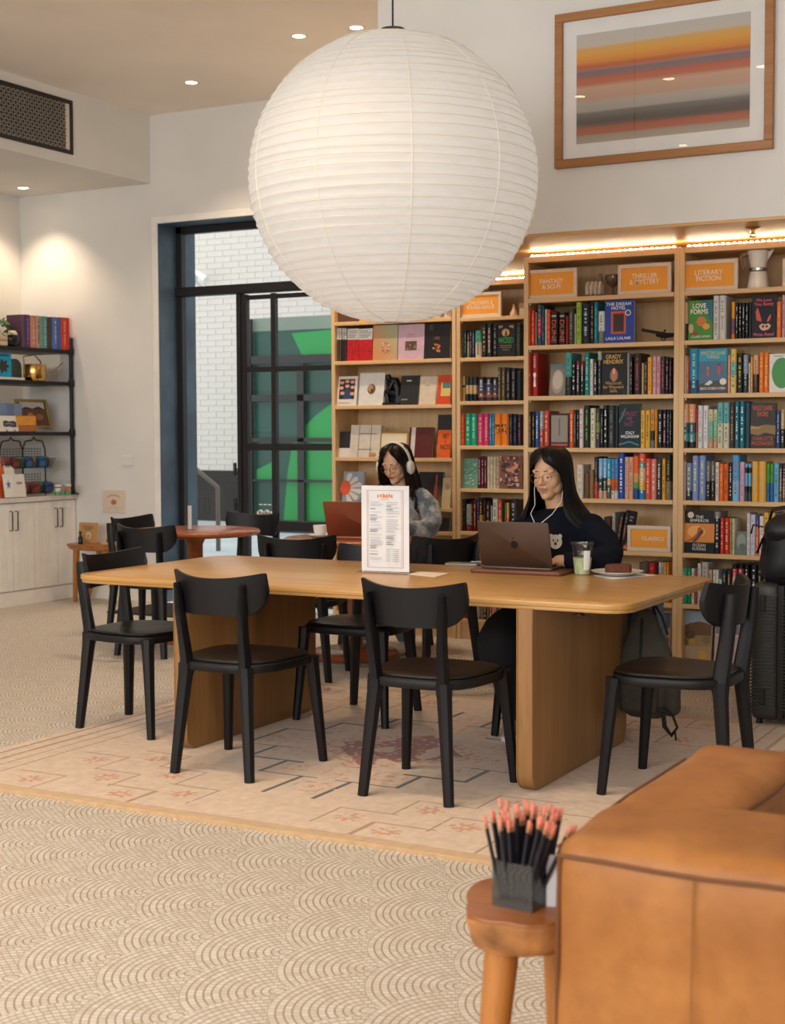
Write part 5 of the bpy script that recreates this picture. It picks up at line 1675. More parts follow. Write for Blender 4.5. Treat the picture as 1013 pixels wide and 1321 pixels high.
# side stool and pencil holder
SZ = 0.455
bench('side_stool', 'live-edge wooden stool with splayed legs beside the leather sofa', (-1.098, 2.58, 0), 0.122, 0.165, SZ, 0.072,
      [(-0.032, -0.06, -0.052, -0.12), (0.06, 0.11, 0.065, 0.13), (0.022, 0.13, 0.022, 0.16)], 0.1, 7.0, 1.25)
hc = onz(672, 1166, SZ)
hc = Vector((-1.093, 2.545, SZ))
t = thing('pencil_holder', 'square smoked glass pencil holder on the live-edge stool', 'pencil holder', hc, R_(-6))
M_sm = glass('smoked_glass', (0.66, 0.70, 0.70), 0.02, 0.5)
hs_, hz2, th_ = 0.045, 0.09, 0.004
for a, c in (((-hs_, -hs_, 0), (hs_, -hs_ + th_, hz2)), ((-hs_, hs_ - th_, 0), (hs_, hs_, hz2)), ((-hs_, -hs_ + th_, 0), (-hs_ + th_, hs_ - th_, hz2)), ((hs_ - th_, -hs_ + th_, 0), (hs_, hs_ - th_, hz2))):
    b = MB(); b.cbox(a, c, 0.0012); b.build('pane', M_sm, t)
b = MB(); b.cbox((-hs_ + th_, -hs_ + th_, 0.0), (hs_ - th_, hs_ - th_, 0.012), 0.002); b.build('base', M_sm, t)
pm = MB()
hexr = lambda r, z: [(r * cos(pi / 3 * k), r * sin(pi / 3 * k), z) for k in range(6)]
pm.loft([hexr(0.0042, 0), hexr(0.0042, 0.158)], 0)
pm.loft([hexr(0.0042, 0.158), hexr(0.0042, 0.168)], 1)
body_me = pm.mesh('pencil', [pbr('pencil_navy', '16151f', 0.4), pbr('ferrule', 'c9926a', 0.35, 0.6)])
em = MB(); em.lathe([(0.0036, 0.168), (0.0038, 0.170), (0.0038, 0.181), (0.0030, 0.184)], 8); er_me = em.mesh('eraser', pbr('eraser_coral', 'e88a72', 0.7))
rr = random.Random(11)
n = 0
for i in range(8):
    for j in range(7):
        if rr.random() < 0.10:
            continue
        x, y = -0.034 + 0.0097 * i, -0.034 + 0.0112 * j
        top = Vector((x * rr.uniform(1.2, 1.9) + (0.045 * rr.random() if x > 0 else 0.0), y * rr.uniform(1.2, 1.9), 0.16)); d = top - Vector((x, y, 0.012))
        q = Vector((0, 0, 1)).rotation_difference(d.normalized())
        pos = hc + Matrix.Rotation(R_(-6), 3, 'Z') @ Vector((x * 0.9, y * 0.9, 0.013))
        o = place('pencil', body_me, None, pos); o.rotation_mode = 'QUATERNION'; o.rotation_quaternion = q
        k = rr.uniform(0.84, 1.0); o.scale = (1, 1, k)
        tag(o, 'navy pencil with a coral eraser standing in the smoked glass holder', 'pencil', 'pencils in the glass holder')
        place('eraser', er_me, o)
        n += 1
# small pale card tucked behind the pencils
b = MB(); b.cbox((-0.03, -0.002, 0), (0.03, 0.002, 0.10), 0.001)
tag(b.build('card', pbr('card_pale', 'dfe0e2', 0.6), None, (-1.02, 2.56, SZ), R_(25)), 'small pale card standing between the pencil holder and the sofa', 'card')

# ================================================================ books on the bookcase shelves
CASE = {1: ('art bookcase', YC1), 2: ('set-back bookcase', YC1), 3: ('thriller bookcase', YC3), 4: ('literary bookcase', YC3)}
ORD = ['top', 'second', 'third', 'fourth', 'fifth', 'sixth', 'seventh', 'bottom']
def lab16(desc, where):
    s = '%s on the %s' % (desc, where)
    return s if len(s.split()) <= 16 else '%s, %s' % (desc, where)
class Row:
    def __init__(self, case, shelf, ox, oy, s, setback=0.022):
        self.case, self.shelf, self.ox, self.oy, self.s = case, shelf, ox, oy, s
        self.y = CASE[case][1] + setback
        self.zs = SH1 if case == 1 else SHZ
        self.z = self.zs[shelf]
        self.where = '%s shelf, %s' % (ORD[shelf], CASE[case][0])
    def X(self, cx, cy_=300):
        return ony(self.ox + cx / self.s, self.oy + cy_ / self.s, self.y).x
    def Zt(self, cx, cy_):
        return ony(self.ox + cx / self.s, self.oy + cy_ / self.s, self.y).z
    def span(self, a, b_, yt):
        x0, x1 = self.X(a, yt + 60), self.X(b_, yt + 60)
        h_ = self.Zt((a + b_) / 2, yt) - self.z
        lim = (self.zs[self.shelf - 1] - 0.026 if self.shelf else ZTOP - 0.03) - self.z
        return x0, x1, max(0.06, min(h_, lim - 0.003))
    def spine(self, a, b_, yt, bands, desc, marks=None, dep=None, grp=None):
        x0, x1, h_ = self.span(a, b_, yt)
        dep = dep or min(0.155, max(0.11, h_ * 0.68))
        bands = [(1.0, bands)] if isinstance(bands, str) else bands
        words = desc.split()
        lab = lab16(desc, self.where)
        return book(((x0 + x1) / 2, self.y + RND.uniform(0, 0.006), self.z), max(0.006, x1 - x0 - 0.0012), h_, dep, bands, lab, grp or 'books on the ' + self.where, marks)
    def face(self, a, b_, yt, col, desc, lean=0.0, th=0.028, back=0.0, turn=0.0):
        x0, x1, h_ = self.span(a, b_, yt)
        o = flat_book(((x0 + x1) / 2, self.y + back, self.z + 0.0005), x1 - x0, h_ / cos(R_(lean)), th, col, lab16(desc, self.where), (R_(-lean), 0, R_(turn)))
        o['group'] = 'books on the ' + self.where
        return o, x1 - x0, h_ / cos(R_(lean))
    def text(self, o, w_, h_, body, col, u, v, wf, hf, bold=0.0):
        return lettering(body, pbr('print_' + col, col, 0.5), o, ((u - .5) * w_, -0.0022, v * h_), wf * w_, hf * h_, bold=bold, name='cover_lettering')
def two(f, a, b_): return [(f, a), (1.0, b_)]

# ---- sign boards
M_sf = pbr('sign_frame', 'd9c8b4', 0.6, var=0.04)
M_so = pbr('sign_orange', 'f0a030', 0.6, var=0.03)
M_st = pbr('sign_letter', 'f2e4d0', 0.6)
def sign(row, a, b_, yt, text, label, tw=0.6, th=0.3, orange=None):
    x0, x1, h_ = row.span(a, b_, yt)
    w_ = x1 - x0
    t = thing('section_sign', label, 'sign', ((x0 + x1) / 2, row.y - 0.004, row.z), 0, 'orange section signs')
    f = 0.02
    for p, q in (((-w_ / 2, 0, 0), (w_ / 2, 0.02, f)), ((-w_ / 2, 0, h_ - f), (w_ / 2, 0.02, h_)), ((-w_ / 2, 0, f), (-w_ / 2 + f, 0.02, h_ - f)), ((w_ / 2 - f, 0, f), (w_ / 2, 0.02, h_ - f))):
        b = MB(); b.cbox(p, q, 0.0015); b.build('frame_rail', M_sf, t)
    b = MB(); b.box((-w_ / 2 + f, 0.006, f), (w_ / 2 - f, 0.016, h_ - f)); b.build('panel', orange or M_so, t)
    lettering(text, M_st, t, (0.0 if text != 'CLASSICS' else w_ * 0.09, 0.0045, h_ * 0.5), tw * w_, th * h_, bold=0.012)
    return t
r30 = Row(3, 0, 676, 330, 5.168); r31 = Row(3, 1, 676, 330, 5.168)
sign(r30, 18, 355, 88, 'FANTASY\n& SCI-FI', 'framed orange section sign reading fantasy and sci-fi', 0.46, 0.34)
sign(r30, 628, 984, 52, 'THRILLER\n& MYSTERY', 'framed orange section sign reading thriller and mystery', 0.56, 0.36)
# ornament: pale gripping hand, dark goblet
t = thing('hand_ornament', 'pale sculpted fist ornament between the two orange signs', 'ornament', (r30.X(452, 200), r30.y + 0.05, r30.z))
M_hd = pbr('plaster_grey', 'b5a99a', 0.7, var=0.15, vscale=40)
for k in range(4):
    b = MB(); x = -0.036 + 0.024 * k
    b.tube([(x, 0.01, 0.01), (x, -0.022, 0.02), (x + 0.001, -0.027, 0.045), (x + 0.002, -0.014, 0.075), (x + 0.002, 0.012, 0.08)], [0.010, 0.012, 0.0125, 0.0115, 0.009], 8)
    b.build('finger', M_hd, t)
b = MB(); rbox(b, (-0.05, -0.005, 0.0), (0.05, 0.03, 0.075), 0.015, 3, 0.003); b.build('palm', M_hd, t)
b = MB(); b.tube([(0.03, 0.005, 0.07), (0.035, 0.0, 0.10), (0.03, -0.004, 0.125)], [0.013, 0.012, 0.010], 8); b.build('thumb', pbr('plaster_dark', '6a655a', 0.7), t)
t = thing('goblet', 'smoky brown glass goblet beside the thriller sign', 'goblet', (r30.X(577, 200), r30.y + 0.04, r30.z))
b = MB(); b.lathe([(0.028, 0), (0.028, 0.003), (0.006, 0.010), (0.005, 0.045), (0.012, 0.052), (0.034, 0.068), (0.042, 0.09), (0.040, 0.115), (0.038, 0.115), (0.039, 0.09), (0.028, 0.07), (0.0, 0.06)], 28)
b.build('bowl', pbr('smoky_glass', '5a4636', 0.12, 0.1), t)

S = r31.spine
S(22, 48, 362, 'd8361e', 'thin scarlet paperback beginning the row', 'f0a088'); S(49, 73, 362, 'd23a22', 'second thin scarlet paperback', 'f0a088'); S(75, 87, 376, '8a8678', 'very thin grey paperback')
S(88, 118, 326, [(.3, '3f5560'), (.75, 'b03a5a'), (1, '3a4a58')], 'slate paperback with a magenta middle', 'd8b0b8'); S(119, 138, 332, '24384a', 'dark navy paperback next to the slate one', '6a8aa0')
S(139, 154, 356, 'd8d0c4', 'thin white paperback', '6a6660'); S(155, 176, 360, 'd84a24', 'orange-red paperback beside the black pair', 'f0b090')
for a, c, lab in ((178, 228, 'first of two thick black paperbacks with large red spine letters'), (230, 280, 'second of two thick black paperbacks with large red spine letters')):
    o = S(a, c, 376, '161214', lab)
    w_ = r31.X(c) - r31.X(a); h_ = r31.span(a, c, 376)[2]
    lettering('DUNE', pbr('print_dune', 'c8553a', 0.5), o, (0, -0.0072, h_ * 0.42), h_ * 0.68, w_ * 0.62, (0, R_(90), 0), 0.0, 'spine_lettering')
    b = MB()
    for z in (.86, .89): b.add([(-w_ * .3, -0.0071, h_ * z), (w_ * .3, -0.0071, h_ * z), (w_ * .3, -0.0071, h_ * (z + .015)), (-w_ * .3, -0.0071, h_ * (z + .015))], [(0, 1, 2, 3)])
    b.build('spine_print', pbr('print_e8e0d8', 'e8e0d8', .5), o, sharp=None)
S(281, 293, 400, 'b8281c', 'very thin crimson paperback'); S(295, 336, 350, '3a3f38', 'charcoal patterned paperback', '8a8a7a'); S(337, 346, 386, 'c9bfa8', 'sliver of a cream paperback')
S(347, 383, 310, '9ab83a', 'lime green hardback', '5a7a2a'); S(384, 441, 318, '1d1e22', 'black hardback with a pale blue emblem', '9ac0d8'); S(442, 465, 305, '221e1c', 'black hardback with gilt spine letters', 'd8b048'); S(466, 493, 308, '1f7a86', 'teal hardback', '5ab0b8')
S(495, 538, 370, two(.62, 'd8d8d6', '6a6c70'), 'white paperback with a grey photo at its foot', '8a8a8a')
o, w_, h_ = r31.face(541, 735, 296, '2d47a0', 'face-out royal blue hardback with an orange doorway cover', th=0.03)
art(o, [('e0562a', R4(.22, .22, .72, .74)), ('8a2a18', R4(.27, .25, .67, .70)), ('241410', R4(.31, .28, .64, .67)), ('f0e8dc', OV(.80, .70, .10, .068)), ('2d47a0', OV(.80, .70, .075, .05))], w_, h_)
r31.text(o, w_, h_, 'THE DREAM\nHOTEL', 'f4f0e8', .47, .865, .86, .17, .01); r31.text(o, w_, h_, 'LAILA LALAMI', 'f4f0e8', .46, .11, .84, .065, .01)
# long black ornament
p0, p1 = r31.X(752, 520), r31.X(978, 560)
t = thing('pistol_ornament', 'slim black antique pistol ornament lying beside the royal blue hardback', 'ornament', ((p0 + p1) / 2, r31.y + 0.06, r31.z + 0.004), rot=(0, R_(10), 0))
L = (p1 - p0) / 2
b = MB(); b.tube([(-L, 0, 0.052), (-L * .9, 0, 0.05), (L * .5, 0, 0.046)], [0.010, 0.0085, 0.009], 10); b.build('barrel', M_pipe, t)
b = MB(); b.tube([(-L * .1, 0, 0.036), (L * .3, 0, 0.036), (L * .6, 0, 0.042), (L * .95, 0, 0.05)], [0.010, 0.014, 0.013, 0.010], 8); b.build('stock', M_pipe, t)
b = MB(); b.tube([(L * .22, -0.004, 0.03), (L * .28, -0.004, 0.012), (L * .45, -0.004, 0.012), (L * .5, -0.004, 0.03)], 0.003, 6); b.tube([(L * .3, 0, 0.05), (L * .36, 0, 0.07), (L * .42, 0, 0.066)], 0.004, 6); b.build('trigger_guard', M_pipe, t)

r32 = Row(3, 2, 676, 445, 5.168); S = r32.spine
for a, c, lab in ((14, 52, 'first red hardback with a white keyhole spine'), (53, 93, 'second red hardback with a white keyhole spine')):
    o = S(a, c, 56, '9e1c18', lab, None, 0.15)
    w_ = r32.X(c) - r32.X(a); h_ = r32.span(a, c, 56)[2]
    b = MB(); k = [(0, .56), (.16, .53), (.2, .49), (.12, .45), (.06, .43), (.16, .22), (-.16, .22), (-.06, .43), (-.14, .46), (-.2, .5), (-.14, .54)]
    b.add([(u * w_ * 1.4, -0.0072, v * h_) for u, v in k], [tuple(range(len(k)))[::-1]]); b.build('spine_print', pbr('print_f0e4dc', 'f0e4dc', .5), o, sharp=None)
    lettering('CATAN', pbr('print_f0e4dc', 'f0e4dc', .5), o, (0, -0.0072, h_ * .80), h_ * .26, w_ * .36, (0, R_(90), 0), 0, 'spine_lettering')
o, w_, h_ = r32.face(166, 274, 128, '8a7d70', 'face-out tan photographic book leaning back', 10, 0.02)
art(o, [('5a7a80', R4(0, .86, 1, 1)), ('a8998a', OV(.5, .45, .38, .38)), ('c8baa6', OV(.5, .5, .3, .3))], w_, h_)
S(276, 319, 53, two(.56, '4a9a96', '1f2426'), 'hardback teal above and black below', '2a5a58'); S(320, 345, 106, '16161a', 'black paperback with white vertical title', 'e8e4de'); S(346, 373, 106, two(.25, '6a2a2a', '1c1c1e'), 'black paperback with white feathers', 'd8d4cc'); S(374, 401, 106, two(.25, '6a2a2a', '1c1c1e'), 'another black paperback with white feathers', 'd8d4cc')
S(404, 438, 50, '16807a', 'sea green hardback', 'b8e0d0'); S(440, 462, 94, 'dcd6cc', 'slim white paperback', '9a9690'); S(464, 490, 92, '1a1b1e', 'black paperback with spaced white capitals', 'e8e6e0'); S(491, 518, 44, two(.2, 'a8b89a', '2a2c2c'), 'black hardback with a sage head', '8a9a7a')
o, w_, h_ = r32.face(520, 684, 53, '191417', 'face-out black hardback with gold gothic lettering and a red hand', th=0.03)
art(o, [('2a6a5a', OV(.5, .46, .18, .15)), ('c8644a', OV(.5, .48, .12, .16)), ('e0a088', OV(.5, .56, .05, .07))], w_, h_)
r32.text(o, w_, h_, 'GRADY\nHENDRIX', 'd8a84a', .48, .85, .80, .22, .015); r32.text(o, w_, h_, 'Witchcraft\nfor Wayward\nGirls', 'd0a85a', .48, .19, .82, .26)
S(686, 705, 56, '8a8886', 'slim grey paperback'); S(706, 723, 82, '17181b', 'thin black paperback', 'c8c4bc'); S(731, 779, 55, two(.9, '3a2422', '2a1a18'), 'thick dark brown hardback with red spine letters', 'b0302a'); S(783, 801, 120, 'b09a72', 'thin khaki paperback'); S(803, 822, 110, '2a2622', 'dark paperback with yellow specks', 'd8a838')
S(824, 853, 82, 'e8a83a', 'yellow-orange paperback', 'b8542a'); S(856, 881, 76, 'd8a8a8', 'pale pink paperback', '9a5a68'); S(883, 909, 76, 'd898a4', 'rose pink paperback', '8a4a5a'); S(911, 939, 76, '3a3438', 'dark grey paperback with red lettering', 'c04a4a'); S(942, 966, 82, '18181c', 'black paperback with pink lettering', 'd890a8'); S(969, 983, 82, '2a2226', 'last dark maroon paperback', 'b86a78')

r33 = Row(3, 3, 676, 445, 5.168); S = r33.spine
S(27, 52, 446, '1a1a1a', 'black paperback starting the row', 'b0a890'); S(54, 72, 452, '2c2a20', 'dark paperback with yellow lettering', 'd8b84a'); S(74, 101, 446, '2c4f8c', 'blue paperback with white lettering', 'e8ecf0'); S(103, 131, 440, two(.5, '9a9a9c', 'b04a40'), 'grey and red paperback', 'e0dcd6'); S(133, 168, 440, 'c84a34', 'coral red hardback', 'f0c0a8', 0.15)
o, w_, h_ = r33.face(176, 300, 458, '221c1c', 'face-out black-bordered book with a taupe column photo', th=0.025)
art(o, [('8f857a', R4(.06, .16, .94, .95)), ('6a5f56', R4(.45, .35, .54, .85)), ('b8472c', R4(.06, .05, .94, .12))], w_, h_)
S(302, 331, 432, 'e0521e', 'bright orange-red paperback', 'f8d0b0'); S(332, 349, 432, '24302a', 'dark green paperback', '8aa090'); S(350, 367, 438, '1b1b1e', 'thin black paperback', 'b8b4ac'); S(369, 396, 426, 'e0d4c8', 'white paperback with red lettering', 'b83a30'); S(400, 438, 402, '1e241e', 'black hardback with green lettering', '5ab048'); S(440, 475, 422, 'd8d0b4', 'cream paperback', '8a7a5a'); S(477, 509, 426, [(.35, '2f3a3a'), (.6, '5a7a4a'), (1, '3a3440')], 'dark paperback with green figures', 'b8904a'); S(511, 527, 434, '1a1a1c', 'slim black paperback', 'b8b4ac')
S(529, 559, 402, '141518', 'black hardback with bold white lettering', 'f0eee8'); S(561, 606, 406, '2f3034', 'wide charcoal hardback', '6a6a70'); S(607, 631, 406, '222428', 'second charcoal hardback')
o, w_, h_ = r33.face(634, 776, 394, '10222c', 'face-out midnight teal hardback with pink and white lettering', th=0.025)
art(o, [('1f6a78', [(.0, .55), (.2, .7), (.35, .9), (.28, .9), (.12, .72), (0, .62)]), ('1f7a8a', [(.0, .05), (.5, .12), (.95, .04), (.95, .08), (.5, .16), (0, .09)])], w_, h_)
r33.text(o, w_, h_, 'FORGET\nME\nNOT', '8a2f5a', .52, .66, .78, .34, .01); r33.text(o, w_, h_, 'STACY\nWILLINGHAM', 'f0eee8', .52, .30, .86, .15, .012)
S(777, 807, 436, 'e0b042', 'golden yellow paperback', '5a4a2a'); S(808, 841, 436, 'dcac3e', 'second golden yellow paperback', '5a4a2a'); S(843, 870, 430, [(.55, 'd8963a'), (.8, '2a2420'), (1, '5a7a72')], 'amber paperback with a dark lower half', '3a2a1a'); S(872, 889, 430, 'e0902a', 'slim orange paperback', '8a5a2a'); S(892, 923, 432, '1a1b1f', 'black paperback with a pale emblem', 'c8ccd0'); S(925, 951, 430, '1e1a1e', 'black paperback with pink specks', 'd0a0b0'); S(952, 968, 434, '24202a', 'thin dark plum paperback', 'b8a0b8'); S(970, 984, 432, '1c1c1e', 'last black paperback', '9a9a9a')

r34 = Row(3, 4, 740, 575, 7.674); S = r34.spine
S(-440, -400, 120, '5a4a6a', 'purple paperback starting the row', 'b8a8c8'); S(-398, -360, 130, 'b85a3a', 'rust paperback near the start', 'f0c8a8')
S(30, 96, 188, 'd8cfc2', 'wide white paperback behind long hair', 'c8986a'); S(110, 157, 272, '6a4c34', 'dark brown clothbound classic'); S(158, 201, 242, '8f6a44', 'tan clothbound classic'); S(203, 243, 110, two(.6, '26221f', 'c03a2c'), 'black paperback with a red foot', '8a847a')
S(245, 288, 126, [(.48, '7fb2d8'), (.8, '3a4a3c'), (1, 'c8a88a')], 'sky blue paperback with a dark green base', 'd8e4ea'); S(290, 329, 126, [(.48, '7fb2d8'), (.8, '3a4a3c'), (1, 'c8a88a')], 'twin sky blue paperback with a dark green base', 'd8e4ea'); S(331, 371, 130, [(.52, '2fa3c0'), (.66, 'e8a04a'), (1, '5a5a4a')], 'cyan paperback with an orange band', 'c8ecf0'); S(372, 406, 130, [(.5, '5a90c8'), (.8, 'd0642a'), (1, 'd8d0c8')], 'blue paperback with a fiery lower half', '2a3a5a'); S(407, 440, 130, [(.5, '5a90c8'), (.8, 'd0642a'), (1, 'd8d0c8')], 'twin blue paperback with a fiery lower half', '2a3a5a')
S(443, 503, 64, '1f4fa8', 'tall royal blue hardback with white lettering', 'e8ecf4', 0.15); S(505, 546, 112, 'dba888', 'peach paperback', 'b0583a'); S(547, 590, 112, 'd8a484', 'twin peach paperback', 'b0583a'); S(591, 646, 102, [(.4, 'e0602e'), (.6, 'c89a5a'), (.75, '5a9a4a'), (1, '24488a')], 'orange, green and navy banded paperback'); S(648, 709, 70, [(.2, 'e0604a'), (.32, '3f9a98'), (.6, 'd8b88a'), (.8, 'd8a83a'), (1, '2a7ab0')], 'rainbow banded hardback with a coral head', 'f0e0c8', 0.15)
S(712, 766, 128, 'd8523c', 'coral paperback', 'f0b8a0'); S(768, 821, 132, 'd88478', 'salmon pink paperback', 'f0d0c8'); S(823, 874, 132, '33343a', 'charcoal paperback with a white figure', 'e8e6e0'); S(876, 911, 130, 'e0a02e', 'amber yellow paperback', '5a4420'); S(913, 968, 96, two(.58, '26241f', '7a6f52'), 'tall hardback black over olive', '9a8a62')

r35 = Row(3, 5, 740, 575, 7.674); S = r35.spine
S(300, 378, 706, '3a1f1a', 'dark maroon book beside the leaning black ones'); S(380, 412, 664, 'b0aaa0', 'grey-white slim paperback beside the leaning black ones', '4a4a4a')
x0 = r35.X(432, 800)
for k, (dx, c) in enumerate(((0.0, '1d1a1a'), (0.028, '241f20'))):
    book((x0 + dx, r35.y, r35.z + 0.004), 0.025, 0.205, 0.135, c, ('first' if k == 0 else 'second') + ' black paperback leaning over beside the classics sign', 'books on the ' + r35.where, 'b0664a', rot=(0, R_(9), 0))
o, w_, h_ = r35.face(470, 560, 640, '211d1f', 'face-out black book with a flame at its foot, leaning', 4, 0.02, 0.0, 18)
o.rotation_euler = (0, R_(9), R_(28))
art(o, [('e07a2a', [(.2, .03), (.8, .03), (.7, .12), (.55, .08), (.5, .2), (.38, .1), (.3, .14)]), ('8a8a90', R4(.15, .82, .8, .86)), ('8a8a90', R4(.15, .74, .7, .78))], w_, h_)
sign(r35, 535, 964, 792, 'CLASSICS', 'framed orange section sign reading classics', 0.5, 0.15)

r36 = Row(3, 6, 780, 730, 9.44); S = r36.spine
S(420, 528, -38, '5a5048', 'grey-brown hardback by the red boxed set'); S(532, 622, -40, 'a8221c', 'wide red hardback', 'd86a5a'); S(628, 655, -40, '2a1a1a', 'dark paperback between red and white ones'); S(657, 690, -44, 'd8d0c8', 'white paperback beside the dark one', '8a2a2a'); S(692, 722, -40, 'c8b8a8', 'beige paperback', '5a2a2a'); S(724, 752, -42, 'd89a3a', 'amber paperback', 'f0d890'); S(754, 786, -42, 'd8862a', 'orange paperback at the row end', 'f0c880')
for k in range(8):
    S(-700 + k * 58, -645 + k * 58, -20 - 10 * (k % 3), ('3a2a2a', '7a8a6a', 'b04a3a', '2a3a5a', 'd0b080', '5a2a4a', 'c8c0b0', '2a5a5a')[k], ('umber', 'moss green', 'brick red', 'indigo', 'sand', 'plum', 'chalk', 'dark teal')[k] + ' hardback in the part hidden by the table', None)
r37 = Row(3, 7, 780, 730, 9.44)
for k, (a, c, col, col2, lab) in enumerate(((430, 560, '4a5a7a', 'b0864a', 'blue and ochre framed photo standing'), (600, 770, '3a4a6a', 'c09050', 'navy topped framed desert photo standing'))):
    o, w_, h_ = r37.face(a, c, 560, 'b8a890', lab, 8, 0.012, 0.03)
    o['category'] = 'picture'; o.name = 'framed_photo'
    art(o, [(col2, R4(.05, .05, .95, .62)), (col, R4(.05, .62, .95, .95)), ('6a4a34', R4(.05, .3, .95, .42))], w_, h_)

# ---- literary fiction bookcase
r40 = Row(4, 0, 872, 370, 7.184)
r40b = Row(4, 0, 860, 280, 5.503)
sign(r40b, 97, 508, 305, 'LITERARY\nFICTION', 'framed orange section sign reading literary fiction', 0.48, 0.36)
mp = Vector((r40b.X(632, 400), r40b.y + 0.06, r40b.z))
t = thing('moka_pot', 'white moka pot with a steel waist band and wooden handle', 'coffee pot', mp)
zt_ = r40b.Zt(640, 225) - r40b.z
M_mp = pbr('enamel_white', 'e2dacd', 0.3)
def octa(r, z, n=10): return [(r * cos(2 * pi * k / n), r * sin(2 * pi * k / n), z) for k in range(n)]
b = MB(); b.loft([octa(.058, 0), octa(.060, .004), octa(.044, zt_ * .44)]); b.build('boiler', M_mp, t)
b = MB(); b.loft([octa(.044, zt_ * .46, 20), octa(.0465, zt_ * .47, 20), octa(.0465, zt_ * .53, 20), octa(.044, zt_ * .54, 20)]); b.build('waist_band', pbr('steel', 'b8b4ac', .2, .95), t)
b = MB(); b.loft([octa(.042, zt_ * .54), octa(.058, zt_ * .97), octa(.056, zt_ * .97), octa(.042, zt_ * .6)]); b.loft([octa(.057, zt_ * .96), octa(.05, zt_ * .99), octa(.01, zt_)]); b.build('jug', M_mp, t)
b = MB(); b.add([(.05, -.016, zt_ * .93), (.05, .016, zt_ * .93), (.048, 0, zt_ * .72), (.082, 0, zt_ * 1.0)], [(0, 2, 3), (1, 3, 2), (0, 3, 1)]); b.build('spout', M_mp, t)
b = MB(); b.tube([(-.05, 0, zt_ * .93), (-.085, 0, zt_ * .90), (-.095, 0, zt_ * .80), (-.088, 0, zt_ * .60), (-.078, 0, zt_ * .52)], [.010, .012, .011, .010, .008], 8); b.build('handle', wood('handle_wood', 'b07a45', '8a5a2e', 'z', 2), t)
x0 = r40b.X(828, 400)
sg = Row(4, 0, 860, 280, 5.503); sign(sg, 826, 1180, 285, 'FICTION', 'framed orange section sign past the white moka pot', 0.4, 0.2)

r41 = Row(4, 1, 872, 370, 7.184); S = r41.spine
S(48, 113, 146, two(.55, 'd8a884', '3a3a3c'), 'peach paperback with a black and white patterned foot', 'd8d4cc')
o, w_, h_ = r41.face(118, 343, 126, '4f8f3a', 'face-out green hardback with oranges on its cover', th=0.03)
art(o, [('1f6a78', [(.5, 1), (1, 1), (1, .42), (.86, .52), (.62, .86)]), ('d0742a', OV(.54, .47, .20, .125)), ('e8a050', OV(.74, .34, .15, .075)), ('8a4a24', OV(.26, .17, .16, .05)), ('c8a87a', OV(.12, .3, .1, .12)), ('6a8a4a', [(.5, .58), (.38, .72), (.40, .72), (.52, .58)])], w_, h_)
r41.text(o, w_, h_, 'LOVE\nFORMS', 'f0ece0', .46, .79, .72, .27, .02); r41.text(o, w_, h_, 'CLAIRE ADAM', 'f0ece0', .52, .09, .76, .06)
S(346, 402, 73, 'd0cdc8', 'tall pale grey hardback with spaced lettering', '8a8a8c', 0.155); S(403, 466, 73, 'd2cec8', 'twin tall pale grey hardback with spaced lettering', '8a8a8c', 0.155); S(517, 549, 140, [(.45, 'e89a2c'), (.86, '7a5068'), (1, 'd8782c')], 'orange and purple paperback'); 
for k, (a, c) in enumerate(((552, 578), (580, 610), (612, 642), (644, 672))):
    S(a, c, 146, '1a1b1d', ('first', 'second', 'third', 'fourth')[k] + ' of four thin black paperbacks', 'd8d8d6')
S(674, 704, 140, '20242c', 'dark slate paperback beside the rabbit cover')
o, w_, h_ = r41.face(706, 932, 78, '17141c', 'face-out black hardback with red rabbit ears on its cover', th=0.03)
art(o, [('d0483c', [(.2, .42), (.16, .62), (.24, .72), (.34, .56), (.42, .38)]), ('c85a3a', [(.62, .38), (.7, .5), (.8, .56), (.78, .46), (.7, .38)]), ('e0a88a', [(.3, .28), (.42, .34), (.55, .32), (.7, .34), (.8, .28), (.7, .20), (.5, .17), (.38, .2)]), ('17141c', OV(.47, .27, .05, .03)), ('17141c', OV(.62, .27, .05, .03))], w_, h_)
r41.text(o, w_, h_, 'We Love\nYou, Bunny', 'd84a5a', .5, .83, .80, .19, .02); r41.text(o, w_, h_, 'Mona Awad', 'd04a6a', .5, .09, .84, .08, .02)
S(935, 980, 137, 'e0702a', 'bright orange paperback beside the rabbit cover', 'f0a868'); S(984, 1012, 76, 'd8a0a8', 'pink hardback', '8a2a4a'); S(1014, 1060, 80, 'd8d0c8', 'white hardback past the pink one', '7a6a6a')

r42 = Row(4, 2, 872, 440, 7.184); S = r42.spine
S(42, 98, 136, 'd8d2ca', 'white paperback starting the row', '9a9690'); S(99, 121, 137, 'd85a28', 'thin orange paperback', 'f0b088'); S(124, 214, 68, two(.7, '2f86a4', '24506a'), 'wide sea blue hardback spine', '9ac8d8', 0.155)
o, w_, h_ = r42.face(216, 478, 72, '3a9ab8', 'face-out sea blue hardback with two swimmers on rocks', th=0.03)
art(o, [('4a6a88', R4(0, .12, 1, .72)), ('3a3f44', [(0, .0), (1, .0), (1, .2), (.8, .3), (.5, .27), (.2, .24), (0, .2)]), ('d8d4c8', [(.2, .2), (.4, .3), (.5, .24), (.35, .18)]), ('e8dcc0', OV(.86, .26, .12, .075)), ('c8483c', OV(.32, .47, .045, .09)), ('c8483c', OV(.72, .52, .05, .11)), ('d8a088', OV(.32, .57, .025, .025)), ('4a2a24', OV(.72, .64, .05, .02))], w_, h_)
r42.text(o, w_, h_, 'SPECTACULAR\nTHINGS', 'd8cc88', .5, .86, .86, .16, .012); r42.text(o, w_, h_, 'BECK DOREY-STEIN', 'f0e0e0', .5, .11, .88, .055, .012)
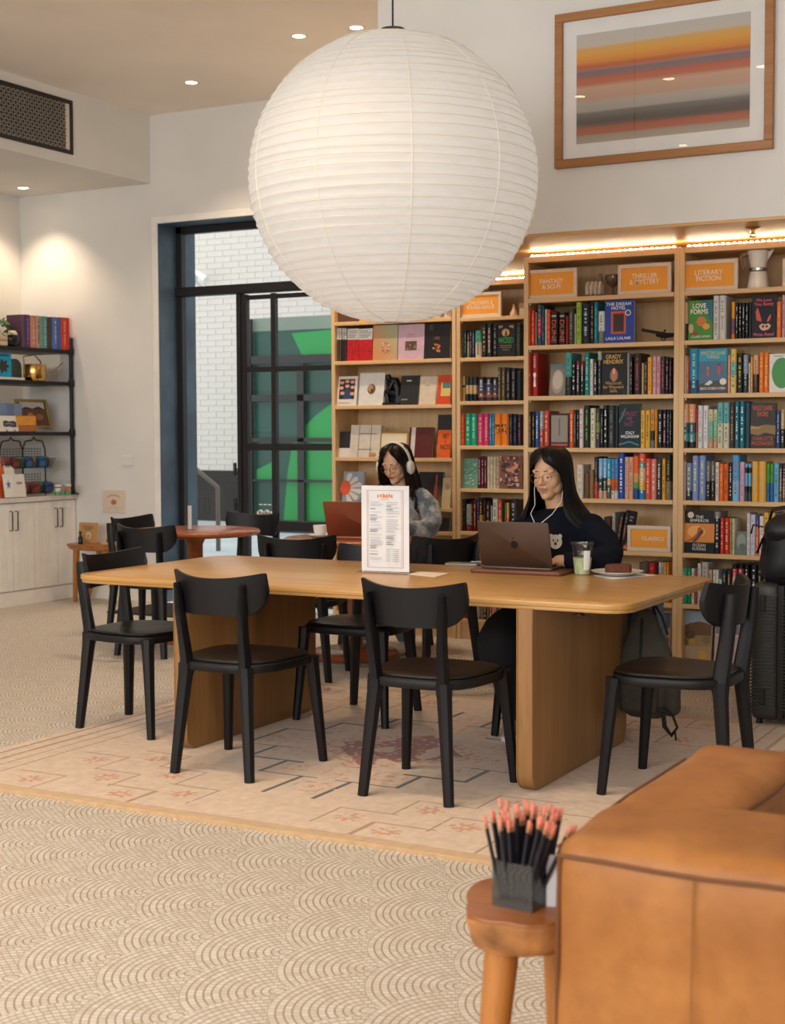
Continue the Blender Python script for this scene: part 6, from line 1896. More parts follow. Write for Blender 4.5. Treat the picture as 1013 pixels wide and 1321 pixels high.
S(480, 505, 130, 'e09a78', 'slim peach paperback', 'f0d0b8'); S(507, 561, 73, [(.3, 'e0c060'), (.6, '8ac0b0'), (1, 'e0c874')], 'tall yellow and mint hardback', '5a6a7a'); S(564, 623, 112, '1d1e1c', 'black paperback with yellow capitals', 'd8b82a'); S(626, 671, 127, two(.5, '8a98a8', '2a3a3e'), 'blue-grey paperback with a dark foot', 'b8c4cc'); S(672, 691, 200, 'd8cdb8', 'short cream paperback', '8a7a6a'); S(692, 716, 142, 'd89638', 'ochre paperback', 'f0c878'); S(717, 766, 132, two(.5, 'dcae88', '2a2c30'), 'peach paperback with a dark lower half', '8a5a4a'); S(771, 817, 106, 'e87a1e', 'bright orange hardback', 'f8c080', 0.155); S(818, 864, 106, 'e4761c', 'twin bright orange hardback', 'f8c080', 0.155)
o, w_, h_ = r42.face(868, 1075, 118, 'e4e0da', 'face-out white hardback with a large green disc', th=0.03)
art(o, [('3f8f48', OV(.56, .5, .44, .40, 28)), ('8a8a8a', R4(.2, .93, .6, .95))], w_, h_)

r43 = Row(4, 3, 872, 510, 7.184); S = r43.spine
S(36, 62, 156, 'e0dcd6', 'slim white paperback starting the row'); 
for k, (a, c) in enumerate(((63, 119), (121, 181))): S(a, c, 82, [(.42, 'd89a70'), (.66, '3a5a60'), (.85, '4a8a90'), (1, '20242a')], ('first' if k == 0 else 'second') + ' hardback peach above and stormy blue below', 'd8d0c4', 0.15)
S(183, 205, 120, two(.6, 'a82a20', '9a6a3a'), 'red and brown paperback', None); S(207, 250, 94, 'd8d6d6', 'plain white paperback', '9a9a9c'); S(251, 301, 94, 'dad8d8', 'twin plain white paperback', '9a9a9c')
for k, (a, c) in enumerate(((304, 346), (348, 386))): S(a, c, 130, [(.3, 'd0c8a0'), (.75, '8ac0a4'), (1, 'c89a7a')], ('first' if k == 0 else 'second') + ' mint paperback with a floral foot', '5a8a70')
for k, (a, c) in enumerate(((388, 440), (442, 498))): S(a, c, 68, two(.45, '6ab0b0', 'd0ccb0'), ('first' if k == 0 else 'second') + ' tall hardback aqua above and cream below', '3a6a6a', 0.15)
S(500, 546, 60, '3c2c26', 'dark brown hardback with copper lettering', 'c07a4a', 0.15)
for k, (a, c) in enumerate(((547, 588), (590, 640))): S(a, c, 54, '1f6a7a', ('first' if k == 0 else 'second') + ' deep teal hardback with bold white letters', 'd8ecee', 0.155)
S(642, 694, 66, '24404a', 'wide dark teal hardback', None, 0.15)
o, w_, h_ = r43.face(696, 928, 70, '3a3430', 'face-out dark grey hardback with orange capitals and a golden sea', th=0.03)
art(o, [('8a6a3a', [(0, .5), (.3, .48), (.6, .52), (1, .5), (1, .3), (.6, .34), (.3, .28), (0, .32)]), ('b08a48', [(0, .48), (.3, .46), (.5, .5), (.3, .42), (0, .43)])], w_, h_)
r43.text(o, w_, h_, 'WILD DARK\nSHORE', 'c85a2e', .48, .82, .80, .24, .01); r43.text(o, w_, h_, 'CHARLOTTE\nMcCONAGHY', 'c0542e', .5, .16, .88, .19, .01)
S(930, 969, 142, '2f4678', 'slate blue paperback by the dark grey cover', 'a8bcd8'); S(971, 1012, 132, two(.5, 'b89a68', '2a2a28'), 'tan and black paperback', 'e0d0a8'); S(1014, 1060, 120, '5a3a3a', 'maroon paperback past the tan one')

r44 = Row(4, 4, 872, 580, 7.184); S = r44.spine
S(46, 92, 110, 'd8b0b0', 'pale pink paperback starting the row', '6a5a62'); S(94, 149, 124, two(.75, '7a8a98', '2a3438'), 'steel blue paperback with a dark foot', 'd8dcc8')
for k, (a, c) in enumerate(((152, 210), (214, 276))): S(a, c, 56, '7f92c4', ('first' if k == 0 else 'second') + ' tall periwinkle hardback with yellow capitals', 'e0d070', 0.155)
for k, (a, c) in enumerate(((280, 324), (326, 363))): S(a, c, 106, two(.5, '6a6a66', '26221f'), ('first' if k == 0 else 'second') + ' grey and black patterned paperback', 'b8b0a0')
S(366, 401, 116, 'd8d0c0', 'cream paperback with small lettering', '7a6a5a'); S(402, 443, 132, 'e06a26', 'orange paperback', 'f0a878'); S(445, 488, 132, 'dc6624', 'twin orange paperback with a black mark', '241a18'); S(490, 523, 118, '1a1a1c', 'black paperback with white specks', 'e0ded8'); S(525, 590, 52, two(.55, '4aa0d0', '7ab8dc'), 'tall sky blue hardback with red letters', 'c83a34', 0.155); S(592, 637, 114, 'd8a0ac', 'pink paperback with blue lettering', '6a86b8')
for k, (a, c) in enumerate(((639, 667), (668, 700))): S(a, c, 130, [(.1, '6aa8cc'), (.25, '22242a'), (.6, '6aa8cc'), (.75, '22242a'), (1, '3a4a58')], ('first' if k == 0 else 'second') + ' blue and black chequered paperback')
for k, (a, c) in enumerate(((704, 766), (769, 838))): S(a, c, 108, 'e0a83c', ('first' if k == 0 else 'second') + ' wide golden yellow hardback', 'c8a8a8', 0.15)
for k, (a, c) in enumerate(((840, 872), (874, 908))): S(a, c, 132, two(.5, '4fa03a', '2f6aa8'), ('first' if k == 0 else 'second') + ' paperback green above and blue below', '24483a')
S(910, 957, 128, '6ab0d4', 'light blue paperback', '3a5a78'); 
for k, (a, c) in enumerate(((959, 987), (989, 1018))): S(a, c, 136, two(.35, '4a2c26', '7a5a48'), ('first' if k == 0 else 'second') + ' dark brown paperback at the row end', 'e8e0d8')

r45 = Row(4, 5, 872, 645, 7.184); S = r45.spine
o, w_, h_ = r45.face(78, 356, 97, '1a1719', 'face-out black hardback with a hazy orange photo band', 4, 0.03)
art(o, [('d8842c', R4(0, .25, 1, .69)), ('e8a850', OV(.4, .5, .3, .14)), ('b0521e', [(0, .25), (.35, .3), (.5, .42), (.62, .5), (.55, .62), (.45, .58), (.42, .46), (.25, .34)]), ('5a2a18', [(.25, .25), (.42, .38), (.5, .5), (.62, .56), (.64, .48), (.55, .4), (.4, .27)]), ('d8c8a4', OV(.2, .885, .105, .075))], w_, h_)
r45.text(o, w_, h_, 'THE\nEMPEROR', 'ece4d8', .5, .80, .62, .155); r45.text(o, w_, h_, 'OCEAN\nVUONG', 'ece4d8', .5, .14, .46, .16)
S(358, 411, 108, two(.15, '8a8a88', '20242a'), 'black hardback with a grey head', 'c8ccd0', 0.15); S(413, 447, 166, 'd0382a', 'bright red paperback', 'f0c0b0'); S(449, 496, 166, 'cc3628', 'twin bright red paperback', 'f0c0b0'); S(498, 521, 168, 'a89a4a', 'olive yellow paperback', '5a5a3a'); S(522, 546, 172, 'd8cfb8', 'cream paperback with green specks', '5a7a5a')
o, w_, h_ = r45.face(548, 655, 292, '6a7468', 'face-out grey-green misty photo book, leaning back', 10, 0.02)
art(o, [('8a9488', OV(.5, .55, .4, .35)), ('59645a', OV(.6, .3, .3, .18))], w_, h_)
S(657, 689, 122, 'd8d4ce', 'tall slim white hardback', '9a9a9a'); S(691, 739, 136, 'c8c8d8', 'pale lavender hardback', '9a9ac0'); S(741, 771, 156, two(.3, '5a4a8a', 'e0703a'), 'purple and orange paperback', 'f0d8c8'); S(773, 814, 150, 'e0dcd4', 'white paperback near the bag', '9a948a'); S(816, 864, 116, 'e0aa2c', 'tall golden hardback near the bag', '5a4a20'); S(866, 920, 118, 'd8b868', 'straw yellow hardback behind the bag'); S(922, 1000, 120, '3a4a5a', 'slate hardback behind the bag')

r46 = Row(4, 6, 872, 715, 7.184); S = r46.spine
S(38, 106, 128, '3fa286', 'jade green hardback', 'c8e8d8'); S(107, 143, 128, '1f8a5a', 'emerald green paperback', 'c8e0d0'); S(145, 172, 132, 'd8d0c4', 'white paperback beside the emerald one', 'b83a3a'); S(174, 198, 150, 'b04a44', 'brick red paperback behind the table edge'); S(200, 233, 86, 'dcd6ce', 'tall white hardback', '8a8a8a'); S(240, 302, 72, 'b8b2a6', 'wide tall grey hardback', '7a766c'); S(304, 333, 146, 'c8b49a', 'beige paperback', '6a5240'); S(342, 367, 146, 'e0dcd4', 'first of two white paperbacks', '8a8a8a'); S(369, 396, 146, 'e0dcd4', 'second of two white paperbacks', '8a8a8a'); S(398, 427, 230, 'b8ccc8', 'short pale aqua paperback'); S(429, 471, 146, '1f2c3c', 'navy paperback with gold lettering', 'c8b04a'); S(473, 512, 146, '22303e', 'twin navy paperback with gold lettering', 'c8b04a')
for k, (a, c) in enumerate(((522, 568), (574, 624))): S(a, c, 96, [(.1, '1c1618'), (.3, 'c83a48'), (.5, 'd88a7a'), (1, '1c1618')], ('first' if k == 0 else 'second') + ' black hardback with a crimson band', 'f0d8d0', 0.15)
S(634, 678, 96, '1a1718', 'black hardback with white script', 'e8e6e2', 0.15); S(692, 752, 96, '1d1a1b', 'thicker black hardback with white script', 'e8e6e2', 0.15); S(756, 800, 110, '2a2220', 'dark umber hardback', 'b8a890'); S(802, 850, 130, '3a2a22', 'chocolate brown paperback', 'c8a878')
# framed photographs on the bottom shelf
r47 = Row(4, 7, 872, 715, 7.184)
x0, x1, h_ = r47.span(12, 322, 525)
o, w_, h_ = r47.face(12, 322, 530, 'c8b49a', 'desert landscape photograph with boulders leaning', 8, 0.012, 0.01)
o.name = 'landscape_photo'; o['category'] = 'picture'
art(o, [('a8bcd0', R4(.02, .70, .98, .98)), ('7a5a40', [(.02, .72), (.2, .70), (.35, .74), (.6, .78), (.8, .76), (.98, .72), (.98, .45), (.02, .45)]), ('a88a62', R4(.02, .28, .98, .5)), ('5a4a30', OV(.35, .5, .16, .09)), ('6a6a38', OV(.18, .33, .14, .11)), ('c89a3a', OV(.42, .38, .09, .05)), ('b89a78', [(.02, .28), (.98, .28), (.98, .04), (.02, .04)]), ('d8a83a', OV(.76, .1, .12, .09)), ('8a7a4a', OV(.85, .42, .12, .09))], w_, h_)
o, w_, h_ = r47.face(345, 575, 545, 'd8cfc8', 'pale lilac mountain photograph leaning', 8, 0.012, 0.02)
o.name = 'landscape_photo'; o['category'] = 'picture'
art(o, [('b4aab8', R4(.03, .55, .97, .97)), ('8a8494', [(.03, .7), (.3, .82), (.5, .72), (.7, .86), (.97, .7), (.97, .55), (.03, .55)]), ('c8b8b0', R4(.03, .03, .97, .5)), ('c89a80', OV(.35, .36, .14, .08))], w_, h_)
o, w_, h_ = r47.face(590, 800, 545, 'd4cac8', 'pale pink desert photograph leaning behind the suitcase', 8, 0.012, 0.02)
o.name = 'landscape_photo'; o['category'] = 'picture'
art(o, [('c0b4c0', R4(.03, .5, .97, .97)), ('d0b8a8', R4(.03, .03, .97, .45)), ('c89070', OV(.3, .42, .12, .06))], w_, h_)

# ---- set-back bookcase
r20 = Row(2, 0, 584, 370, 10.337); r21 = Row(2, 1, 584, 370, 10.337); S = r21.spine
sign(r20, 92, 650, 74, "CHILDREN'S &\nYOUNG ADULT", "framed orange section sign reading children's and young adult", 0.66, 0.34)
t = thing('pear_vase', 'small cream pear-shaped vase next to the children sign', 'vase', (r20.X(778, 300), r20.y + 0.05, r20.z))
b = MB(); b.lathe([(0.024, 0), (0.028, 0.006), (0.028, 0.02), (0.014, 0.045), (0.009, 0.062), (0.011, 0.07), (0.006, 0.08)], 20); b.build('body', pbr('vase_cream', 'd8b48a', 0.5), t)
t = thing('gift_box', 'little kraft and cream box at the end of the set-back top shelf', 'box', (r20.X(905, 300), r20.y + 0.04, r20.z))
b = MB(); b.cbox((-0.026, 0, 0), (0.04, 0.05, 0.05), 0.002); b.build('body', pbr('box_cream', 'd8c4a0', 0.6), t)
b = MB(); b.cbox((-0.027, -0.001, 0.05), (0.041, 0.051, 0.085), 0.002); b.build('lid', pbr('box_kraft', 'b08a5c', 0.6), t)
for k, (a, c) in enumerate(((66, 94), (95, 122), (128, 152), (153, 182))): S(a, c, 582, '1f3a2e', ('first', 'second', 'third', 'fourth')[k] + ' of four dark green paperbacks', '8aa890')
S(192, 228, 604, two(.35, '4a2a22', '8a7a5a'), 'brown and khaki paperback', 'c8a878'); S(230, 256, 570, '202442', 'indigo paperback', 'a8a8c8'); S(258, 288, 570, '24284a', 'twin indigo paperback', 'a8a8c8'); S(298, 384, 582, two(.44, '4a9a80', 'c8b49a'), 'wide paperback green above and cream below', '2a5a4a'); S(388, 452, 492, '2a221c', 'tall dark brown hardback with a small white mark', 'c8b8a0'); S(454, 526, 492, '2c241e', 'twin tall dark brown hardback with a small white mark', 'c8b8a0'); S(528, 598, 500, '1a191c', 'tall black hardback with silver swirls', '7a7a80')
o, w_, h_ = r21.face(600, 838, 485, '14120f', 'face-out black hardback with a moon figure and green title', th=0.03)
art(o, [('c8905a', OV(.46, .72, .21, .115)), ('14120f', [(.40, .62), (.44, .74), (.5, .8), (.54, .72), (.56, .62)]), ('b8803a', [(.05, .93), (.3, .93), (.3, .88), (.1, .84)]), ('b8803a', [(.66, .93), (.92, .93), (.9, .84), (.66, .88)]), ('9a7a50', R4(.15, .33, .8, .345)), ('9a7a50', R4(.15, .27, .8, .285)), ('9a7a50', R4(.28, .20, .66, .215))], w_, h_)
r21.text(o, w_, h_, 'WICKED', '1f9a3a', .48, .49, .84, .17, .01)
S(840, 918, 488, '20281f', 'tall dark green-black hardback at the row end', '3a4a38')
r22 = Row(2, 2, 584, 460, 10.337); S = r22.spine
for k, (a, c) in enumerate(((86, 128), (129, 168))): S(a, c, 262, [(.36, 'a8884a'), (.44, '1c1814'), (1, 'b08a4a')], ('first' if k == 0 else 'second') + ' old gold paperback with a black band')
for k, (a, c) in enumerate(((171, 218), (221, 270), (273, 325))): S(a, c, 270, [(.34, '2a322e'), (.7, 'c8a878'), (1, '1c2226')], ('first', 'second', 'third')[k] + ' of three dark paperbacks with a buff label')
for k, (a, c) in enumerate(((338, 432), (434, 530), (532, 600))): S(a, c, 272, [(.25, '1c1c2c'), (.5, '3a3f5c'), (.72, '5a3f48'), (.85, '8a5a4a'), (1, '3a2434')], ('first', 'second', 'third')[k] + ' of three wide dusk-sky paperbacks', 'c8c8d0')
for k, (a, c) in enumerate(((602, 646), (650, 702))): S(a, c, 142, '5a4f34', ('first' if k == 0 else 'second') + ' tall olive hardback with silver caps', 'a89a70')
for k, (a, c) in enumerate(((704, 772), (774, 846))): S(a, c, 152, '16171c', ('first' if k == 0 else 'second') + ' tall black hardback with dotted spine', '8a7a80')
S(848, 918, 182, '141a24', 'midnight blue hardback at the row end')
r23 = Row(2, 3, 584, 460, 10.337); S = r23.spine
for nm, col, mk, l in (('orange-red', 'e0481e', 'f09a70', ((50, 104), (105, 160))), ('jade green', '1fa07a', 'a8e0c8', ((164, 242), (244, 323))), ('hot pink', 'cc3a66', 'f0b0c0', ((326, 411), (413, 486))), ('azure blue', '1f8ab0', 'a8d8e8', ((489, 522), (523, 554)))):
    for k, (a, c) in enumerate(l): S(a, c, 760, col, ('first ' if k == 0 else 'second ') + nm + ' paperback of a matching pair', mk)
for k, (a, c) in enumerate(((557, 648), (650, 744))):
    o = S(a, c, 760, 'e8801c', ('first' if k == 0 else 'second') + ' wide orange paperback with black blossoms')
    w_ = r23.X(c) - r23.X(a); h_ = r23.span(a, c, 760)[2]
    b = MB(); q = random.Random(k)
    for _ in range(16):
        u, v, r_ = q.uniform(-.45, .45), q.uniform(.38, .66), q.uniform(.04, .09)
        b.add([(u * w_ + r_ * w_ * 1.6 * cos(an), -0.0073, v * h_ + r_ * w_ * 1.6 * sin(an)) for an in (0, 1.3, 2.5, 3.8, 5.0)], [(4, 3, 2, 1, 0)])
    b.build('spine_print', pbr('print_1c1410', '1c1410', .5), o, sharp=None)
S(747, 803, 770, '161c2a', 'first navy-black paperback beside the orange pair', '5a6478'); S(805, 863, 770, '161c2a', 'second navy-black paperback beside the orange pair', '5a6478'); S(865, 914, 772, '3a1a26', 'dark burgundy paperback at the row end', '9a5a6a')
r24 = Row(2, 4, 584, 570, 10.337); S = r24.spine
o, w_, h_ = r24.face(125, 330, 222, '6a9a82', 'face-out sage green book with white ferns, leaning', 10, 0.02)
q = random.Random(4)
art(o, [('b8d0bc', [(u, v), (u + .12, v + .02), (u + .2, v + .05), (u + .1, v + .045)]) for u, v in [(q.uniform(.02, .75), q.uniform(.05, .9)) for _ in range(26)]], w_, h_)
for k, (a, c) in enumerate(((333, 378), (379, 420), (421, 456))): S(a, c, 194, '5a1c2c', ('first', 'second', 'third')[k] + ' of three maroon dotted paperbacks', 'd8a8a8')
for k, (a, c) in enumerate(((458, 496), (498, 537), (539, 577))): S(a, c, 194, 'd0c4a8', ('first', 'second', 'third')[k] + ' of three cream paperbacks', '9a8a6a')
S(580, 624, 194, 'c8a888', 'cream floral paperback beside the blossom cover', '7a3a3a')
o, w_, h_ = r24.face(628, 915, 182, '8a5a4c', 'face-out dusty rose book with a dark blossom pattern', th=0.03)
q = random.Random(9)
art(o, [(q.choice(('4a2a2c', 'd8a894', '5a3434', 'c88a78', '3a2022')), OV(q.uniform(.08, .92), q.uniform(.05, .95), q.uniform(.03, .09), q.uniform(.02, .06), 7)) for _ in range(90)] + [('c88a6a', [(.35, .55), (.75, .7), (.95, .75), (.9, .62), (.55, .5)])], w_, h_)
r25 = Row(2, 5, 584, 570, 10.337); S = r25.spine
S(72, 122, 766, '1e1c1f', 'black hardback starting the row', '8a8a8a'); S(124, 178, 766, '241f22', 'thick black hardback with a white dot', '5a5a5a'); S(180, 243, 832, two(.75, 'b0aca4', '8a2a20'), 'grey-white paperback with a red foot', '6a6a6a'); S(246, 272, 792, '4a1c18', 'oxblood paperback', 'c8a888'); S(274, 318, 782, '6a1c18', 'dark red paperback', 'd8a888'); S(321, 353, 752, '243a5a', 'blue-black hardback', '8aa0b8'); S(355, 402, 752, two(.5, '26221c', 'b8842c'), 'black hardback with a gold foot', 'd8b04a'); S(404, 438, 770, '201c1e', 'plain black paperback', 'b84a34'); S(440, 500, 800, '2a201e', 'dark umber paperback with tan stripes', 'c89a6a'); S(504, 532, 850, '8a9a92', 'short grey-green paperback'); S(534, 602, 762, 'd0c4b4', 'wide white paperback with black letters', '3a3a3a'); S(605, 656, 772, two(.6, 'c84a34', 'd8842c'), 'red paperback with an orange foot', 'f0c0a0'); S(660, 688, 800, '1c1e1f', 'slim black paperback near the dark sleeve'); S(690, 714, 812, '5a7a4a', 'slim moss paperback near the dark sleeve'); S(716, 752, 812, two(.5, 'd8a048', 'd8622a'), 'amber and orange paperback near the dark sleeve'); S(756, 860, 768, '221c20', 'wide black hardback behind the woman', 'a8a8a8')
r26 = Row(2, 6, 550, 760, 7.79)
S = r26.spine
r27 = Row(2, 7, 550, 760, 7.79)
q = random.Random(12)
x = 300
names = ['rust', 'forest', 'crimson', 'slate', 'ochre', 'plum', 'ivory', 'teal', 'copper', 'navy', 'olive', 'scarlet', 'sand', 'violet', 'amber', 'charcoal', 'rose', 'mint', 'umber', 'coral']
hexs = ['a8502a', '2a5a3a', 'a02430', '4a5a68', 'c8923a', '5a2a4a', 'd8ccb4', '1f7a7a', 'b06a3a', '24345a', '6a6a34', 'c8341f', 'c8ac84', '5a3f7a', 'd8902a', '34343a', 'c87a84', '8ac0a4', '5a3a28', 'd8604a']
for i in range(20):
    w_ = q.choice((22, 26, 30, 34))
    r27.spine(x, x + w_, 160 + q.choice((0, 6, 10)), hexs[i], names[i] + ' picture book', 'e8dcc8' if i % 2 else None)
    x += w_ + 1
x = -160
for i in range(16):
    w_ = q.choice((22, 28, 34))
    r26.spine(x, x + w_, -150 + q.choice((0, 12, 20)), hexs[(i * 7 + 3) % 20], names[(i * 7 + 3) % 20] + ' hardback', None)
    x += w_ + 1

# ---- art bookcase
r10 = Row(1, 0, 422, 395, 5.959); r11 = Row(1, 1, 422, 395, 5.959); r12 = Row(1, 2, 422, 395, 5.959)
b = MB(); x0, x1 = r10.X(36, 100), r10.X(243, 100); b.cbox((0, 0, 0), (x1 - x0, 0.16, 0.10), 0.006)
tag(b.build('wooden_box', wood('dark_box', '6a4426', '4a2c18', 'x', 2), None, (x0, r10.y + 0.02, r10.z)), 'dark brown wooden box on the top shelf of the art bookcase', 'box')
b = MB(); x0, x1 = r10.X(247, 100), r10.X(530, 100)
for k in range(1):
    o = flat_book(((x0 + x1) / 2, r10.y, r10.z + 0.001), x1 - x0, 0.15, 0.02, 'd8a42c', 'mustard yellow art book standing on the top shelf of the art bookcase', (R_(-8), 0, 0))
for a, c, lab in ((770, 868, 'white mug printed with black blobs, first of two'), (872, 936, 'white mug printed with black blobs, second of two')):
    xx = r10.X((a + c) / 2, 60); rr_ = (r10.X(c, 60) - r10.X(a, 60)) / 2 * 0.92
    t = thing('mug', lab + ', on the art bookcase', 'mug', (xx, r10.y + 0.05, r10.z))
    b = MB(); b.lathe([(rr_ * .9, 0), (rr_, 0.005), (rr_, 0.09), (rr_ * .93, 0.09), (rr_ * .9, 0.02), (0, 0.012)], 20); b.build('body', pbr('mug_white', 'd8cfc2', .4), t)
    b = MB()
    for k in range(5):
        a_ = -pi / 2 + (k - 2) * 0.42; zc_ = 0.03 + 0.022 * (k % 3)
        b.add([((rr_ + .0006) * cos(a_ + .13 * cos(p)), (rr_ + .0006) * sin(a_ + .13 * cos(p)), zc_ + .011 * sin(p)) for p in (0, 1, 2.1, 3.1, 4.2, 5.2)], [(0, 1, 2, 3, 4, 5)])
    b.build('print', pbr('print_1a1a1a', '1a1a1a', .5), t, sharp=None)
S = r11.spine
for k, (a, c) in enumerate(((50, 70), (72, 90), (92, 109), (111, 128), (130, 147))): S(a, c, 170, [(.34, 'd0ccc4'), (1, ('3a5a34', '4a4a3a', '5a3a34', '2a2a2a', '3a3030')[k])], ('first', 'second', 'third', 'fourth', 'fifth')[k] + ' thin magazine spine, white headed', '1a1a1a')
for k, (a, c) in enumerate(((150, 236), (238, 342))):
    o, w_, h_ = r11.face(a, c, 172, 'c01f26', ('first' if k == 0 else 'second') + ' face-out red magazine with a white headed cover', 5, 0.012, 0.0)
    q = random.Random(k)
    art(o, [('e6e0d8', R4(0, .66, 1, 1))] + [('3a3a3a', R4(.08, v, q.uniform(.6, .95), v + .018)) for v in (.92, .86, .79, .73)] + [('3a1014', [(u, v), (u + .06, v + .02), (u + .04, v + .05)]) for u, v in [(q.uniform(.03, .9), q.uniform(.03, .6)) for _ in range(40)]], w_, h_)
def grad_cover():
    m, tn, p = newmat('gilded_gradient_cover')
    co = tn.coord('Object'); sp = tn.new('ShaderNodeSeparateXYZ'); tn.link(co, sp.inputs[0])
    f = tn.m('ADD', tn.mapr(sp.outputs[0], -.11, .11), tn.mapr(sp.outputs[2], 0, .26, -.4, .4))
    tn.link(tn.mix(f, lin('c88a5a'), lin('a8a884')), p.inputs['Base Color']); p.inputs['Roughness'].default_value = .35
    return m
o, w_, h_ = r11.face(348, 538, 142, 'c8a05c', 'face-out golden gradient art book', 4, 0.025)
o.data.materials[0] = grad_cover()
q = random.Random(3)
art(o, [(q.choice(('e8d8c0', 'b8402a', '5a2a20', 'd8a060')), OV(.52 + .16 * cos(a) * q.uniform(.7, 1.1), .36 + .13 * sin(a) * q.uniform(.7, 1.1), .03, .02, 6)) for a in [k * .33 for k in range(19)]], w_, h_)
o, w_, h_ = r11.face(542, 743, 138, 'c8a8b8', 'face-out lilac art book with a square tapestry picture', 4, 0.025)
q = random.Random(8)
art(o, [('5a4032', R4(.28, .26, .72, .52))] + [(q.choice(('a88a5a', '3a2a24', '8a6a4a')), R4(u, v, u + .05, v + .03)) for u, v in [(q.uniform(.29, .66), q.uniform(.27, .48)) for _ in range(26)]] + [('9a8090', R4(.4, .7, .6, .72)), ('9a8090', R4(.35, .63, .65, .645))], w_, h_)
o, w_, h_ = r11.face(747, 942, 134, '211d1c', 'face-out black art book with a copper bouquet', 4, 0.025)
q = random.Random(5)
art(o, [(q.choice(('c8743a', '8a4428', 'd89a5a')), OV(.48 + q.uniform(-.13, .13), .32 + q.uniform(-.12, .1), .04, .028, 6)) for _ in range(16)] + [('a8583a', R4(.4, .6, .6, .615)), ('a8583a', R4(.36, .56, .62, .572)), ('3a3432', R4(.2, .82, .34, .98))], w_, h_)
o, w_, h_ = r12.face(64, 222, 538, 'ddd6cc', 'face-out white art book with pink roses on black', 9, 0.02)
art(o, [('1f1a26', R4(.14, .22, .88, .90)), ('24406a', [(.35, .22), (.7, .22), (.72, .5), (.52, .6), (.38, .5)])] + [('d89a8a', OV(u, v, .11, .06, 9)) for u, v in ((.25, .78), (.5, .82), (.76, .80), (.24, .6), (.78, .62), (.3, .42), (.78, .4), (.52, .66))] + [('8a847c', R4(.12, .08, .7, .1))], w_, h_)
o, w_, h_ = r12.face(236, 430, 512, 'd8d4cf', 'face-out pale grey art book with a bronze disc', 9, 0.025)
art(o, [('6a4e34', OV(.5, .5, .16, .16, 22)), ('b08a5a', OV(.46, .53, .10, .11, 16)), ('3a2a1e', OV(.52, .46, .05, .05))], w_, h_)
# thinker statuette
tc = Vector((r12.X(482, 640), r12.y + 0.035, r12.z))
t = thing('thinker_statuette', 'small black statuette of a seated thinking figure', 'statuette', tc)
M_bz = pbr('dark_bronze', '17161a', 0.35, 0.4)
hh_ = r12.Zt(480, 512) - r12.z; k = hh_ / 0.25
def P(*c): return tuple(v * k for v in c)
b = MB()
b.tube([P(.045, .02, .0), P(.045, .02, .08)], [.055 * k, .045 * k], 8)
b.tube([P(.04, .01, .075), P(.045, .012, .13), P(.02, .0, .185), P(-.015, -.008, .20)], [.042 * k, .04 * k, .042 * k, .02 * k], 10)
b.tube([P(-.015, -.008, .2), P(-.028, -.012, .215), P(-.032, -.014, .236)], [.02 * k, .026 * k, .02 * k], 10)
b.tube([P(.04, -.012, .085), P(-.02, -.03, .105), P(-.04, -.03, .1)], [.028 * k, .024 * k, .02 * k], 8)
b.tube([P(-.04, -.03, .1), P(-.025, -.028, .05), P(-.02, -.03, .005)], [.02 * k, .018 * k, .012 * k], 8)
b.tube([P(.03, .04, .085), P(-.03, .03, .095), P(-.02, .03, .02)], [.026 * k, .02 * k, .014 * k], 8)
b.tube([P(.03, -.03, .18), P(-.0, -.045, .125), P(-.025, -.03, .165), P(-.03, -.02, .2)], [.018 * k, .015 * k, .012 * k, .011 * k], 8)
b.tube([P(.02, .035, .175), P(-.02, .045, .13), P(-.04, .02, .115)], [.016 * k, .014 * k, .011 * k], 8)
b.build('figure', M_bz, t)
b = MB(); rbox(b, P(-.06, -.06, 0), P(.09, .06, .018), .006 * k, 2); b.build('base', M_bz, t)
o, w_, h_ = r12.face(556, 705, 532, '2c2c2b', 'face-out charcoal art book with white corner print', 9, 0.02); art(o, [('d8d4cc', R4(.3, .80, .55, .84)), ('8a8a86', R4(.08, .16, .4, .2))], w_, h_)
o, w_, h_ = r12.face(690, 842, 538, 'd4c4ac', 'face-out plain cream art book', 9, 0.02); art(o, [('9a8a74', R4(.4, .66, .6, .69))], w_, h_)
o, w_, h_ = r12.face(830, 942, 528, 'cf4a26', 'face-out vermilion art book with a teal and yellow panel', 9, 0.02); art(o, [('d8b868', R4(.35, .28, 1, .74)), ('4a7a78', R4(.45, .55, 1, .74))], w_, h_)
r13 = Row(1, 3, 422, 520, 5.959)
t = thing('speaker_box', 'small black box with a white foot on the art bookcase', 'box', (r13.X(118, 320), r13.y + 0.02, r13.z), rot=(R_(-8), 0, 0))
w_ = r13.X(168, 320) - r13.X(72, 320); h_ = r13.Zt(118, 216) - r13.z
b = MB(); b.cbox((-w_ / 2, 0, h_ * .36), (w_ / 2, 0.04, h_), 0.002); b.build('body', pbr('box_black', '17161a', .5), t)
b = MB(); b.cbox((-w_ / 2 * .9, 0, 0), (w_ / 2 * .9, 0.04, h_ * .36), 0.002); b.build('foot', pbr('box_white', 'd8d0c8', .5), t)
o, w_, h_ = r13.face(168, 400, 168, 'cfc4b4', 'face-out putty box set ruled with black lines', 9, 0.05)
art(o, [('1f1c1c', R4(.28, 0, .295, .98)), ('1f1c1c', R4(.68, 0, .695, 1)), ('1f1c1c', R4(.28, .24, .75, .255)), ('1f1c1c', R4(.28, .72, .85, .735))], w_, h_)
t_o, w_, h_ = r13.face(402, 618, 218, 'a8803f', 'gilt-edged cream framed print standing', 9, 0.012); t_o.name = 'framed_print'; t_o['category'] = 'picture'
art(t_o, [('ddcfb0', R4(.04, .06, .93, .92)), ('c8b894', R4(.4, .4, .6, .55))], w_, h_)
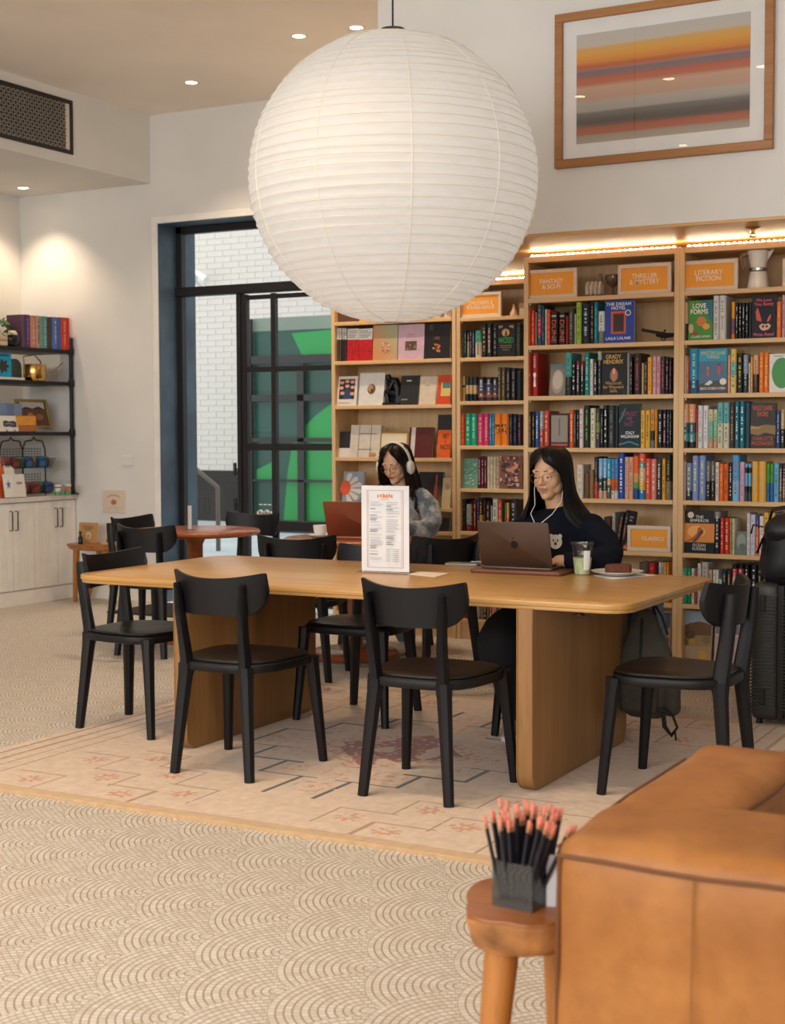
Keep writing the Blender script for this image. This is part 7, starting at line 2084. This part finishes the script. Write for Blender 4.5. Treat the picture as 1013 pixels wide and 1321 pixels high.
b = MB(); rbox(b, (0, 0, 0), (r13.X(380, 390) - r13.X(315, 390), 0.05, 0.035), 0.012, 3, 0.004); tag(b.build('wooden_bird', wood('bird_wood', 'c8934a', 'a8742f', 'x', 2), None, (r13.X(315, 390), r13.y + 0.0, r13.z)), 'small carved honey-coloured wooden block before the gilt print', 'ornament')
o, w_, h_ = r13.face(622, 668, 186, 'd0c8c0', 'slim white ring-bound book', 9, 0.03); art(o, [('3a1c1a', R4(0, 0, .3, 1))], w_, h_)
o, w_, h_ = r13.face(668, 806, 186, '5c241c', 'face-out maroon cloth art book', 9, 0.022)
o, w_, h_ = r13.face(815, 942, 88, '2a2625', 'tall face-out charcoal art book', 6, 0.03, 0.045); art(o, [('c8c0b4', R4(0, .12, .3, .3))], w_, h_)
o, w_, h_ = r13.face(840, 942, 206, 'e0601c', 'face-out bright orange book with black capitals', 9, 0.02, 0.0)
r13.text(o, w_, h_, 'ART\nI\nFACTS', '241612', .62, .58, .72, .56, .01)
r14 = Row(1, 4, 422, 520, 5.959)
o, w_, h_ = r14.face(110, 268, 528, '8f9aa4', 'face-out grey-blue book with a large white daisy', 9, 0.025)
sh = [('d4cabc', [(.12, .5), (.12 + .75 * cos(a - .18), .5 + .42 * sin(a - .18)), (.12 + .85 * cos(a), .5 + .48 * sin(a)), (.12 + .75 * cos(a + .18), .5 + .42 * sin(a + .18))]) for a in (-1.2, -.7, -.2, .3, .8, 1.3)]
art(o, [(c, [(max(0, min(1, u)), max(0, min(1, v))) for u, v in p]) for c, p in sh] + [('d8542c', OV(.14, .52, .26, .22)), ('2a2624', R4(.12, .03, .2, .12)), ('2a2624', R4(.7, .03, .78, .12))], w_, h_)
o, w_, h_ = r14.face(690, 878, 530, '1f1a1a', 'face-out black art book with a slender red bottle', 9, 0.025); art(o, [('9a3a22', [(.66, .25), (.8, .25), (.8, .6), (.77, .68), (.77, .92), (.71, .92), (.71, .68), (.66, .6)]), ('c05a34', R4(.72, .74, .76, .92)), ('2f2828', R4(.02, .02, .98, .06))], w_, h_)
o, w_, h_ = r14.face(842, 944, 575, 'cdb48a', 'face-out tan art book next to the red bottle cover', 9, 0.02); art(o, [('a8906a', OV(.7, .7, .15, .1))], w_, h_)
r15 = Row(1, 5, 422, 520, 5.959)
for k, (a, c, col, nm) in enumerate(((60, 230, 'b8a88a', 'buff'), (240, 420, '4a5a5a', 'slate green'), (640, 780, '7a8078', 'grey-green'), (790, 940, '3a3430', 'dark brown'))):
    o, w_, h_ = r15.face(a, c, 860 + 20 * (k % 2), col, 'face-out ' + nm + ' art book, plain cover', 9, 0.025)

# ================================================================ people
def ell(mb, c, r, M=None, n=18, k=12, m=0):
    c = Vector(c); vs = []; fs = []
    r = Vector((r, r, r)) if isinstance(r, (int, float)) else Vector(r)
    for j in range(1, k):
        th = pi * j / k
        for i in range(n):
            a = 2 * pi * i / n
            vs.append(Vector((r.x * sin(th) * cos(a), r.y * sin(th) * sin(a), r.z * cos(th))))
    vs += [Vector((0, 0, r.z)), Vector((0, 0, -r.z))]
    T, B = len(vs) - 2, len(vs) - 1
    for i in range(n):
        i2 = (i + 1) % n
        fs.append((T, i, i2)); fs.append((B, (k - 2) * n + i2, (k - 2) * n + i))
        for j in range(k - 2):
            fs.append((j * n + i, (j + 1) * n + i, (j + 1) * n + i2, j * n + i2))
    if M is None:
        M = Matrix.Identity(3)
    return mb.add([c + M @ v for v in vs], fs, m)
def limb(mb, pts, rad, n=14, steps=5):
    """tapering limb: smooth path with a ball at each end"""
    pts = [Vector(p) for p in pts]
    P_, R2 = [], []
    for i in range(len(pts) - 1):
        p0 = pts[max(0, i - 1)]; p1 = pts[i]; p2 = pts[i + 1]; p3 = pts[min(len(pts) - 1, i + 2)]
        for s in range(steps):
            t_ = s / steps
            q = 0.5 * ((2 * p1) + (p2 - p0) * t_ + (2 * p0 - 5 * p1 + 4 * p2 - p3) * t_ ** 2 + (3 * p1 - p0 - 3 * p2 + p3) * t_ ** 3)
            P_.append(q); R2.append(rad[i] + (rad[i + 1] - rad[i]) * t_)
    P_.append(pts[-1]); R2.append(rad[-1])
    mb.tube(P_, R2, n)
    ell(mb, P_[0], R2[0] * 0.98, n=12, k=8); ell(mb, P_[-1], R2[-1] * 0.98, n=12, k=8)
    return mb
def fuse(mb, name, mat, voxel, smooth=3, disp=None):
    """weld overlapping forms into one continuous skin"""
    me = mb.mesh(name, mat, None)
    o = bpy.data.objects.new(name, me); COL.objects.link(o)
    rm = o.modifiers.new('r', 'REMESH'); rm.mode = 'VOXEL'; rm.voxel_size = voxel; rm.use_smooth_shade = True
    if smooth:
        sm = o.modifiers.new('s', 'SMOOTH'); sm.factor = 0.5; sm.iterations = smooth
    dg = bpy.context.evaluated_depsgraph_get()
    out = bpy.data.meshes.new_from_object(o.evaluated_get(dg))
    bpy.data.objects.remove(o); bpy.data.meshes.remove(me)
    out.name = name
    out.materials.clear(); out.materials.append(mat)
    if disp:
        nr = [v.normal.copy() for v in out.vertices]
        for v, n_ in zip(out.vertices, nr):
            v.co += n_ * disp(v.co)
    out.polygons.foreach_set('use_smooth', [True] * len(out.polygons))
    out.update()
    return out
def skin_mat(name, c1, c2):
    m, t, p = newmat(name)
    co = t.coord('Object')
    t.link(t.mix(t.mapr(t.noise(co, 9.0, 3.0), 0.35, 0.65), lin(c1), lin(c2)), p.inputs['Base Color'])
    p.inputs['Roughness'].default_value = 0.5
    p.inputs['Subsurface Weight'].default_value = 0.12
    p.inputs['Subsurface Radius'].default_value = (0.012, 0.005, 0.003)
    return m
def hair_mat(name, c1, c2):
    m, t, p = newmat(name)
    n_ = t.noise(t.coord('Object', (70, 70, 3)), 1.0, 3.0)
    t.link(t.mix(t.mapr(n_, 0.35, 0.7), lin(c1), lin(c2)), p.inputs['Base Color'])
    p.inputs['Roughness'].default_value = 0.42
    p.inputs['Specular IOR Level'].default_value = 0.22
    t.link(t.bump(n_, 0.5, 0.004), p.inputs['Normal'])
    return m
def head_forms(mb, H):
    """skull, jaw, cheeks, brow, nose, lips, ears; H places the head"""
    A = H.to_3x3()
    def e(c, r): ell(mb, H @ Vector(c), r, A, 22, 16)
    e((0, .014, .03), (.073, .090, .088)); e((0, -.028, -.016), (.060, .062, .084)); e((0, -.046, -.082), (.034, .036, .030))
    e((0, -.070, -.094), (.019, .017, .016))
    for s in (-1, 1):
        e((s * .034, -.016, -.058), (.028, .040, .034)); e((s * .029, -.048, -.030), (.029, .032, .032)); e((s * .026, -.064, .024), (.030, .020, .014))
        e((s * .0105, -.094, -.029), (.009, .010, .008)); e((s * .074, .012, -.012), (.007, .017, .028))
    limb(mb, [H @ Vector(p) for p in ((0, -.078, .024), (0, -.093, -.004), (0, -.1075, -.025))], [.009, .0095, .0115], 10, 3)
    e((0, -.084, -.052), (.021, .010, .011)); e((0, -.082, -.064), (.018, .010, .008))
def face_details(par, H, lips, brow, iris, lid=0.55, look=(0, 0), skin=None):
    A = H.to_3x3()
    def T(*c): return H @ Vector(c)
    M_w = pbr('eye_white', 'e8e0d8', 0.25); M_i = pbr('iris_' + iris, iris, 0.15); M_lash = pbr('lash_black', '1a1412', 0.6); M_lip = pbr('lip_' + lips, lips, 0.45)
    for s in (-1, 1):
        b = MB(); ell(b, T(s * .030, -.0765, -.0005), (.0130, .0075, .0046), A, 16, 10); ob = b.build('eye', M_w, par)
        b = MB(); ell(b, T(s * .030 + look[0], -.0825, -.0012 + look[1] * .5), (.0050, .0024, .0040), A, 12, 8); b.build('iris', M_i, ob)
        b = MB(); ell(b, T(s * .030, -.0760, .0024), (.0142, .0086, .0050), A, 16, 10); b.build('eyelid', skin, ob)
        b = MB(); b.tube([T(s * (.0165 + .027 * u), -.0848 + .009 * (2 * u - 1) ** 2, -.0022 + .0010 * (1 - (2 * u - 1) ** 2)) for u in [k / 8 for k in range(9)]], [.0008, .0012, .0013, .0014, .0014, .0014, .0013, .0012, .0008], 6); b.build('lashes', M_lash, par)
        b = MB(); b.tube([T(s * (.012 + .036 * u), -.0870 + .018 * u * u, .0225 + .0045 * sin(pi * (u * .75 + .12))) for u in [k / 6 for k in range(7)]], [(.0008, .0014), (.001, .0022), (.001, .0024), (.001, .0023), (.001, .0020), (.0009, .0015), (.0006, .0008)], 6); b.build('eyebrow', pbr('brow_' + brow, brow, .8), par)
    b = MB()
    b.tube([T(.021 * u, -.0945 + .012 * u * u, -.0505 + .0022 * cos(u * 5) - .0018) for u in [k / 5 - 1 for k in range(11)]], [.0010, .0020, .0028, .0032, .0034, .0032, .0034, .0032, .0028, .0020, .0010], 8)
    b.tube([T(.018 * u, -.0925 + .010 * u * u, -.0605 + .003 * u * u) for u in [k / 5 - 1 for k in range(11)]], [.0010, .0024, .0034, .0040, .0044, .0045, .0044, .0040, .0034, .0024, .0010], 8)
    b.build('lips', M_lip, par)
def glasses(par, H, col, r=.0215, wire=.0009):
    def T(*c): return H @ Vector(c)
    b = MB()
    for s in (-1, 1):
        pts = []
        for k in range(25):
            a = 2 * pi * k / 24; e_ = 2.6
            rr_ = (abs(cos(a)) ** e_ + abs(sin(a)) ** e_) ** (-1 / e_)
            pts.append(T(s * .031 + r * rr_ * cos(a), -.098 + .004 * abs(cos(a) + s) * .5, -.004 + r * .82 * rr_ * sin(a)))
        b.tube(pts, wire, 5)
        b.tube([T(s * (.031 + r), -.096, .004), T(s * .074, -.06, .006), T(s * .080, .012, .004), T(s * .079, .03, -.01)], wire, 5)
    b.tube([T(-.0105, -.099, .0), T(0, -.103, .004), T(.0105, -.099, .0)], wire, 5)
    return b.build('glasses', pbr('wire_' + col, col, 0.3, 0.9), par)
def hand_forms(mb, wrist, tip_dir, palm_n, side, curl=0.5, k=1.0):
    """palm with four fingers and a thumb; tip_dir along the fingers, palm_n out of the back of the hand"""
    d = Vector(tip_dir).normalized(); n_ = Vector(palm_n).normalized(); s_ = d.cross(n_).normalized() * side
    W = Vector(wrist)
    M = Matrix((s_, d, n_)).transposed()
    ell(mb, W + d * .045 * k, Vector((.040, .050, .014)) * k, M, 16, 10)
    for f, (off, L, r) in enumerate(((-.030, .066, .0078), (-.010, .076, .0082), (.010, .072, .0080), (.029, .056, .0070))):
        p = W + d * .082 * k + s_ * off * k
        pts = [p - d * .02 * k]
        q = p.copy(); a = -0.10
        pts.append(q.copy())
        for seg in (.45, .32, .23):
            a -= curl
            q = q + (d * cos(a) + n_ * sin(a)) * L * seg * k; pts.append(q.copy())
        limb(mb, pts, [r * 1.05 * k, r * k, r * .95 * k, r * .88 * k, r * .75 * k], 10, 3)
    p = W + d * .022 * k - s_ * .030 * k
    limb(mb, [p, p - s_ * .022 * k + d * .024 * k - n_ * .006 * k, p - s_ * .026 * k + d * .050 * k - n_ * .014 * k], [.012 * k, .0098 * k, .0078 * k], 10, 3)

def hair_curtain(H, levels, streak=0.004, n=44, seed=0.0, freq=26.0):
    """shell of hair open at the face: levels = (z, half opening deg, rx, ry, thickness, cy)"""
    b = MB(); rings = []
    for (z, op, rx, ry, th, cy_) in levels:
        ring = []
        for side in (0, 1):
            for i in range(n):
                u = i / (n - 1)
                if side: u = 1 - u
                ang = R_(op) + (2 * pi - 2 * R_(op)) * u       # from the face edge round the back
                w_ = 1 + (streak / rx) * mnoise.noise(Vector((cos(ang) * freq * .35 + seed, sin(ang) * freq * .35, z * 2.5))) + (.0022 / rx) * mnoise.noise(Vector((cos(ang) * 30 + seed, sin(ang) * 30, z * 4)))
                k = 1.0 if side == 0 else 1.0 - th / max(rx, ry)
                edge = min(1.0, min(u, 1 - u) * 10)
                k2 = k if side == 0 else 1 - (1 - k) * edge
                zz = z + (.022 * mnoise.noise(Vector((cos(ang) * 9, sin(ang) * 9, seed))) if z < -.25 else 0)
                ring.append(H @ Vector((rx * k2 * w_ * sin(ang), cy_ - ry * k2 * w_ * cos(ang), zz)))
        rings.append(ring)
    b.loft(rings)
    return b

# ---------------------------------------------------------------- woman in the navy sweatshirt
M_sk1 = skin_mat('skin_warm', 'd3a17c', 'dcae8b')
HC = Vector((-2.548, 6.235, 1.165))
H1 = Matrix.Translation(HC) @ Matrix.Rotation(R_(-5), 4, 'Z') @ Matrix.Rotation(R_(9), 4, 'X') @ Matrix.Rotation(R_(-2), 4, 'Y')
nk = Vector((-2.515, 6.29, 0.985))
shL, shR = Vector((-2.365, 6.28, 0.915)), Vector((-2.675, 6.27, 0.915))       # viewer's right, viewer's left
elL, elR = Vector((-2.255, 6.17, 0.79)), Vector((-2.775, 6.12, 0.785))
wrL, wrR = Vector((-2.425, 6.03, 0.785)), Vector((-2.665, 6.02, 0.785))
pel = Vector((-2.46, 6.20, 0.52))
b = MB()
head_forms(b, H1)
limb(b, [H1 @ Vector((0, .02, -.05)), HC + Vector((0.01, .03, -.11)), nk + Vector((0, 0, -.02))], [.050, .049, .058])
limb(b, [nk + Vector((0, .0, -.05)), Vector((-2.50, 6.27, .78)), pel + Vector((0, .02, .04))], [.10, .12, .13])
limb(b, [nk + Vector((.05, 0, -.05)), shL, elL, wrL], [.055, .05, .040, .026]); limb(b, [nk + Vector((-.05, 0, -.05)), shR, elR, wrR], [.055, .05, .040, .026])
hand_forms(b, wrL, (-.82, -.35, -.08), (0, -.1, 1), 1, .42); hand_forms(b, wrR, (.6, -.6, -.10), (0, -.1, 1), -1, .42)
knR, anR = Vector((-2.60, 5.80, .45)), Vector((-2.56, 5.92, .10))
knL, anL = Vector((-2.36, 5.78, .50)), Vector((-2.34, 5.80, .10))
for s, kn, an in ((-1, knR, anR), (1, knL, anL)):
    limb(b, [pel + Vector((s * .08, 0, 0)), (pel + kn) / 2 + Vector((s * .05, 0, .02)), kn, an], [.085, .075, .058, .036])
body = fuse(b, 'person', M_sk1, 0.0042, 5)
p1 = tag(place('person', body), 'person in a navy sweatshirt with long straight black hair typing at a dark laptop', 'person')
face_details(p1, H1, 'b9786a', '3a2c26', '1a1210', 0.75, (-.003, -.004), M_sk1)
glasses(p1, H1, '9a8468', .0225)
# sweatshirt
b = MB()
limb(b, [nk + Vector((0, .01, -.055)), Vector((-2.50, 6.27, .80)), pel + Vector((0, .02, .06))], [.115, .155, .165], 22)
ell(b, (-2.52, 6.285, .922), (.175, .095, .060), None, 24, 14)
limb(b, [nk + Vector((.05, 0, -.06)), shL + Vector((.0, 0, -.01)), (shL + elL) / 2 + Vector((.03, .02, -.01)), elL, wrL + Vector((.05, .02, .002))], [.072, .074, .066, .060, .042], 18)
limb(b, [nk + Vector((-.05, 0, -.06)), shR + Vector((0, 0, -.01)), (shR + elR) / 2 + Vector((-.03, .02, -.01)), elR, wrR + Vector((-.05, .02, .002))], [.072, .074, .066, .060, .042], 18)
M_nv = pbr('navy_fleece', '0e121d', 0.9, var=0.12, vscale=30, bump=0.15, bscale=260, spec=0.2)
def folds(v):
    return 0.007 * mnoise.noise(Vector((v.x * 9, v.y * 9, v.z * 16))) + 0.004 * mnoise.noise(Vector((v.x * 24 + 3, v.y * 24, v.z * 34)))
sw = place('sweatshirt', fuse(b, 'sweatshirt', M_nv, 0.011, 4, folds), p1)
b = MB(); cuff = wrL + Vector((.045, .018, .002)); b.tube([cuff + Vector((.03, .012, 0)), cuff, cuff - Vector((.018, .008, 0))], [.041, .036, .033], 18); b.build('cuff', M_nv, sw)
b = MB(); rim = nk + Vector((0, -.01, -.012)); b.tube([rim + Vector((.068 * cos(a), .062 * sin(a), .010 * sin(a))) for a in [2 * pi * k / 24 for k in range(25)]], .010, 8); b.build('collar', M_nv, sw)
# bear print on the chest, as a shallow badge on the fleece
bc = ony(716.5, 699, 6.105); bc = Vector((bc.x, 6.108, bc.z))
b = MB()
def disc(c, rx, rz, y, m):
    c = (c[0] * .82, c[1] * .82); rx *= .82; rz *= .82
    n_ = 16; b.add([(c[0] + rx * cos(2 * pi * k / n_), y + abs(rx * cos(2 * pi * k / n_)) * .1, c[1] + rz * sin(2 * pi * k / n_)) for k in range(n_)], [tuple(range(n_))], m)
for s in (-1, 1): disc((s * .024, .030), .012, .013, 0, 0)
disc((0, 0), .036, .040, -.001, 0)
for s in (-1, 1): disc((s * .012, .008), .004, .006, -.002, 1)
disc((0, -.010), .007, .009, -.002, 1)
b.build('chest_print', [pbr('print_cream', 'ded2c2', .8), pbr('print_navy', '1c2438', .8)], p1, bc, R_(14), sharp=None)
# trousers
b = MB()
for s, kn, an in ((-1, knR, anR), (1, knL, anL)):
    limb(b, [pel + Vector((s * .08, .02, .01)), (pel + kn) / 2 + Vector((s * .05, 0, .015)), kn + Vector((0, 0, -.01)), (kn + an) / 2 + Vector((0, 0, .02)), an + Vector((0, 0, .02))], [.115, .11, .105, .095, .08], 18)
ell(b, pel + Vector((0, .04, .02)), (.17, .13, .10))
place('trousers', fuse(b, 'trousers', pbr('black_cotton', '111114', 0.9, var=0.1, vscale=20), 0.012, 3, folds), p1)
for an in (anR, anL):
    b = MB(); ell(b, an + Vector((0, -.06, -.045)), (.042, .115, .038), None, 20, 12); ell(b, an + Vector((0, .01, -.02)), (.042, .055, .055))
    sh_ = place('shoe', fuse(b, 'shoe', pbr('shoe_grey', '8a8880', .7), .006, 2), p1)
    b = MB(); b.slab([(an.x + .046 * cos(2 * pi * k / 24), an.y - .05 + .125 * sin(2 * pi * k / 24)) for k in range(24)], 0.0135, 0.034, 0.004); b.build('sole', pbr('sole_white', 'd8d2c8', .7), sh_)
# hair, parted in the middle, falling over the shoulders
lv = [(.126, 2, .020, .022, .012, .010), (.122, 2, .044, .054, .018, .008), (.113, 3, .063, .080, .022, .006), (.098, 4, .077, .096, .024, .006), (.080, 6, .086, .106, .026, .008), (.062, 14, .091, .110, .026, .010), (.044, 28, .094, .112, .026, .012), (.024, 42, .096, .112, .026, .014), (0, 51, .097, .112, .026, .016),
      (-.04, 55, .100, .110, .028, .018), (-.08, 52, .106, .109, .036, .022), (-.12, 46, .120, .114, .044, .028), (-.155, 40, .140, .122, .052, .036), (-.19, 38, .166, .130, .056, .046), (-.22, 40, .192, .134, .056, .056), (-.25, 46, .212, .134, .052, .064), (-.285, 56, .222, .130, .044, .068), (-.32, 66, .220, .122, .030, .068), (-.35, 74, .205, .112, .016, .068)]
H1h = Matrix.Translation(HC) @ Matrix.Rotation(R_(-5), 4, 'Z') @ Matrix.Rotation(R_(4), 4, 'X')
place('hair', hair_curtain(H1h, lv, .006, 150, 1.0, 30).mesh('hair', hair_mat('hair_black', '080708', '120f10'), 60), p1)
# wired earphones
earL, earR = H1 @ Vector((.076, 0, -.02)), H1 @ Vector((-.076, 0, -.02))
join = Vector((-2.575, 6.135, .925))
b = MB()
b.tube([earR, earR + Vector((.004, -.03, -.05)), earR + Vector((.02, -.06, -.12)), Vector((-2.605, 6.14, .985)), join], .0017, 6)
b.tube([earL + Vector((0, -.02, -.03)), H1 @ Vector((.070, -.055, -.12)), Vector((-2.50, 6.14, .985)), join], .0017, 6)
b.tube([join, join + Vector((.0, -.02, -.05)), Vector((-2.52, 6.05, .80)), Vector((-2.45, 6.02, .745)), Vector((-2.40, 6.0, .7385))], .0017, 6)
ell(b, earR, .007); ell(b, earL, .007)
b.build('earphones', pbr('cable_white', 'eeeae4', 0.5), p1)
# denim jacket over the chair beside her
b = MB()
rbox(b, (-2.28, 6.20, .34), (-2.03, 6.345, .64), .045, 8, .01, .03, seed=2)
limb(b, [(-2.10, 6.24, .62), (-2.08, 6.18, .55), (-2.13, 6.16, .40), (-2.17, 6.17, .33)], [.05, .052, .048, .042])
M_dn = pbr('washed_denim', '5f7488', 0.9, var=0.3, vscale=18, bump=0.2, bscale=400)
dj = fuse(b, 'denim_jacket', M_dn, .011, 3, lambda v: .010 * mnoise.noise(v * 15) + .005 * mnoise.noise(v * 38))
dj = tag(place('denim_jacket', dj), 'washed blue denim jacket hung over the chair of the woman in navy', 'jacket')
b = MB(); b.tube([(-2.20, 6.15, .62), (-2.14, 6.13, .60), (-2.09, 6.125, .58)], .004, 6); b.tube([(-2.09, 6.12, .56), (-2.12, 6.108, .47), (-2.15, 6.115, .37)], .003, 6); b.build('seam', pbr('denim_seam', 'a8b0b8', .8), dj)

# ---------------------------------------------------------------- woman in the grey sweater
M_sk2 = skin_mat('skin_fair', 'dcaa88', 'e6b898')
HC2 = Vector((-4.305, 8.005, 1.160))
H2 = Matrix.Translation(HC2) @ Matrix.Rotation(R_(-2), 4, 'Z') @ Matrix.Rotation(R_(20), 4, 'X') @ Matrix.Rotation(R_(-3), 4, 'Y')
nk2 = Vector((-4.30, 8.07, .985))
sL, sR = Vector((-4.155, 8.07, .94)), Vector((-4.445, 8.05, .94))
eL, eR = Vector((-4.065, 7.97, .765)), Vector((-4.55, 7.90, .785))
wL, wR = Vector((-4.20, 7.74, .770)), Vector((-4.42, 7.72, .770))
pel2 = Vector((-4.33, 8.07, .53))
b = MB(); head_forms(b, H2)
limb(b, [H2 @ Vector((0, .02, -.05)), HC2 + Vector((0, .05, -.11)), nk2 + Vector((0, 0, -.02))], [.048, .047, .056])
limb(b, [nk2 + Vector((0, 0, -.05)), Vector((-4.31, 8.06, .78)), pel2 + Vector((0, .02, .04))], [.10, .12, .13])
limb(b, [nk2 + Vector((.05, 0, -.05)), sL, eL, wL], [.055, .05, .040, .026]); limb(b, [nk2 + Vector((-.05, 0, -.05)), sR, eR, wR], [.055, .05, .040, .026])
hand_forms(b, wL, (-.5, -.8, -.1), (0, -.1, 1), 1, .42, .95); hand_forms(b, wR, (.4, -.85, -.10), (0, -.1, 1), -1, .42, .95)
k2R, a2R = Vector((-4.42, 7.66, .52)), Vector((-4.40, 7.82, .10)); k2L, a2L = Vector((-4.20, 7.70, .52)), Vector((-4.16, 7.86, .10))
for s, kn, an in ((-1, k2R, a2R), (1, k2L, a2L)):
    limb(b, [pel2 + Vector((s * .08, 0, 0)), (pel2 + kn) / 2 + Vector((s * .04, 0, .02)), kn, an], [.085, .075, .056, .036])
p2 = tag(place('person', fuse(b, 'person', M_sk2, 0.0042, 5)), 'person in a grey fuzzy sweater wearing white headphones and glasses, looking down', 'person')
face_details(p2, H2, 'b0483c', '2a1c16', '2a1c14', 0.85, (-.002, -.004), M_sk2)
glasses(p2, H2, '8a6a48', .0225, .0012)
b = MB()
limb(b, [nk2 + Vector((0, .01, -.055)), Vector((-4.31, 8.06, .80)), pel2 + Vector((0, .02, .04))], [.115, .145, .155], 22)
ell(b, (-4.30, 8.065, .935), (.170, .095, .058), None, 24, 14)
limb(b, [nk2 + Vector((.05, 0, -.06)), sL, (sL + eL) / 2 + Vector((.035, .02, 0)), eL, wL + Vector((.03, .05, .005))], [.066, .066, .064, .062, .048], 18)
limb(b, [nk2 + Vector((-.05, 0, -.06)), sR, (sR + eR) / 2 + Vector((-.035, .02, 0)), eR, wR + Vector((-.03, .05, .005))], [.076, .080, .076, .070, .05], 18)
def sweater_mat():
    m, t, p = newmat('fuzzy_marl_wool')
    co = t.coord('Object'); n1 = t.noise(co, 8.0, 5.0, 0.6); n2 = t.noise(co, 160.0, 3.0)
    c = t.mix(t.mapr(n1, .42, .62), lin('49545c'), lin('cfcdc6'))
    c = t.mix(t.mapr(n2, .4, .7, 0, .35), c, lin('8a9094'))
    t.link(c, p.inputs['Base Color']); p.inputs['Roughness'].default_value = .95; p.inputs['Sheen Weight'].default_value = .3
    t.link(t.bump(n2, .6, .006), p.inputs['Normal'])
    return m
sw2 = place('sweater', fuse(b, 'sweater', sweater_mat(), 0.011, 4, lambda v: .009 * mnoise.noise(Vector((v.x * 9, v.y * 9, v.z * 15))) + .003 * mnoise.noise(v * 90)), p2)
b = MB(); b.tube([nk2 + Vector((.072 * cos(a), -.012 + .070 * sin(a), .012 + .012 * sin(a * 2))) for a in [2 * pi * k / 24 for k in range(25)]], [.024] * 25, 10); b.build('scarf', pbr('scarf_dark', '2a2a2e', .95, var=.2, vscale=40), p2)
b = MB()
for s, kn, an in ((-1, k2R, a2R), (1, k2L, a2L)):
    limb(b, [pel2 + Vector((s * .08, .02, .01)), (pel2 + kn) / 2 + Vector((s * .04, 0, .015)), kn, (kn + an) / 2, an + Vector((0, 0, .02))], [.11, .10, .082, .075, .065], 18)
ell(b, pel2 + Vector((0, .03, .02)), (.17, .13, .10))
place('jeans', fuse(b, 'jeans', pbr('blue_denim', '6c8090', .9, var=.2, vscale=15), .012, 3, folds), p2)
for an in (a2R, a2L):
    b = MB(); ell(b, an + Vector((0, -.06, -.06)), (.04, .11, .038), None, 20, 12); ell(b, an + Vector((0, .01, -.035)), (.04, .052, .055))
    place('shoe', fuse(b, 'shoe', pbr('shoe_pale', 'c8c0b4', .7), .006, 2), p2)
# wavy hair
lv2 = [(.126, 2, .020, .022, .012, .010), (.122, 3, .046, .056, .018, .008), (.112, 5, .066, .082, .022, .006), (.096, 8, .081, .098, .026, .006), (.076, 14, .091, .108, .03, .008), (.054, 26, .098, .113, .034, .010), (.030, 38, .104, .116, .036, .012), (-.01, 48, .111, .118, .042, .016),
       (-.05, 50, .118, .120, .046, .018), (-.09, 47, .126, .122, .05, .022), (-.13, 42, .132, .124, .052, .028), (-.17, 38, .136, .124, .052, .034), (-.21, 36, .134, .122, .05, .038), (-.25, 40, .126, .115, .042, .04), (-.28, 46, .110, .102, .026, .042), (-.30, 56, .092, .088, .012, .042)]
H2h = Matrix.Translation(HC2) @ Matrix.Rotation(R_(-2), 4, 'Z') @ Matrix.Rotation(R_(10), 4, 'X')
hb = hair_curtain(H2h, lv2, .018, 130, 4.0, 22)
hb.v = [tuple(Vector(v) + Vector((.010 * mnoise.noise(Vector((v[0] * 9, v[1] * 9, v[2] * 22))), .010 * mnoise.noise(Vector((v[0] * 9 + 5, v[1] * 9, v[2] * 22))), 0))) for v in hb.v]
hr_ = place('hair', hb.mesh('hair', hair_mat('hair_dark_brown', '120c0a', '261a14'), 60), p2)
b = MB()
for k in range(14):
    s = 1 if k % 2 else -1
    base = H2h @ Vector((s * (.10 + .02 * RND.random()), -.03 + .06 * RND.random(), -.10 - .08 * RND.random()))
    b.tube([base + Vector((s * .012 * sin(j * 1.1 + k) + s * .006 * j, .012 * cos(j * 1.1 + k), -.020 * j)) for j in range(8)], [.007, .008, .008, .0075, .007, .006, .005, .003], 6)
cu_ = b.build('curls', hair_mat('hair_dark_brown_tips', '180f0c', '32221a'), hr_); cu_['kind'] = 'stuff'
# headphones
t_h = thing('headphones', 'white over-ear headphones on the woman in the grey sweater', 'headphones', HC2)
HL = H2h.copy(); HL.translation = Vector((0, 0, 0)); 
b = MB(); b.tube([HL @ Vector((.112 * sin(a), -.004, .0 + .137 * cos(a))) for a in [R_(-88 + 176 * k / 20) for k in range(21)]], [(.014, .006)] * 21, 10)
M_hp = pbr('headphone_white', 'd9d4cb', .45)
b.build('headband', M_hp, t_h)
for s in (-1, 1):
    b = MB(); ell(b, HL @ Vector((s * .112, -.008, -.020)), (.022, .034, .044), HL.to_3x3(), 22, 14); b.build('ear_cup', M_hp, t_h)
    b = MB(); ell(b, HL @ Vector((s * .099, -.008, -.020)), (.012, .033, .042), HL.to_3x3(), 22, 14); b.build('ear_pad', pbr('pad_grey', 'a8a29a', .8), t_h)
